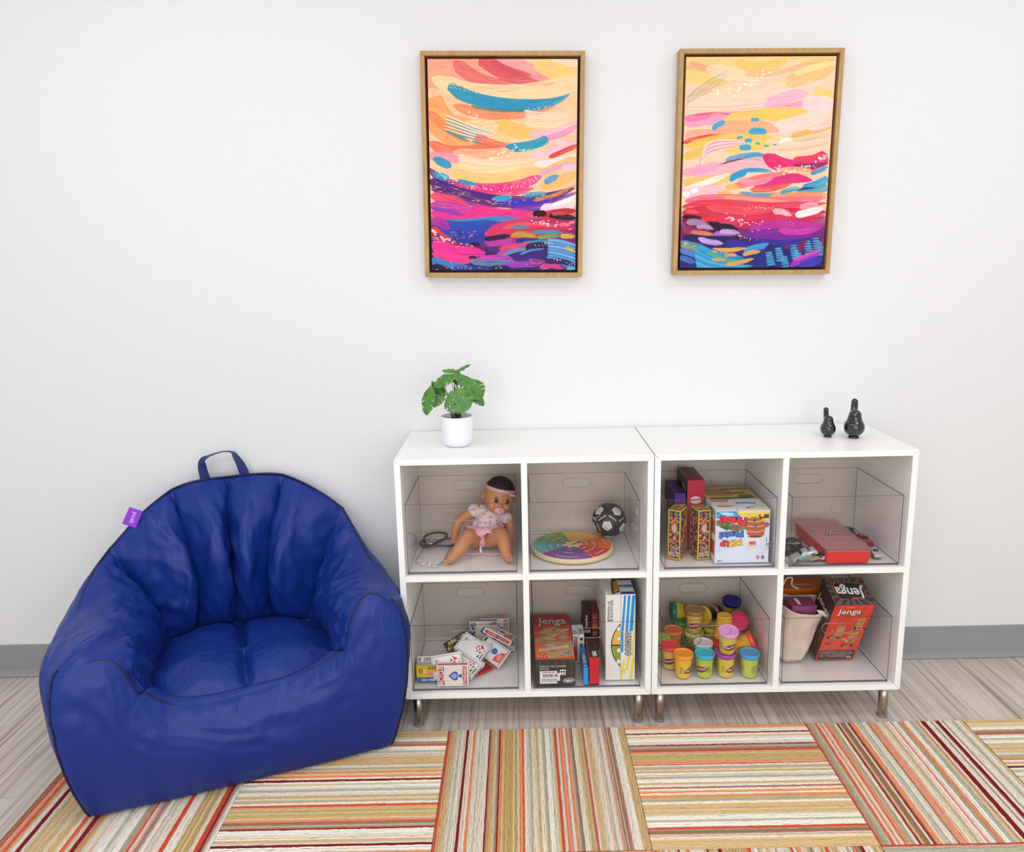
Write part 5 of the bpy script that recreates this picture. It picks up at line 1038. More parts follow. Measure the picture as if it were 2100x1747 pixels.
# ball
br_ = 0.0515; bc = Vector((0.6065, -0.112, ZU + .0125 + br_ + .0002)); vinyl_b = mat('ball_black', (40, 38, 38), rough=0.5, bump=.2, bscale=500)
ball = thing('feelings_ball', 'small black ball with white pentagons and printed words, behind the wooden puzzle', 'ball', bc)
MB().sphere((0, 0, 0), br_, vinyl_b, 36).build('ball_skin', ball)
ph = (1 + 5 ** .5) / 2; ico = [Vector(v).normalized() for v in [(0, s1, s2 * ph) for s1 in (-1, 1) for s2 in (-1, 1)] + [(s1, s2 * ph, 0) for s1 in (-1, 1) for s2 in (-1, 1)] + [(s2 * ph, 0, s1) for s1 in (-1, 1) for s2 in (-1, 1)]]
d0 = Vector((-.22, -.93, -.02)).normalized(); d1 = Vector((.40, -.55, .73)).normalized()
def tri(a, b): x = a.normalized(); z = x.cross(b).normalized(); return Matrix((x, z.cross(x), z)).transposed()
nb = [v for v in ico if 0.4 < v.dot(ico[0]) < 0.5][0]; RM = tri(d0, d1) @ tri(ico[0], nb).inverted(); dirs = [RM @ v for v in ico]
pwht = mat('ball_white_print', (214, 210, 206), rough=0.5)
faces_w = ['Happy', 'Bored', 'Proud', 'Angry', 'Lonely', 'Shy', 'Excited', 'Hopeful', 'Sad', 'Loved', 'Silly', 'Brave']; wd = ['Relieved', 'Curious', 'Tranquil', 'Jealous', 'Surprised', 'Grateful', 'Confused', 'Content', 'Worried', 'Cheerful']
mb = MB(); mt = MB()
def onb(p, r): return p.normalized() * r
for k, d in enumerate(dirs):
    nbs = [v for v in dirs if 0.4 < v.dot(d) < 0.5]; e = nbs[0] - d * nbs[0].dot(d); e.normalize(); g = d.cross(e)
    cs = []
    for i in range(5): a = 2 * PI * i / 5; cs.append(d + (e * math.cos(a) + g * math.sin(a)) * .335)
    vs = [onb(d, br_ * 1.004)]; 
    ring_ = [cs[i].lerp(cs[(i + 1) % 5], t / 4) for i in range(5) for t in range(4)]
    for s_ in (.5, 1.0):
        for p in ring_: vs.append(onb(d.lerp(p, s_), br_ * (1.004 if s_ < 1 else 1.0035)))
    fs = [(0, 1 + i, 1 + (i + 1) % 20) for i in range(20)] + [(1 + i, 21 + i, 21 + (i + 1) % 20, 1 + (i + 1) % 20) for i in range(20)]; mb.add(vs, fs, pwht, True)
    v, f, wh = text_geo(faces_w[k], .01)
    q = [onb(d + e * (y * .10 - .12) + g * (-x * .10), br_ * 1.008) for x, y in v]; mt.add(q, f, BLK)
    for (ox, oy, rr) in ((-.06, .06, .022), (.06, .06, .022)): mt.add([onb(d + e * (oy + rr * math.sin(a)) + g * (ox + rr * math.cos(a)), br_ * 1.008) for a in [PI * i / 4 for i in range(8)]], [tuple(range(8))], BLK)
k = 0
for i in range(12):
    for j in range(i + 1, 12):
        if .4 < dirs[i].dot(dirs[j]) < .5 and (dirs[i] + dirs[j]).y < 0.3:
            d = (dirs[i] + dirs[j]).normalized(); e = (dirs[i] - dirs[j]).normalized(); g = d.cross(e); v, f, wh = text_geo(wd[k % 10], .02); k += 1
            if k % 2: mt.add([onb(d + g * (x * .15) * (1 if g.x > 0 else -1) + e * y * .15 * (1 if g.x > 0 else -1), br_ * 1.004) for x, y in v], f, C(235, 232, 228))
mb.build('white_pentagons', ball); mt.build('printed_words', ball)
# ---- bin: loose decks of playing cards
def spade(mb, fr, cx, cy, s, m, rot=0.0):
    P = [(16 * math.sin(t) ** 3 / 34, -(13 * math.cos(t) - 5 * math.cos(2 * t) - 2 * math.cos(3 * t) - math.cos(4 * t)) / 30) for t in [2 * PI * i / 40 for i in range(40)]]
    c, d = math.cos(rot), math.sin(rot)
    mb.poly(fr, [(cx + (x * c - y * d) * s, cy + (x * d + y * c) * s) for x, y in P], m)
    mb.poly(fr, [(cx + (x * c - y * d) * s, cy + (x * d + y * c) * s) for x, y in ((-.05, -.25), (-.20, -.78), (.20, -.78), (.05, -.25))], m)
def heart(mb, fr, cx, cy, s, m, rot=0.0):
    P = [(16 * math.sin(t) ** 3 / 32, (13 * math.cos(t) - 5 * math.cos(2 * t) - 2 * math.cos(3 * t) - math.cos(4 * t)) / 32) for t in [2 * PI * i / 24 for i in range(24)]]
    c, d = math.cos(rot), math.sin(rot); mb.poly(fr, [(cx + (x * c - y * d) * s, cy + (x * d + y * c) * s) for x, y in P], m)
CW, CD, CH = 0.0889, 0.0165, 0.0635
cream = C(238, 230, 216); dred = C(190, 38, 46); dblu = C(40, 44, 104); inkb = C(70, 90, 175)
def deck(label, loc, right, up, style, ink=dred, center=True):
    c = Carton(CW, CD, CH, WHT, bev=.0004); m = c.mb
    if style == 'standard':
        m.rect(c.F, .003, CW - .003, .003, CH - .003, cream); m.rect(c.F, .003, .020, .003, CH - .003, ink); m.ell(c.F, .040, CH / 2, .022, .0245, cream)
        m.rect(c.F, .018, .028, .016, CH - .016, cream)
        m.text(c.F, 'BICYCLE', .0105, CH / 2, .013, WHT, rot=PI / 2, bold=.03, w=.056)
        spade(m, c.F, .047, CH / 2, .030, inkb, rot=PI / 2); spade(m, c.F, .047, CH / 2, .018, C(150, 165, 220), rot=PI / 2)
        m.rect(c.F, CW - .016, CW - .004, .003, CH - .003, ink); m.text(c.F, 'STANDARD', CW - .010, CH / 2, .0085, WHT, rot=PI / 2, bold=.02, w=.054)
        m.lines(c.F, .066, .0675, .018, .046, 8, GRY)
        m.rect(c.T, .003, CW - .003, .004, CD - .004, ink); m.rect(c.T, .008, CW - .008, .0072, .0088, C(236, 180, 175))
    if style == 'hearts':
        for a in ((.003, CW - .003, .0035, .0045), (.003, CW - .003, CH - .0045, CH - .0035), (.003, .004, .0035, CH - .0035), (CW - .004, CW - .003, .0035, CH - .0035)): m.rect(c.F, *a, C(60, 62, 70))
        for x, y, s_ in ((.058, .044, .006), (.066, .038, .005), (.070, .047, .008), (.062, .030, .005), (.072, .030, .006), (.055, .036, .004), (.064, .052, .004)): heart(m, c.F, x, y, s_ * 1.4, C(205, 40, 70), rot=-.4)
        m.poly(c.F, [(.070, .012), (.078, .012), (.074, .024)], C(90, 100, 110)); m.text(c.F, 'ACE', .080, .040, .004, inkb, rot=PI / 2); m.lines(c.F, .010, .020, .040, .052, 3, GRY)
        m.rect(c.F, .080, .084, .010, .030, C(110, 120, 150)); m.bars(c.R, .003, CD - .003, .014, .050, C(120, 122, 124), 12); m.rect(c.B, .004, CW - .004, .004, CD - .004, C(226, 222, 218))
        m.rect(c.L, .0, CD, .018, .034, C(60, 56, 58))
    if style == 'redlabel':
        for a in ((.003, CW - .003, .0035, .0045), (.003, CW - .003, CH - .0045, CH - .0035), (.003, .004, .0035, CH - .0035)): m.rect(c.F, *a, C(60, 62, 70))
        m.text(c.F, 'K', .018, .030, .016, C(90, 80, 84), rot=PI / 2); m.lines(c.F, .026, .040, .012, .052, 5, C(190, 170, 150)); m.ell(c.F, .050, .034, .009, .010, C(60, 92, 170)); m.ell(c.F, .050, .034, .005, .006, C(90, 120, 190))
        m.poly(c.F, [(.058, .008), (.082, .010), (.082, .048), (.070, .042), (.060, .026)], C(222, 92, 84)); m.ell(c.F, .072, .026, .007, .010, C(238, 150, 140)); m.rect(c.F, CW - .006, CW - .004, .004, CH - .004, dred); m.rect(c.F, .004, .010, .044, .058, C(60, 56, 58))
        m.rect(c.B, .004, CW - .004, .003, CD - .003, dred); m.text(c.B, 'AIR CUSHION', CW * .3, CD / 2, .004, WHT, w=.028); m.text(c.B, 'PLAYING CARDS', CW * .74, CD / 2, .0038, C(240, 180, 175), w=.034); m.rect(c.B, CW / 2 - .003, CW / 2 + .003, .002, CD - .002, C(60, 92, 170))
        m.rect(c.R, .002, CD - .002, .004, CH - .004, C(228, 224, 218))
    if style == 'barcode':
        m.rect(c.F, .003, .018, .003, CH - .003, C(180, 176, 172))
        for x0 in (.002, .020, .055): m.bars(c.F, x0, x0 + .014, .003, .013, C(70, 68, 70), 14)
        m.lines(c.F, .038, .052, .004, .013, 4, GRY)
    return c.put('card_deck', label, 'deck of cards', loc, right, up, 'loose decks of playing cards', center=center)
deck('red and cream card deck standing foremost in the bin, blue spade on its face', (.1365, -.3145, ZL), (1, 0, 0), (0, .02, 1), 'standard', center=False)
deck('white card deck with red hearts and dark seal, just behind the foremost red deck', (.120, -.288, .170), (.97, -.02, .17), (-.12, .35, .9), 'hearts')
deck('white card deck with hearts, lying tilted against the red standing deck, lower of two', (.171, -.256, .158), (.070, -.045, -.034), (.029, .052, .020), 'hearts')
deck('white card deck with hearts, upper of two tilted decks in the middle of the pile', (.188, -.228, .1875), (.070, -.035, -.030), (.026, .052, .030), 'hearts')
deck('tilted card deck with a blue disc and red drawing, right of the white decks', (.246, -.200, .160), (.067, -.030, -.036), (.030, .046, .030), 'redlabel')
deck('card deck lying topmost on the pile with its red side label facing out', (.268, -.168, .202), (.074, -.022, -.032), (.012, .050, -.012), 'redlabel')
deck('dark blue labelled card deck standing upright at the back of the bin', (.216, -.0815, .1402), (1, .0, 0), (0, .05, 1), 'standard', dblu, center=False)
deck('red labelled card deck standing at the back, half hidden behind the blue one', (.250, -.0610, .1402), (1, 0, 0), (0, 0, 1), 'standard', center=False)
deck('card deck lying flat on the bin floor beneath the two upright back decks', (.170, -.100, ZL + CD / 2), (1, .1, 0), (-.1, 1, 0), 'hearts')
deck('card deck lying flat at the right back corner beneath the upright decks', (.268, -.095, ZL + CD / 2), (1, 0, 0), (0, 1, 0), 'hearts')
deck('white card deck with barcode edge, lying on the yellow card box at left', (.0725, -.236, .1895), (1, 0, 0), (0, 0, 1), 'barcode') if False else None
c = Carton(.0720, .0885, .0165, WHT, bev=.0004); c.mb.bars(c.F, .001, .011, .002, .014, C(80, 78, 80), 10); c.mb.rect(c.F, .0125, .0135, .0, .0165, C(170, 168, 166)); c.mb.bars(c.F, .018, .040, .002, .014, C(70, 68, 70), 20); c.mb.lines(c.F, .044, .066, .008, .014, 3, GRY); c.mb.text(c.F, 'CE', .060, .0045, .004, GRY)
c.put('card_deck', 'white card deck with barcodes on its edge, resting tilted on the yellow card box', 'deck of cards', (.0665, -.2425, .1520), (1, 0, 0), (0, .52, .85), group='loose decks of playing cards')
yel = C(238, 192, 36); c = Carton(.068, .018, .052, yel); m = c.mb; blu2 = C(40, 110, 170)
m.rect(c.F, 0, .068, 0, .016, blu2); m.text(c.F, 'GO FISH', .036, .008, .0065, WHT, bold=.04, w=.046); m.ell(c.F, .012, .036, .005, .008, BLK); m.ell(c.F, .012, .036, .003, .006, yel); m.rect(c.F, .008, .016, .0355, .0368, BLK); m.ell(c.F, .0235, .035, .0045, .008, C(220, 214, 190))
for k in range(4): m.rect(c.F, .034 + k * .006, .0368 + k * .006, .040, .051, C(90, 70, 30))
m.rect(c.F, .032, .060, .022, .034, C(224, 150, 130)); m.rect(c.T, .004, .064, .002, .016, C(196, 186, 176))
c.put('card_game_box', 'yellow and blue card game box in the left front corner of the bin', 'game box', (.0640, -.2900, ZL))
c = Carton(CW, CD, CH, C(60, 58, 56)); m = c.mb; rr = random.Random(4)
for i in range(9):
    x = .002 + i * .0095
    for j in range(4): m.poly(c.F, [(x, .002 + j * .015), (x + .009, .004 + j * .015), (x + .008, .015 + j * .015), (x + .001, .013 + j * .015)], C(*rr.choice([(214, 196, 60), (90, 140, 60), (70, 76, 140), (190, 40, 50), (200, 196, 190), (50, 48, 50), (150, 146, 140)])))
c.put('card_game_box', 'card box with yellow, green and black pattern, behind the white decks', 'game box', (.150, -.165, .166), (.070, .035, .028), (-.030, .050, .040), center=True)
mb = MB(); foil = mat('red_foil', (188, 24, 38), rough=0.22, spec=0.7, bump=0.6, bscale=60); vs = []; fs = []
for j in range(10):
    for i in range(13): vs.append(((i / 12 - .5) * .062, (j / 9 - .5) * .040, .007 + .0045 * mnoise.noise(Vector((i * .8, j * .9, 0)))))
for j in range(10):
    for i in range(13): vs.append(((i / 12 - .5) * .062, (j / 9 - .5) * .040, .0005))
for j in range(9):
    for i in range(12): a = j * 13 + i; fs.append((a, a + 1, a + 14, a + 13)); fs.append((130 + a, 130 + a + 13, 130 + a + 14, 130 + a + 1))
for j in range(9): fs += [(j * 13, (j + 1) * 13, 130 + (j + 1) * 13, 130 + j * 13), (j * 13 + 12, 130 + j * 13 + 12, 130 + j * 13 + 25, j * 13 + 25)]
for i in range(12): fs += [(i, 130 + i, 131 + i, i + 1), (117 + i, 118 + i, 248 + i, 247 + i)]
mb.add(vs, fs, foil); o = mb.build('foil_packet', loc=(.212, -.238, ZL)); o.rotation_euler = (0, 0, .7); tag(o, 'crumpled shiny red foil packet under the pile of card decks', 'packet')

# ---- bin: boxed games
org = C(226, 88, 42); darkw = C(58, 50, 46)
def oval_logo(m, fr, cx, cy, s, t='Hasbro', rot=0.08):
    m.ell(fr, cx, cy, s, s * .42, WHT, rot=rot); m.ell(fr, cx, cy, s * .93, s * .35, C(34, 74, 140), rot=rot); m.text(fr, t, cx, cy + s * .04, s * .36, WHT, rot=rot, bold=.03, w=s * 1.4); m.text(fr, 'GAMING', cx, cy - s * .2, s * .12, WHT, rot=rot, w=s * .7)
def block_tower(m, fr, cx, cy, w, h, n, seed):
    rr = random.Random(seed)
    for i in range(n):
        y = cy + h * i / n; x = cx + rr.uniform(-.06, .06) * w; hh = h / n * .82
        if i % 2: 
            for k in range(3): m.rect(fr, x - w / 2 + k * w / 3 + w * .01, x - w / 2 + (k + 1) * w / 3 - w * .02, y, y + hh, C(*rr.choice([(206, 170, 116), (186, 148, 96), (222, 190, 140)])))
        else: m.poly(fr, [(x - w / 2, y), (x + w / 2, y + hh * .15), (x + w / 2, y + hh), (x - w / 2, y + hh * .85)], C(*rr.choice([(200, 164, 110), (178, 140, 90), (150, 112, 70)])))
c = Carton(.1135, .282, .0815, darkw); m = c.mb; w_, d_, h_ = .1135, .282, .0815; T = c.T
m.rect(T, .0008, w_ - .0008, .0008, d_ - .0008, org); m.rect(T, .0008, w_ - .0008, d_ * .72, d_ - .0008, C(176, 34, 34)); m.poly(T, [(.0008, d_ * .62), (w_ - .0008, d_ * .50), (w_ - .0008, d_ * .74), (.0008, d_ * .74)], C(204, 66, 48))
m.poly(T, [(.001, .11), (.012, .165), (.030, .185), (.060, .200), (.092, .178), (.104, .15), (.112, .10), (.112, .02), (.040, .004), (.030, .04), (.022, .075)], C(196, 158, 108))
rr = random.Random(3)
for i in range(26):
    x, y = rr.uniform(.01, .09), rr.uniform(.02, .18); m.poly(T, [(x, y), (x + rr.uniform(.012, .03), y + rr.uniform(-.008, .008)), (x + rr.uniform(.012, .028), y + .010), (x - .003, y + .007)], C(*rr.choice([(168, 126, 80), (214, 178, 128), (226, 196, 152), (146, 100, 62), (188, 148, 100)])))
m.poly(T, [(.003, .02), (.028, .03), (.034, .09), (.003, .11)], C(240, 120, 56)); m.poly(T, [(.006, .13), (.022, .135), (.018, .165), (.005, .155)], C(222, 74, 62))
m.ell(T, .088, .128, .0245, .0260, C(40, 30, 26)); m.ell(T, .088, .128, .0235, .0250, C(236, 92, 50)); m.ell(T, .088, .128, .014, .0125, C(180, 172, 158)); m.text(T, 'BLOCKS', .088, .145, .0045, WHT, w=.024); m.text(T, 'INCLUDED', .088, .109, .0042, WHT, w=.026)
m.poly(T, [(.014, .048), (.098, .068), (.100, .084), (.014, .062)], C(240, 226, 206)); m.text(T, 'HOW DO YOU STACK?', .057, .0655, .010, C(206, 60, 40), rot=.22, bold=.02, w=.080)
m.text(T, '8+', .014, .018, .010, WHT); m.text(T, '|', .027, .018, .016, WHT); m.text(T, 'iii', .038, .019, .008, WHT); oval_logo(m, T, .089, .026, .021)
m.text(T, 'Jenga', .058, .230, .060, C(60, 52, 48), w=.092, bold=.05); m.text(T, 'Jenga', .057, .232, .057, C(214, 210, 204), w=.088, bold=.015); m.text(T, 'Jenga', .057, .234, .001, C(214, 210, 204)) if False else None; m.text(T, 'CLASSIC', .046, .263, .007, C(236, 120, 110), w=.034)
F_ = c.F
for k in range(5): m.poly(F_, [(.012 + k * .022, .001), (.022 + k * .022, .001), (.017 + k * .023, h_ - .001), (.008 + k * .022, h_ - .001)], C(70, 62, 58))
m.lines(F_, .012, .088, .058, .064, 2, C(180, 176, 170)); m.lines(F_, .012, .040, .052, .055, 1, WHT); m.rect(F_, .0125, .062, .008, .047, C(232, 228, 226)); m.rect(F_, .060, .070, .016, .040, C(232, 228, 226)); m.bars(F_, .022, .064, .028, .038, C(60, 58, 60), 26); m.lines(F_, .018, .054, .041, .045, 1, C(80, 78, 80)); m.lines(F_, .018, .066, .012, .024, 3, C(140, 138, 140)); m.rect(F_, .070, .086, .034, .050, WHT); m.ell(F_, .0745, .044, .003, .003, BLK); m.ell(F_, .0815, .044, .003, .003, BLK); m.lines(F_, .072, .084, .035, .040, 2, BLK); oval_logo(m, F_, .095, .017, .0165)
c.put('wooden_block_game_box', 'orange-topped dark block tower game box lying front to back, left in its bin', 'game box', (.4290, -.1905, ZL))
# tall thin board game boxes
c = Carton(.0425, .255, .2620, C(236, 232, 226)); m = c.mb; F_ = c.F
def arcfill(m, fr, m1, y0, y1, colr, cx, cy, R): 
    P = [(.0424, y0)]
    n = 14
    for i in range(n + 1):
        y = y0 + (y1 - y0) * i / n; dx = math.sqrt(max(0, R * R - (y - cy) ** 2)); P.append((max(.002, cx - dx), y))
    P.append((.0424, y1)); m.poly(fr, P, m1)
cyy = .108; R_ = .098; cxx = .0424 + .071
arcfill(m, F_, BLK, cyy - .066, cyy + .066, 0, cxx, cyy, R_)
arcfill(m, F_, C(228, 182, 60), cyy + .002, cyy + .062, 0, cxx + .0012, cyy, R_ - .0015); arcfill(m, F_, C(148, 170, 62), cyy - .062, cyy - .002, 0, cxx + .0012, cyy, R_ - .0015)
for k in range(26):
    for q in range(4):
        y = cyy - .058 + k * .0046; x = .0255 + q * .0046 + (k % 2) * .0023
        if x < .041 and (x - cxx) ** 2 + (y - cyy) ** 2 < (R_ - .005) ** 2: m.rect(F_, x, x + .0014, y, y + .0014, C(250, 238, 200) if y > cyy else C(70, 96, 40))
for yy in (.162 - .12 + .0, .128, .092, .058): m.ell(F_, .0375, yy if yy > .05 else .158, .0066, .0075, BLK, n=16); m.ell(F_, .0375, yy if yy > .05 else .158, .0058, .0067, WHT, n=16)
m.text(F_, 'TROUBLE', .0130, .214, .0150, BLK, rot=-PI / 2, bold=.10, w=.062); m.text(F_, 'TROUBLE', .0133, .214, .0118, WHT, rot=-PI / 2, bold=.02, w=.058)
m.poly(c.T, [(.018, .001), (.0424, .020), (.0424, .110), (.030, .12), (.022, .06)], C(60, 44, 30)); m.poly(c.T, [(.024, .012), (.0424, .028), (.0424, .10), (.030, .09)], C(196, 150, 60))
rr = random.Random(8)
for k in range(26): y = .02 + rr.random() * .2; z = .02 + rr.random() * .21; m.rect(c.L, y, y + rr.uniform(.006, .02), z, z + rr.uniform(.002, .006), C(*rr.choice([(90, 84, 80), (160, 150, 140), (190, 60, 50), (110, 104, 98)])))
c.put('board_game_box', 'tall white board game box with yellow and green arc, left of its striped neighbour', 'game box', (.5960, -.1780, ZL), group='upright board game boxes')
c = Carton(.0410, .255, .2620, C(238, 236, 232)); m = c.mb; F_ = c.F; cy_ = C(30, 150, 222); ye = C(240, 218, 56)
for x0, x1, y0, y1 in ((.001, .008, .150, .260), (.012, .020, .135, .260), (.024, .034, .150, .260)):
    m.poly(F_, [(x0, y0), (x1, y0 + .002), (x1 + .0065, y1), (x0 + .0075, y1)], cy_)
m.rect(F_, .001, .0075, .090, .150, cy_); m.ell(F_, .0042, .090, .0033, .004, cy_)
for x0, x1, y0, y1 in ((.034, .040, .075, .215), (.001, .008, .001, .062), (.016, .024, .030, .080), (.028, .036, .001, .070)):
    m.poly(F_, [(x0 - .003, y0), (x1 - .003, y0), (min(x1 + .004, .0405), y1), (min(x0 + .006, .040), y1)], ye)
m.rect(F_, .001, .014, .020, .034, ye)
m.text(F_, 'SORRY!', .0210, .112, .0205, BLK, rot=PI / 2 + .0, bold=.12, w=.076); m.text(F_, 'SORRY!', .0205, .112, .0205, WHT, rot=PI / 2, bold=.055, w=.074); m.text(F_, 'SORRY!', .0203, .112, .0185, BLK, rot=PI / 2, bold=.0, w=.070)
for k, (cc) in enumerate(((40, 70, 150), (240, 240, 236), (40, 150, 220), (240, 240, 236), (140, 30, 44), (236, 232, 228), (140, 30, 44), (236, 232, 228), (140, 30, 44), (60, 40, 60))):
    m.poly(c.T, [(.001, .004 + k * .024), (.040, .004 + k * .024), (.040, .020 + k * .024), (.001, .020 + k * .024)], C(*cc))
c.put('board_game_box', 'tall white board game box with blue and yellow stripes, rightmost in its bin', 'game box', (.6385, -.1780, ZL), group='upright board game boxes')
# small card game boxes and decks between
c = Carton(.0140, .1200, .0540, C(38, 150, 222)); m = c.mb; m.rect(c.T, .0005, .0135, .0005, .118, C(44, 128, 190)); m.text(c.T, 'GOFISH', .007, .050, .0085, WHT, rot=PI / 2, bold=.02, w=.050); m.poly(c.T, [(.003, .008), (.010, .008), (.0065, .017)], WHT)
c.put('card_game_box', 'slim bright blue card game box standing front to back in the games bin', 'game box', (.5160, -.2700, ZL))
c = Carton(.0270, .1150, .0840, C(206, 34, 46)); m = c.mb; m.rect(c.T, .0004, .0266, .0004, .1146, C(52, 40, 38)); m.text(c.T, 'UNO', .016, .022, .013, WHT, rot=PI / 2, bold=.06, w=.030); m.lines(c.T, .003, .0055, .008, .034, 1, WHT); m.rect(c.R, .001, .114, .001, .083, C(60, 30, 34)); m.rect(c.F, 0, .027, 0, .003, C(90, 16, 24))
c.put('card_game_box', 'red card game box with dark top, beside the slim blue box', 'game box', (.5400, -.2720, ZL))
c = Carton(.0165, .0640, .0889, C(168, 40, 46)); m = c.mb; m.rect(c.F, 0, .0165, 0, .0889, WHT); m.rect(c.F, .003, .0135, .004, .0849, C(178, 50, 58)); m.rect(c.F, .002, .0145, .042, .047, C(70, 100, 170)); m.text(c.F, 'PLAYING', .008, .066, .005, WHT, rot=PI / 2, w=.024); m.rect(c.T, .0, .0165, 0, .064, WHT); m.bars(c.T, .002, .0145, .004, .030, C(80, 78, 80), 8)
c.put('card_deck', 'red-sided card deck on end between the dark game box and blue deck', 'deck of cards', (.4965, -.1700, ZL + .0), group='card decks on end in the games bin')
c = Carton(.0165, .0640, .0889, dblu); m = c.mb; m.rect(c.F, 0, .0165, 0, .0889, WHT); m.rect(c.F, .003, .0135, .004, .0600, dblu); m.text(c.F, 'PLAYING', .008, .046, .005, C(180, 186, 220), rot=PI / 2, w=.024); m.rect(c.F, .004, .0125, .070, .080, BLK); m.rect(c.T, .0, .0165, 0, .064, WHT); m.bars(c.T, .002, .0145, .004, .040, C(80, 78, 80), 8)
c.put('card_deck', 'blue-sided card deck on end, right of the red-sided one', 'deck of cards', (.5140, -.1680, ZL), group='card decks on end in the games bin')
c = Carton(.0240, .080, .1300, C(50, 16, 22)); m = c.mb; m.rect(c.F, .0005, .0235, .0005, .1295, C(66, 22, 30)); m.text(c.F, 'imagine', .0105, .098, .010, C(206, 190, 186), rot=PI / 2, bold=.03, w=.042); m.rect(c.F, .002, .022, .060, .070, C(190, 180, 176)); m.lines(c.F, .018, .020, .08, .12, 1, C(170, 150, 150)); m.rect(c.F, .001, .023, .010, .048, BLK); m.rect(c.F, .001, .023, .027, .030, C(150, 148, 146))
c.put('card_game_box', 'dark maroon game box with pale lettering, at the back of the games bin', 'game box', (.5375, -.0930, ZL), group='maroon game boxes at the back')
c = Carton(.0215, .080, .1270, C(120, 24, 34)); m = c.mb; m.text(c.F, 'SET', .0105, .100, .010, C(204, 130, 110), rot=PI / 2, w=.030); m.rect(c.F, .003, .0185, .074, .086, C(190, 120, 80)); m.ell(c.F, .0105, .116, .007, .006, C(206, 120, 110)); m.ell(c.F, .0105, .116, .005, .004, C(120, 24, 34)); m.lines(c.F, .004, .017, .05, .066, 4, C(200, 160, 150))
c.put('card_game_box', 'brighter red game box squeezed against the tall white box, back of bin', 'game box', (.5615, -.0930, ZL), group='maroon game boxes at the back')

# ---- bin: pirate game and flowery boxes
FLC = [(236, 118, 60), (60, 120, 70), (46, 50, 84), (210, 70, 96), (70, 150, 190), (235, 220, 200), (200, 180, 60), (230, 90, 70), (110, 150, 80), (40, 44, 60), (190, 60, 50), (240, 150, 90)]
def flowery(c, fr, w, h, seed, daisy=True, bar=True):
    m = c.mb; rr = random.Random(seed); e = .0022; m.rect(fr, 0, w, 0, h, C(236, 208, 52)); m.rect(fr, e, w - e, e, h - e, C(44, 46, 66)); k = 0
    for i in range(190):
        x, y = rr.uniform(e + .002, w - e - .002), rr.uniform(e + .002, h - e - .002); a = rr.uniform(0, PI); L = rr.uniform(.0035, .0075); W2 = rr.uniform(.0016, .0036)
        P = []
        for t in range(9):
            u = t / 8; P.append((x + math.cos(a) * L * (u - .5) * 2 - math.sin(a) * W2 * math.sin(u * PI) * 1.3 , y + math.sin(a) * L * (u - .5) * 2 + math.cos(a) * W2 * math.sin(u * PI) * 1.3))
        for t in range(7, 0, -1):
            u = t / 8; P.append((x + math.cos(a) * L * (u - .5) * 2 - math.sin(a) * W2 * math.sin(u * PI) * .3, y + math.sin(a) * L * (u - .5) * 2 + math.cos(a) * W2 * math.sin(u * PI) * .3))
        P = [(min(max(px_, e), w - e), min(max(py_, e), h - e)) for px_, py_ in P]
        m.poly(fr, P, C(*FLC[rr.randrange(len(FLC))]), .0001)
    for i in range(int(w * h / .00018)):
        x, y = rr.uniform(.006, w - .006), rr.uniform(.008, h - .008); m.ell(fr, x, y, .003, .003, C(*rr.choice([(240, 130, 50), (226, 60, 50), (240, 170, 70)])), .0001, n=10)
    if daisy:
        cx, cy = w * .52, h * .64
        for i in range(12): a = 2 * PI * i / 12; m.ell(fr, cx + math.cos(a) * .0058, cy + math.sin(a) * .0058 * 1.5, .0045, .0011, C(214, 212, 196), .0002, rot=a, n=10)
        m.ell(fr, cx, cy, .0032, .0036, C(232, 190, 60), .0002, n=14); m.rect(fr, cx - .0006, cx + .0006, h * .4, cy - .01, C(150, 190, 210), .0002)
    if bar: m.rect(fr, .004, w - .004, .010, .020, C(214, 210, 204), .0002); m.bars(fr, .006, w - .006, .011, .019, C(60, 58, 60), 16, .0003)
def flbox(label, corner, d1, w, d2, dd, h, seed, left_first):
    # corner = front corner on the floor; d1 to the left-back, d2 to the right-back
    a = Vector(d1).normalized(); right = -a
    c = Carton(w, dd, h, C(236, 208, 52), bev=.0006); flowery(c, c.F, w, h, seed, daisy=left_first, bar=left_first); flowery(c, c.R, dd, h, seed + 1, daisy=not left_first and False, bar=False); flowery(c, c.T, w, dd, seed + 2, False, False); flowery(c, c.L, dd, h, seed + 3, not left_first and False, False)
    return c, right
c, right = flbox('', None, (-.028, .018, 0), .0345, None, .0480, .1435, 21, True)
yv = Vector((0, 0, 1)).cross(right); loc = Vector((.786, -.281, ZU)) - right * .0345 / 2 + yv * .048 / 2
c.put('flowery_box', 'tall yellow-edged box with bright flower print, left of the flowery pair', 'box', loc, right, (0, 0, 1), 'pair of flowery boxes')
c = Carton(.0350, .0480, .1435, C(236, 208, 52), bev=.0006); flowery(c, c.F, .035, .1435, 21, True, True); flowery(c, c.L, .048, .1435, 44, False, False); flowery(c, c.T, .035, .048, 45, False, False); flowery(c, c.R, .048, .1435, 46, False, False)
right = Vector((.035, .008, 0)).normalized(); yv = Vector((0, 0, 1)).cross(right); loc = Vector((.8370, -.281, ZU)) + right * .0175 + yv * .024
c.put('flowery_box', 'tall yellow-edged box with bright flower print, next to the pirate game', 'box', loc, right, (0, 0, 1), 'pair of flowery boxes')
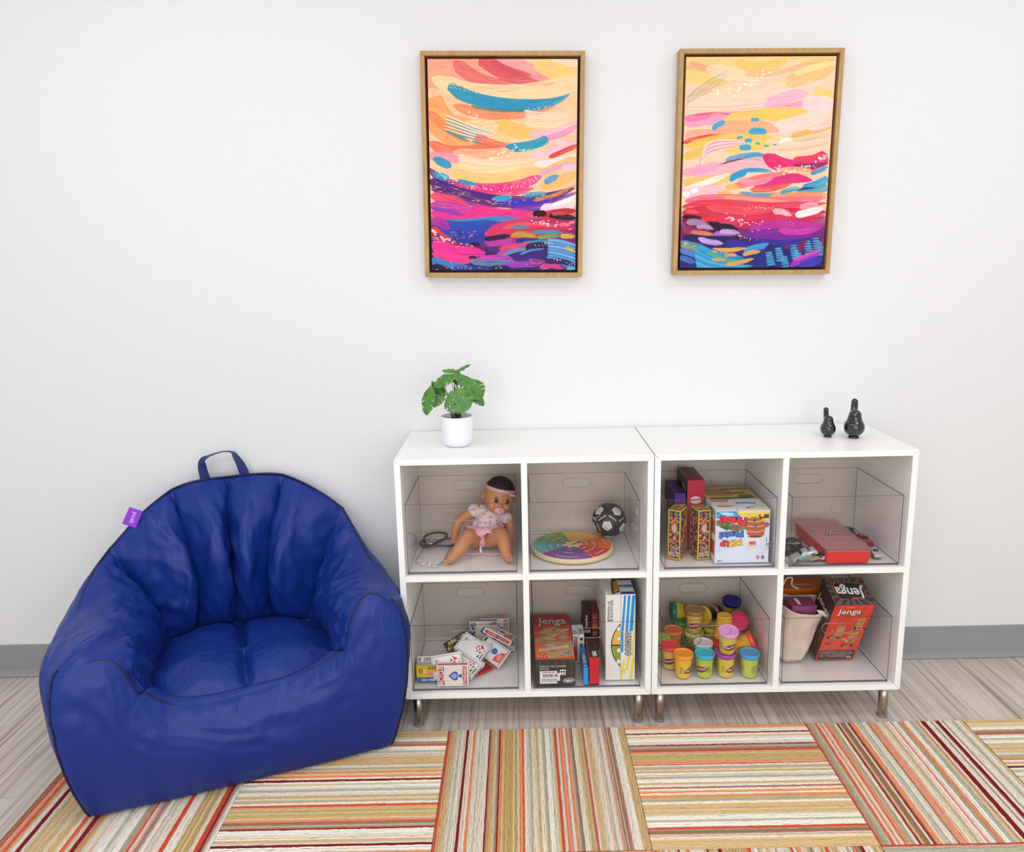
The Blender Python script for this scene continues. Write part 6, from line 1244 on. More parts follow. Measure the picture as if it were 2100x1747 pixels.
# pirate game box, standing upside down
w_, d_, h_ = .1500, .224, .1530
c = Carton(w_, d_, h_, C(228, 232, 240), bev=.0008); m = c.mb; F_ = c.F
sky = C(206, 220, 242); m.rect(F_, .001, w_ - .001, .001, h_ - .001, C(222, 228, 242)); m.poly(F_, [(.001, .10), (.001, .03), (.05, .045), (.06, .09)], sky)
m.poly(F_, [(.001, h_ - .002), (.06, h_ - .002), (.075, .140), (.055, .128), (.020, .126), (.001, .132)], C(70, 150, 215)); m.poly(F_, [(.004, .150), (.045, .146), (.052, .138), (.030, .136)], C(200, 230, 248))
m.poly(F_, [(.055, h_ - .001), (w_ - .001, h_ - .001), (w_ - .001, .118), (.100, .122), (.085, .132), (.062, .140)], C(238, 206, 84)); m.poly(F_, [(.060, .151), (.149, .151), (.149, .146), (.065, .144)], C(246, 222, 130))
m.poly(F_, [(.001, .126), (.020, .124), (.060, .112), (.085, .118), (.084, .098), (.052, .092), (.024, .104), (.001, .110)], C(110, 134, 84)); m.poly(F_, [(.010, .106), (.030, .112), (.046, .100), (.030, .096)], C(66, 100, 58))
def shadow_text(t, cx, cy, h, col, w, rot=PI + .05, sh=C(250, 248, 244)):
    m.text(F_, t, cx, cy, h * 1.12, C(60, 34, 40), rot=rot, bold=.13, w=w * 1.05); m.text(F_, t, cx, cy, h, col, rot=rot, bold=.055, w=w)
shadow_text('Pirate!', .048, .1225, .024, C(226, 52, 58), .074, PI - .08); shadow_text('the', .054, .1030, .010, C(226, 52, 58), .022, PI - .05); shadow_text('Pirate!', .044, .0825, .020, C(78, 118, 200), .066, PI + .06)
shadow_text('UP', .026, .0580, .018, C(226, 52, 58), .026, PI - .1); shadow_text('POP', .056, .0590, .019, C(244, 204, 60), .036, PI + .12)
# barrel with hoops, palm, island
B_c = (.111, .0960)
m.poly(F_, [(.087, .128), (.122, .132), (.140, .112), (.134, .080), (.112, .072), (.088, .082), (.083, .104)], C(176, 96, 54))
for k, (ya, yb) in enumerate(((.120, .124), (.106, .1095), (.091, .0945))): m.poly(F_, [(.085, ya), (.112, ya - .004), (.1375, ya + .002), (.1375, yb + .002), (.112, yb - .004), (.085, yb)], C(226, 160, 120))
m.ell(F_, .111, .077, .022, .0045, C(206, 120, 80)); m.ell(F_, .111, .077, .017, .003, C(110, 56, 36)); m.poly(F_, [(.088, .128), (.100, .134), (.112, .134), (.110, .124)], C(140, 150, 70)); m.poly(F_, [(.104, .128), (.110, .130), (.109, .119), (.104, .118)], C(120, 46, 40)); m.poly(F_, [(.107, .100), (.112, .102), (.113, .112), (.108, .112)], C(70, 90, 180))
m.poly(F_, [(.074, .108), (.086, .113), (.086, .105), (.076, .102)], C(220, 90, 70)); m.poly(F_, [(.116, .139), (.146, .141), (.147, .130), (.121, .128)], C(90, 64, 40)); m.poly(F_, [(.112, .118), (.140, .124), (.139, .1275), (.111, .1205)], C(236, 176, 60)); m.poly(F_, [(.122, .136), (.128, .142), (.134, .136), (.128, .133)], C(230, 210, 160))
m.rect(F_, .093, .113, .050, .0630, C(226, 150, 106)); m.rect(F_, .096, .112, .055, .061, C(206, 90, 60)); m.rect(F_, .088, .118, .042, .050, C(214, 216, 220))
m.ell(F_, .1405, .110, .008, .008, C(224, 80, 76)); m.ell(F_, .1405, .113, .0085, .004, C(90, 110, 180)); m.poly(F_, [(.140, .072), (.142, .050), (.1435, .050), (.1425, .072)], C(120, 130, 110))
for a in (-2.6, -2.0, -1.4, -.9, -.3, .3): m.poly(F_, [(.1385, .052), (.1385 + .018 * math.cos(a) + .003, .050 + .017 * math.sin(a)), (.1385 + .017 * math.cos(a + .22), .052 + .017 * math.sin(a + .22))], C(112, 128, 100))
for x_, cc in ((.1195, (206, 50, 66)), (.1335, (40, 46, 100))): m.poly(F_, [(x_, .009), (x_ + .006, .0155), (x_, .022), (x_ - .006, .0155)], C(*cc)); m.rect(F_, x_ - .003, x_ + .003, .0145, .0165, WHT)
m.text(F_, 'TOMY', .0135, .0065, .0035, C(40, 50, 110), rot=PI, bold=.03, w=.018); m.text(F_, '2-4 PLAYERS', .014, .1490, .0022, C(40, 50, 110), rot=PI, w=.016)
T = c.T; m.rect(T, .001, w_ - .001, .001, d_ - .001, C(230, 232, 240)); m.poly(T, [(.001, .110), (w_ - .001, .100), (w_ - .001, d_ - .001), (.001, d_ - .001)], C(206, 184, 96)); m.poly(T, [(.004, .080), (.050, .072), (.060, .100), (.030, .118), (.004, .112)], C(206, 158, 120)); m.ell(T, .032, .040, .026, .014, C(222, 184, 154)); m.ell(T, .032, .040, .019, .008, C(150, 96, 70)); m.ell(T, .032, .042, .016, .006, C(214, 170, 140))
for k in range(5): m.poly(T, [(.010, .140 + k * .013), (.085, .136 + k * .013), (.085, .143 + k * .013), (.010, .147 + k * .013)], C(140, 74, 44))
m.poly(T, [(.060, .150), (.120, .150), (.128, .165), (.060, .168)], C(150, 92, 60)); m.poly(T, [(.06, .196), (.145, .198), (.145, .208), (.06, .206)], C(96, 92, 130)); m.ell(T, .118, .130, .022, .014, C(96, 116, 62)); m.poly(T, [(.010, .108), (.060, .100), (.12, .108), (.145, .116), (.145, .122), (.01, .118)], C(70, 64, 50))
m.text(T, 'Pirate!', .098, .062, .018, C(78, 118, 200), rot=PI, bold=.05, w=.055); m.text(T, 'POP', .128, .036, .016, C(244, 204, 60), rot=PI, bold=.06, w=.030); m.text(T, 'UP', .098, .022, .013, C(226, 52, 58), rot=PI, bold=.06, w=.024)
L_ = c.L; rr = random.Random(2)
for a in ((.01, .04, .1, .14), (.15, .215, .02, .06), (.15, .215, .08, .12)): m.rect(L_, a[0], a[1], a[2], a[3], C(*rr.choice([(206, 60, 60), (60, 90, 160), (60, 60, 80)])))
m.text(L_, 'Pirate!', .180, .100, .020, C(226, 52, 58), rot=PI / 2, bold=.05, w=.045); m.lines(L_, .150, .215, .125, .148, 5, GRY); m.rect(L_, .170, .200, .02, .05, C(196, 50, 60))
c.put('pirate_game_box', 'large white and yellow pirate game box turned upside down, right in its bin', 'game box', (.9530, -.1980, ZU))
c = Carton(.0500, .1450, .2080, C(186, 44, 62), bev=.0008); m = c.mb; m.rect(c.T, .001, .049, .001, .144, C(128, 92, 96)); m.rect(c.T, .001, .049, .001, .045, C(140, 40, 52)); m.lines(c.T, .006, .044, .055, .135, 8, C(56, 44, 46)); m.text(c.T, 'curiosity', .018, .022, .008, C(190, 130, 130), w=.024, rot=PI)
m.ell(c.F, .025, .1480, .0165, .0115, C(222, 204, 200)); m.text(c.F, 'curiosity', .025, .1485, .0075, C(190, 44, 62), rot=.12, bold=.05, w=.038)
m.rect(c.L, .003, .142, .003, .205, C(70, 56, 60)); m.rect(c.L, .02, .06, .13, .19, C(44, 40, 44)); m.poly(c.L, [(.07, .14), (.13, .12), (.13, .18), (.08, .19)], C(150, 144, 146)); m.text(c.L, 'LOL', .105, .155, .028, C(30, 26, 30), bold=.04)
c.put('game_box', 'tall red game box with a white oval badge, standing at the back of its bin', 'game box', (.8480, -.1220, ZU))
c = Carton(.0320, .1400, .1690, C(84, 48, 132), bev=.0006); m = c.mb; m.rect(c.T, .001, .031, .001, .139, C(56, 28, 96)); m.poly(c.F, [(.011, .1380), (.0125, .1370), (.0315, .1500), (.0315, .1515)], C(46, 22, 78)); m.rect(c.F, .0, .032, .105, .1365, C(170, 160, 60)); m.rect(c.L, .002, .138, .002, .166, C(70, 44, 76)); m.text(c.L, 'stories', .095, .125, .020, C(150, 130, 150), w=.06)
c.put('card_game_box', 'dark purple box in the left back corner, beside the tall red box', 'game box', (.8025, -.1250, ZU))
# ---- bin: organiser case and toy cars
case_red = mat('case_red_plastic', (226, 48, 44), rough=0.35, spec=0.5); lidm = acrylic('case_lid_clear', (0.90, 0.80, 0.82), 1.6, 0.25, haze=(0.45, lin((214, 158, 162))))
KW, KD, KH = .1260, .2560, .0340
cs_ = thing('organiser_case', 'red plastic organiser case with clear divided lid, lying front to back', 'case', (1.2450, -.2010, ZU))
def rrect(w, d, r, n=6):
    P = []
    for cx, cy, a0 in ((w / 2 - r, -d / 2 + r, -PI / 2), (w / 2 - r, d / 2 - r, 0), (-w / 2 + r, d / 2 - r, PI / 2), (-w / 2 + r, -d / 2 + r, PI)):
        for i in range(n + 1): a = a0 + PI / 2 * i / n; P.append((cx + r * math.cos(a), cy + r * math.sin(a)))
    return P
def tray(w, d, h, r, t, m, z0=0.0, taper=0.0):
    mb = MB(); O = rrect(w - taper * 2, d - taper * 2, r); O2 = rrect(w, d, r); I2 = rrect(w - 2 * t, d - 2 * t, r - t * .5); I = rrect(w - 2 * t - taper * 2, d - 2 * t - taper * 2, r - t * .5); n = len(O)
    vs = [(x, y, z0) for x, y in O] + [(x, y, z0 + h) for x, y in O2] + [(x, y, z0 + h) for x, y in I2] + [(x, y, z0 + t) for x, y in I]
    fs = [tuple(range(n - 1, -1, -1)), tuple(range(3 * n, 4 * n))]
    for k in range(3):
        for i in range(n): j = (i + 1) % n; fs.append((k * n + i, k * n + j, (k + 1) * n + j, (k + 1) * n + i))
    mb.add(vs, fs, m); return mb
tray(KW, KD, KH, .012, .0018, case_red, 0, .003).build('tray', cs_)
mb = MB(); mb.box(-KW / 2 + .003, KW / 2 - .003, -.0006, .0006, .002, KH - .002, case_red)
for yy in (-.075, -.025, .03, .08): mb.box(-KW / 2 + .003, KW / 2 - .003, yy - .0006, yy + .0006, .002, KH - .002, case_red)
mb.box(-.0006, .0006, -KD / 2 + .003, KD / 2 - .003, .002, KH - .002, case_red); mb.build('dividers', cs_)
lo = rrect(KW + .002, KD + .002, .013); li = rrect(KW - .010, KD - .010, .010); mb = MB(); n = len(lo)
mb.add([(x, y, KH + .0002) for x, y in lo] + [(x, y, KH + .0040) for x, y in lo] + [(x, y, KH + .0048) for x, y in li], [(k * n + i, k * n + (i + 1) % n, (k + 1) * n + (i + 1) % n, (k + 1) * n + i) for k in range(2) for i in range(n)] + [tuple(range(2 * n, 3 * n))], lidm)
for yy in (-.08, -.03, .03, .08): mb.box(-.050, .050, yy - .0008, yy + .0008, KH + .0048, KH + .0060, lidm)
lid_o = mb.build('lid', cs_)
mb = MB(); lip = rrect(KW + .0026, KD + .0026, .013); mb.tube([(x, y, KH + .0042) for x, y in lip], .0009, acr_lip, 6, closed=True); mb.build('lid_rim', lid_o)
for yy in (-.062, .055):
    MB().box(KW / 2 + .001, KW / 2 + .007, yy - .020, yy + .020, KH - .012, KH + .003, lidm).build('latch', cs_)
    MB().box(-KW / 2 - .004, -KW / 2 + .001, yy - .014, yy + .014, KH - .012, KH - .002, case_red).build('hinge', cs_)
fr = Fr((0, 0, KH + .0052), (1, 0, 0), (0, 1, 0)); mb = MB()
for i in range(5):
    for j in range(3): mb.rect(fr, -.012 + i * .005, -.007 + i * .005, -.006 + j * .007 + i * .001, .001 + j * .007 + i * .001, (BLK if (i + j) % 2 == 0 else WHT))
mb.build('flag_sticker', cs_)
tyre = mat('toy_tyre', (22, 22, 22), rough=0.5); rimm = mat('toy_rim', (190, 184, 172), rough=0.3, metal=.6); tglass = mat('toy_window', (42, 36, 34), rough=0.15, spec=.7)
def toy_car(label, body, loc, right, up, base=(36, 34, 36), stripe=None, L=.072):
    s = L / .072; r = thing('toy_car', label, 'toy car', loc, basis(right, up).to_euler(), 'die-cast toy cars')
    bm_ = mat('car_paint_%d_%d_%d' % body, body, rough=.25, metal=.35, coat=.5); W2 = .0145
    prof = [(-.036, .005), (-.0355, .012), (-.030, .0145), (-.018, .0155), (-.010, .0165), (-.002, .0225), (.012, .0228), (.021, .0170), (.033, .0160), (.036, .0120), (.036, .005)]
    mb = MB(); n = len(prof); vs = []
    for y, k in ((-W2, .93), (-W2 * .9, 1.0), (W2 * .9, 1.0), (W2, .93)):
        for x, z in prof: zz = z if z < .0158 or abs(y) < W2 else z; yy = y * (.74 if z > .0168 else 1); vs.append((x * s * (1 if k == 1 else .985), yy * s, (z * (1 if k == 1 else .97) + (.0001)) * s))
    fs = [tuple(range(n)), tuple(range(4 * n - 1, 3 * n - 1, -1))] + [(k * n + i, (k + 1) * n + i, (k + 1) * n + (i + 1) % n, k * n + (i + 1) % n) for k in range(3) for i in range(n)]
    mb.add(vs, fs, bm_)
    if stripe:
        for sg in (-1, 1):
            f2 = Fr((-.032 * s, sg * -W2 * s * 1.0, .006 * s), (1, 0, 0), (0, 0, 1)) if sg > 0 else Fr((.032 * s, W2 * s, .006 * s), (-1, 0, 0), (0, 0, 1))
            mb.poly(f2, [(.010 * s, .001), (.044 * s, .001), (.040 * s, .007 * s), (.006 * s, .005 * s)], C(*stripe), .0004)
    mb.build('body', r)
    mb = MB()
    for sg in (-1, 1):
        f2 = Fr((-.008 * s, -W2 * .745 * s, .0158 * s), (1, 0, 0), (0, 0, 1)) if sg < 0 else Fr((.020 * s, W2 * .745 * s, .0158 * s), (-1, 0, 0), (0, 0, 1))
        P = [(.001, .0018), (.006, .0060), (.019, .0062), (.026, .0018)] if sg < 0 else [(.002, .0018), (.009, .0062), (.022, .0060), (.027, .0018)]
        mb.poly(f2, [(x * s, y * s) for x, y in P], tglass, .0005)
    ww = W2 * .68 * s
    mb.add([(-.0098 * s, -ww, .0171 * s), (-.0098 * s, ww, .0171 * s), (-.0030 * s, ww, .0226 * s), (-.0030 * s, -ww, .0226 * s)], [(3, 2, 1, 0)], tglass, M=Matrix.Translation((-.0004, 0, .0004)))
    mb.add([(.0130 * s, -ww, .0226 * s), (.0130 * s, ww, .0226 * s), (.0205 * s, ww, .0176 * s), (.0205 * s, -ww, .0176 * s)], [(3, 2, 1, 0)], tglass, M=Matrix.Translation((.0004, 0, .0004)))
    mb.build('windows', r); MB().box(-.0345 * s, .0345 * s, -W2 * .92 * s, W2 * .92 * s, .0028 * s, .0052 * s, mat('car_base_%d_%d_%d' % base, base, rough=.4)).build('chassis', r)
    for wx in (-.0225, .0225):
        for sg in (-1, 1):
            M = Matrix.Translation((wx * s, sg * (W2 - .0015) * s, .0055 * s)) @ Matrix.Rotation(sg * -PI / 2, 4, 'X')
            w = MB(); w.lathe([(.0030 * s, -.002 * s), (.0055 * s, -.002 * s), (.0057 * s, .0015 * s), (.0050 * s, .0026 * s), (.0040 * s, .0026 * s)], tyre, 22, M); w.lathe([(.0001, .0014 * s), (.0012 * s, .0026 * s), (.0020 * s, .0016 * s), (.0038 * s, .0018 * s), (.0041 * s, .0028 * s), (.0044 * s, .0026 * s)], rimm, 22, M); w.build('wheel', r)
    return r
toy_car('silver toy car with green stripes, tilted up on another car, front left corner', (190, 194, 196), (1.1270, -.3130, ZU + .0135), (.93, 0, .36), (-.36, -.08, .93), stripe=(80, 170, 150))
toy_car('gold toy car lying upside down under the tilted silver one', (184, 168, 128), (1.1500, -.3125, ZU + .0228), (1, 0, 0), (0, .06, -1), L=.068) if False else None
toy_car('beige toy car lying upside down beside the red case front corner', (184, 168, 128), (1.1500, -.3050, ZU + .0226), (1, .02, 0), (0, .02, -1), L=.066)
toy_car('dark toy car behind the tilted silver car', (50, 48, 52), (1.1220, -.2400, ZU), (.9, .35, 0), (0, 0, 1))
toy_car('dark grey racing toy car with big rims, leaning against the red case', (90, 88, 92), (1.1290, -.1960, ZU + .006), (.93, -.30, .18), (-.2, -.25, .95), L=.064)
toy_car('navy blue toy car against the left wall of the bin', (44, 54, 92), (1.1000, -.2050, ZU), (.15, 1, 0), (0, 0, 1), L=.062)
toy_car('dark red toy car in the left back corner of the bin', (140, 36, 48), (1.1050, -.1200, ZU), (.2, 1, 0), (0, 0, 1))
toy_car('small blue toy car in the back right, behind the red one', (56, 70, 110), (1.3440, -.0980, ZU), (.1, 1, 0), (0, 0, 1), L=.062)
toy_car('bright red toy car on the right, between the case and bin wall', (176, 30, 40), (1.3480, -.1800, ZU + .001), (-.12, 1, 0), (.15, 0, 1))
toy_car('white and red toy car at the front right corner of the case', (212, 208, 204), (1.3420, -.2720, ZU), (.05, 1, 0), (0, 0, 1), stripe=(190, 50, 50), L=.058)
for k, (x, y, cc, nm) in enumerate(((1.213, -.300, (120, 124, 96), 'olive'), (1.277, -.302, (150, 120, 120), 'dusty pink'), (1.212, -.250, (96, 108, 100), 'grey-green'), (1.278, -.200, (150, 150, 136), 'stone'), (1.211, -.145, (120, 60, 66), 'brick'))):
    toy_car('%s toy car seen through the lid of the red case, %s' % (nm, ('front left cell', 'front right cell', 'second left cell', 'middle right cell', 'back left cell')[k]), cc, (x, y, ZU + .0022), (1, .1, 0), (0, 0, 1), L=.052)

# ---- bin: modelling dough tubs
TB = {}
def tub_mat(c, n='tub_plastic'): return mat('%s_%02x%02x%02x' % ((n,) + tuple(c)), c, rough=.32, spec=.5)
def wrap(mb, geo, r, phi, z0, sx, sy, m, tilt=0.0, off=0.0003, zs=1.0):
    v, f = geo; vs = []
    c, d = math.cos(tilt), math.sin(tilt)
    for x, y in v:
        x, y = x * sx, y * sy; x, y = x * c - y * d, x * d + y * c; rr = r(z0 + y) + off; a = phi + x / rr; vs.append((rr * math.cos(a), rr * math.sin(a), z0 + y))
    mb.add(vs, f, m)
def tub_r(z): return .0212 + .0042 * max(0, min(1, z / .058))
def tub(lid, body, loc, label, right=(1, 0, 0), up=(0, 0, 1), phi=-PI / 2, logo=True, text='Play-Doh', small=True):
    r = thing('dough_tub', label, 'modelling dough tub', loc, basis(right, up).to_euler(), 'modelling dough tubs')
    bm_ = tub_mat(body); mb = MB(); mb.lathe([(.0185, .0004), (.0202, .0), (.0212, .0018), (.0232, .028), (.0254, .056), (.0262, .0575), (.0262, .061)], bm_, 40)
    if logo:
        n = 28; v = [(0, 0)] + [(math.cos(2 * PI * i / n), math.sin(2 * PI * i / n)) for i in range(n)]
        def ellg(k): return ([(x, y) for x, y in [(0, 0)] + [(q * math.cos(2 * PI * i / n), q * math.sin(2 * PI * i / n)) for q in (.35, .7, 1) for i in range(n)]], [(0, 1 + i, 1 + (i + 1) % n) for i in range(n)] + [(1 + k2 * n + i, 1 + (k2 + 1) * n + i, 1 + (k2 + 1) * n + (i + 1) % n, 1 + k2 * n + (i + 1) % n) for k2 in range(2) for i in range(n)])
        wrap(mb, ellg(1), tub_r, phi, .026, .0225, .0102, C(206, 190, 150), .22, .00025); wrap(mb, ellg(1), tub_r, phi, .026, .0215, .0094, C(140, 36, 44), .22, .0004)
        g = text_geo(text, .06, .95); wd = g[2]; wrap(mb, (g[0], g[1]), tub_r, phi, .0262, .036 / wd[0], .0105 / wd[1], C(70, 20, 26), .22, .0006)
        g = text_geo(text, .02, 1.0); wd = g[2]; wrap(mb, (g[0], g[1]), tub_r, phi, .0265, .034 / wd[0], .0090 / wd[1], C(244, 240, 232), .22, .0008)
    if small:
        rr = random.Random(int(loc[0] * 1000)); dk = C(*[int(q * .42) for q in body])
        for ph_ in (phi + 1.05 + (0 if logo else -.95), phi - 1.25, phi + (2.2 if logo else .35)):
            for i in range(9):
                for s0, s1 in ((-.0045, rr.uniform(-.001, .001)), (rr.uniform(.0012, .002), .0045)): wrap(mb, ([(s0, -.0005), (s1, -.0005), (s1, .0005), (s0, .0005)], [(0, 1, 2, 3)]), tub_r, ph_, .018 + i * .0024, 1, 1, dk, 0, .0003)
    mb.build('pot', r)
    lm = tub_mat(lid, 'lid_plastic'); mb = MB(); mb.lathe([(.0268, .0580), (.0280, .0585), (.0288, .0625), (.0290, .0690), (.0284, .0712), (.0272, .0714), (.0264, .0704), (.0258, .0682), (.0200, .0676), (.0001, .0676)], lm, 44); mb.build('lid', r)
    return r
Y1, LM, Y2 = (238, 196, 62), (190, 208, 66), (222, 204, 76)
tub((250, 158, 46), Y1, (.8020, -.2870, ZL), 'dough tub with orange lid, leftmost in the front row', phi=-PI / 2 + .85)
tub((58, 184, 200), LM, (.8640, -.2860, ZL), 'lime dough tub with teal lid, second from left in front row', phi=-PI / 2 - .75)
tub((172, 70, 164), Y2, (.9260, -.2860, ZL), 'dough tub with purple lid in the front row, pink-lidded tub on it', phi=-PI / 2 + .7)
tub((70, 166, 216), (200, 210, 88), (.9930, -.2900, ZL), 'dough tub with sky blue lid at the right end of the front row', logo=False, phi=-PI / 2 + .1)
tub((244, 74, 78), (230, 192, 96), (.7750, -.2350, ZL), 'dough tub with coral red lid, behind the orange-lidded tub at left', phi=-PI / 2 - .35)
tub((240, 166, 220), Y2, (.9290, -.2830, ZL + .0716), 'dough tub with pale pink lid, stacked on the purple-lidded tub', up=(.10, -.13, 1), phi=-PI / 2 + .15)
tub((206, 212, 70), (150, 148, 70), (.8630, -.1560, ZL), 'dough tub with yellow-green lid, under the brown-lidded tub', phi=-1.2)
tub((172, 118, 74), (230, 186, 90), (.8630, -.1560, ZL + .0716), 'dough tub with brown lid, stacked on the yellow-green lidded tub', phi=-PI / 2 - .35)
tub((236, 132, 74), (220, 170, 90), (.8020, -.1400, ZL), 'dough tub with orange-peach lid at the left side of the bin, behind the coral one', up=(-.05, 0, 1), phi=-.9, logo=False)
tub((20, 122, 92), (200, 196, 60), (.8080, -.0860, ZL + .0716 + .029), 'dough tub with dark green lid, lying on its side at the back left', right=(0, 0, -1), up=(-1, 0, .04), phi=PI * .86) if False else None
tb_ = tub((20, 122, 92), (200, 196, 60), (.8760, -.0880, .2245), 'dough tub with dark green lid, lying on its side at back left', right=(0, -1, 0), up=(-1, 0, .05), phi=.6)
tub((60, 170, 90), (176, 196, 70), (.8400, -.0800, ZL), 'dough tub with green lid, hidden under the one lying at back left')
tub((120, 190, 70), (170, 204, 70), (.7640, -.1830, ZL + .0714), 'upside down lime dough tub by the left wall of the bin', up=(0, 0, -1), phi=PI / 2 + .3)
tub((232, 200, 60), (226, 190, 70), (.9260, -.1250, ZL), 'dough tub with yellow lid, standing beneath the black tub', phi=-1.9)
tub((226, 196, 52), (30, 28, 28), (.9480, -.0950, .2290), 'black dough tub with yellow lid lying on its side at the back', right=(.5, -.62, .6), up=(-.68, -.62, -.12) if False else (-.70, -.62, .12), phi=.5)
tub((236, 60, 56), (222, 200, 110), (.9310, -.2240, ZL), 'dough tub with bright red lid, behind the purple-lidded tub', phi=-2.2)
tub((240, 176, 60), (238, 180, 52), (.9420, -.1980, ZL + .0716 * 2 - .0008), 'upside down yellow-orange dough tub stacked on the red-lidded one', up=(0, 0, -1), logo=False, phi=0)
tub((234, 190, 160), (206, 190, 90), (.9920, -.0800, ZL), 'dough tub with peach lid at the back right, under the navy one', phi=-1.3)
tub((16, 20, 128), (206, 190, 70), (.9930, -.0800, ZL + .0716), 'dough tub with navy blue lid, topmost at the back right', up=(.10, -.20, 1), phi=-.9)
tub((170, 190, 200), (214, 196, 90), (.9870, -.1450, ZL), 'dough tub with pale grey lid, under the hot pink lidded tub')
tub((226, 50, 104), (226, 196, 90), (1.0010, -.1080, .2235), 'dough tub with hot pink lid facing forward, lying on its side at right', right=(.95, -.1, .2), up=(-.05, -.93, .10), phi=PI / 2)
tub((246, 84, 66), (238, 178, 60), (.9590, -.2210, .1680), 'tilted dough tub with red-orange lid, behind the sky blue lidded tub', right=(.45, 0, -.9), up=(.86, -.12, .42), logo=False, phi=-PI / 2 - .2)
tub((236, 236, 236), (226, 220, 206), (.8740, -.2250, ZL), 'dough tub with white lid, behind the teal-lidded tub', logo=False)
mb = MB(); mb.lathe([(.0245, .0), (.0262, .0), (.0270, .006), (.0272, .010), (.0255, .0106), (.0250, .003), (.0001, .0024)], acr, 40); mb.tube([(.0262 * math.cos(a), .0262 * math.sin(a), .0104) for a in [2 * PI * i / 30 for i in range(30)]], .0010, acr_lip, 6, closed=True); mb.tube([(.0262 * math.cos(a), .0262 * math.sin(a), .0) for a in [2 * PI * i / 30 for i in range(30)]], .0010, acr_lip, 6, closed=True)
for k in (-.006, .004): mb.box(-.020, .020, k, k + .0016, .0028, .0060, acr_lip)
o = mb.build('plastic_disc', loc=(.8420, -.2240, .2080)); o.rotation_euler = basis((.8, .1, .6), (-.35, -.75, .55)).to_euler(); tag(o, 'clear plastic cap tilted against the white-lidded dough tub', 'cap')

# ---- bin: drawstring bag, block game, orange box
c = Carton(.2350, .0850, .1930, C(214, 108, 30), bev=.001); m = c.mb; m.rect(c.F, .003, .232, .003, .19, C(206, 96, 26)); m.rect(c.F, .01, .225, .105, .106, C(180, 80, 20)); m.text(c.T, 'Cutetiger', .120, .030, .016, C(244, 222, 204), bold=.035, w=.064); m.rect(c.T, .002, .233, .002, .083, C(210, 102, 28), off=.0001); m.rect(c.F, .010, .220, .1888, .1898, C(226, 170, 110))
c.put('orange_box', 'orange cardboard box with pale lettering at the back of the bin', 'box', (1.1970, -.0930, ZL))
c = Carton(.1150, .1000, .2480, C(66, 58, 54), bev=.0008); m = c.mb; F_, T, L_ = c.F, c.T, c.L; w_, h_ = .115, .248
m.rect(F_, .0005, w_ - .0005, .0005, h_ - .0005, C(222, 60, 40)); m.poly(F_, [(.002, .045), (w_ - .002, .045), (w_ - .002, .150), (.040, .120), (.002, .095)], C(226, 80, 54))
for x0, x1 in ((.005, .02), (.06, .075), (.085, .1)): m.poly(F_, [(x0, .17), (x1, .17), (x1 + .012, .246), (x0 + .016, .246)], C(230, 76, 50))
m.rect(F_, .005, w_ - .004, .004, .046, C(60, 46, 42)); m.lines(F_, .009, w_ - .010, .012, .042, 7, C(170, 150, 140)); m.rect(F_, .092, .106, .008, .016, C(190, 180, 176))
block_tower(m, F_, .042, .112, .024, .050, 12, 1); block_tower(m, F_, .092, .150, .022, .045, 11, 2); block_tower(m, F_, .086, .078, .026, .055, 13, 3); m.poly(F_, [(.058, .098), (.074, .084), (.078, .088), (.063, .102)], C(214, 182, 130))
for x, y, t in ((.010, .105, 'Stack'), (.078, .143, 'Pull'), (.060, .066, 'Crash!')):
    m.rect(F_, x, x + .038, y - .004, y + .004, C(58, 44, 40)); m.text(F_, t, x + .018, y, .0055, WHT, bold=.02, w=.018)
for x, y in ((.055, .113), (.078, .151), (.063, .075)): m.poly(F_, [(x, y), (x + .006, y - .004), (x + .006, y + .004)], BLK)
m.ell(F_, .020, .078, .0085, .007, BLK); m.ell(F_, .020, .078, .0072, .0057, C(226, 80, 54)); m.text(F_, 'FUN', .020, .078, .005, BLK)
m.text(F_, 'Jenga', .050, .216, .031, C(50, 30, 28), bold=.07, w=.070); m.text(F_, 'Jenga', .049, .217, .029, C(236, 228, 214), bold=.02, w=.067); m.text(F_, 'CLASSIC', .048, .2385, .0055, C(244, 170, 140), w=.026, bold=.02)
for k in range(16):
    a = 2 * PI * k / 16; cx, cy = .0575, .050; P = [(cx, cy)]
    for q in (-.09, .09):
        t = min([((.1145 - cx) / math.cos(a + q)) if math.cos(a + q) > 0 else ((.0005 - cx) / math.cos(a + q)) if math.cos(a + q) < 0 else 9, ((.0995 - cy) / math.sin(a + q)) if math.sin(a + q) > 0 else ((.0005 - cy) / math.sin(a + q)) if math.sin(a + q) < 0 else 9]); P.append((cx + math.cos(a + q) * t, cy + math.sin(a + q) * t))
    m.poly(T, P, C(96, 92, 90), .0002)
m.poly(T, [(.020, .022), (.050, .016), (.100, .030), (.106, .052), (.098, .078), (.060, .084), (.050, .078), (.030, .086), (.014, .064)], C(214, 70, 50)); m.poly(T, [(.022, .024), (.050, .018), (.098, .032), (.104, .052), (.096, .076), (.060, .082), (.050, .076), (.030, .083), (.016, .063)], C(50, 46, 46))
m.text(T, 'Jenga', .060, .050, .048, WHT, rot=PI - .10, bold=.02, w=.082); m.text(T, 'CLASSIC', .072, .0235, .007, C(236, 130, 100), rot=PI - .10, w=.030); m.ell(T, .020, .088, .0105, .0095, C(160, 156, 152)); m.ell(T, .020, .088, .0088, .0080, BLK); m.ell(T, .020, .088, .0045, .004, C(206, 70, 50))
m.text(L_, 'Jenga', .050, .185, .036, C(40, 26, 26), rot=0, bold=.06, w=.092); m.text(L_, 'Jenga', .050, .186, .032, C(232, 222, 208), bold=.015, w=.086); m.rect(L_, .001, .099, .001, .11, C(96, 70, 56)); m.rect(L_, .001, .099, .205, .247, C(60, 50, 48))
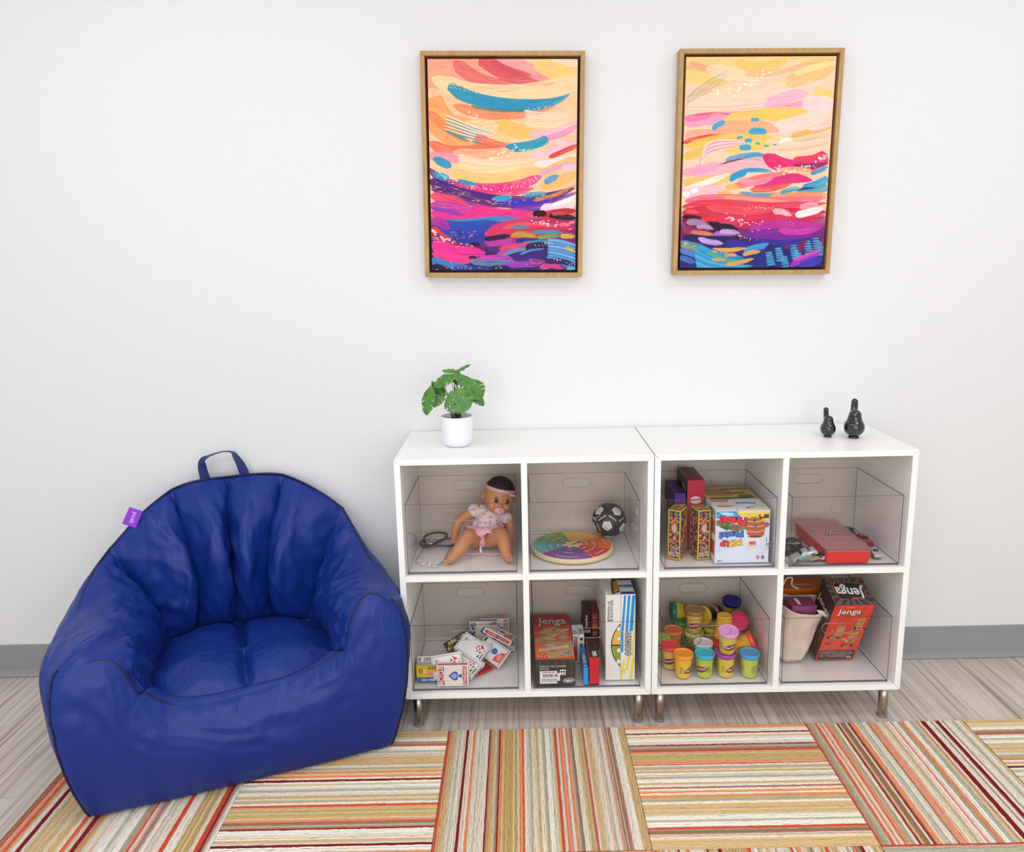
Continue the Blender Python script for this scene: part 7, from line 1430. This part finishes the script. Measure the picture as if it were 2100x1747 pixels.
c.put('wooden_block_game_box', 'red and black block tower game box leaning toward the front rim, right of the bag', 'game box', (1.2690, -.1720, ZL + .0215), (1, .02, -.01), (.055, -.42, .90))
# cloth bag
cloth = mat('calico_cotton', (226, 210, 188), rough=.95, bump=.5, bscale=900, var=.05, vscale=30)
bag2 = thing('drawstring_bag', 'natural cotton drawstring bag holding a purple box, at left in its bin', 'bag', (1.1600, -.2050, ZL))
NZ, NA = 34, 56; vs = []; fs = []
def bagp(t, a):
    z = .004 + .172 * t
    rx = np.interp(t, [0, .06, .25, .5, .75, .92, 1.0], [.022, .036, .043, .050, .058, .065, .067]); ry = np.interp(t, [0, .06, .25, .5, .8, 1.0], [.022, .036, .040, .042, .046, .048])
    n = mnoise.noise(Vector((math.cos(a) * 1.6, math.sin(a) * 1.6, t * 2.2 + 4))) * .20 + (1 - 2 * abs(mnoise.noise(Vector((math.cos(a) * 3.2 + t * 1.2, math.sin(a) * 3.2, t * 1.2 + 9))))) * .07
    ca, sa = math.cos(a), math.sin(a); sq = (abs(ca) ** 3.2 + abs(sa) ** 3.2) ** (-1 / 3.2)
    sag = (.004 * max(0, sa) - .010 * max(0, -sa) + .010 * max(0, -ca)) * max(0, t - .6) / .4
    x = rx * ca * sq * (1 + n * .7) + .034 * t - .024; y = ry * sa * sq * (1 + n) - .006 * t
    x = max(x, -.0840); return (x, max(y, -.1260), max(.0005, z + sag + (.006 * ca * (1 - t) * 0) + (0.006 * mnoise.noise(Vector((ca * 2, sa * 2, 1))) if t > .95 else 0) - (.0035 if t < .02 else 0)))
for j in range(NZ + 1):
    for i in range(NA): vs.append(bagp(j / NZ, 2 * PI * i / NA))
for j in range(NZ):
    for i in range(NA): fs.append((j * NA + i, j * NA + (i + 1) % NA, (j + 1) * NA + (i + 1) % NA, (j + 1) * NA + i))
fs.append(tuple(range(NA - 1, -1, -1))); mb = MB(); mb.add(vs, fs, cloth, True); o = mb.build('cloth_bag', bag2); so = o.modifiers.new('t', 'SOLIDIFY'); so.thickness = .0012; so.offset = -1
mb = MB(); hem = [Vector(bagp(1.0, 2 * PI * i / NA)) for i in range(NA)]; mb.tube(hem, .0036, cloth, 8, closed=True); mb.build('hem', bag2)
cord = mat('cotton_cord', (232, 218, 200), rough=.9, bump=.6, bscale=400)
mb = MB(); P0 = Vector(bagp(1, -PI * .34)); mb.tube(catmull([P0 + Vector((-.01, .002, .006)), P0 + Vector((.004, -.006, .004)), P0 + Vector((.016, -.012, -.012)), P0 + Vector((.024, -.014, -.030)), P0 + Vector((.028, -.012, -.046))], 6), .0036, cord, 8)
mb.tube(catmull([P0 + Vector((-.012, .004, .010)), P0 + Vector((0, -.004, .010)), P0 + Vector((.012, -.012, -.004))], 6), .0030, cord, 8); mb.sphere(P0 + Vector((.006, -.007, .002)), .0062, cord, 12); mb.build('drawstring', bag2)
mb = MB(); P1 = Vector(bagp(1, PI * .86)); mb.tube(catmull([P1, P1 + Vector((-.002, 0, .020)), P1 + Vector((-.014, -.002, .036)), P1 + Vector((-.020, -.004, .052))], 6), .0034, cord, 8); mb.tube(catmull([P1 + Vector((0, 0, .012)), P1 + Vector((.012, .006, .030)), P1 + Vector((.026, .012, .056)), P1 + Vector((.044, .014, .058)), P1 + Vector((.046, .016, .034)), P1 + Vector((.066, .018, .022))], 7), .0022, cord, 8); mb.sphere(P1 + Vector((-.002, 0, .018)), .0066, cord, 12)
for k in range(4): mb.tube([P1 + Vector((-.018, -.003, .050)), P1 + Vector((-.024 + k * .005, -.006, .066 - abs(k - 1) * .004))], .0010, cord, 5)
mb.build('drawstring', bag2)
c = Carton(.0780, .0520, .1080, C(150, 60, 104), bev=.0015); m = c.mb; m.rect(c.T, .002, .076, .002, .050, C(142, 54, 98)); m.rect(c.T, .022, .032, .010, .044, WHT); m.lines(c.T, .0245, .0295, .014, .040, 1, GRY); m.lines(c.T, .046, .074, .006, .046, 7, C(186, 120, 160), .25); m.rect(c.F, .002, .076, .002, .106, C(164, 84, 126))
c.put('purple_box', 'shrink-wrapped purple box sticking out of the cotton drawstring bag', 'box', (1.1580, -.2020, ZL + .0800), (1, .08, -.05), (.04, -.10, 1))
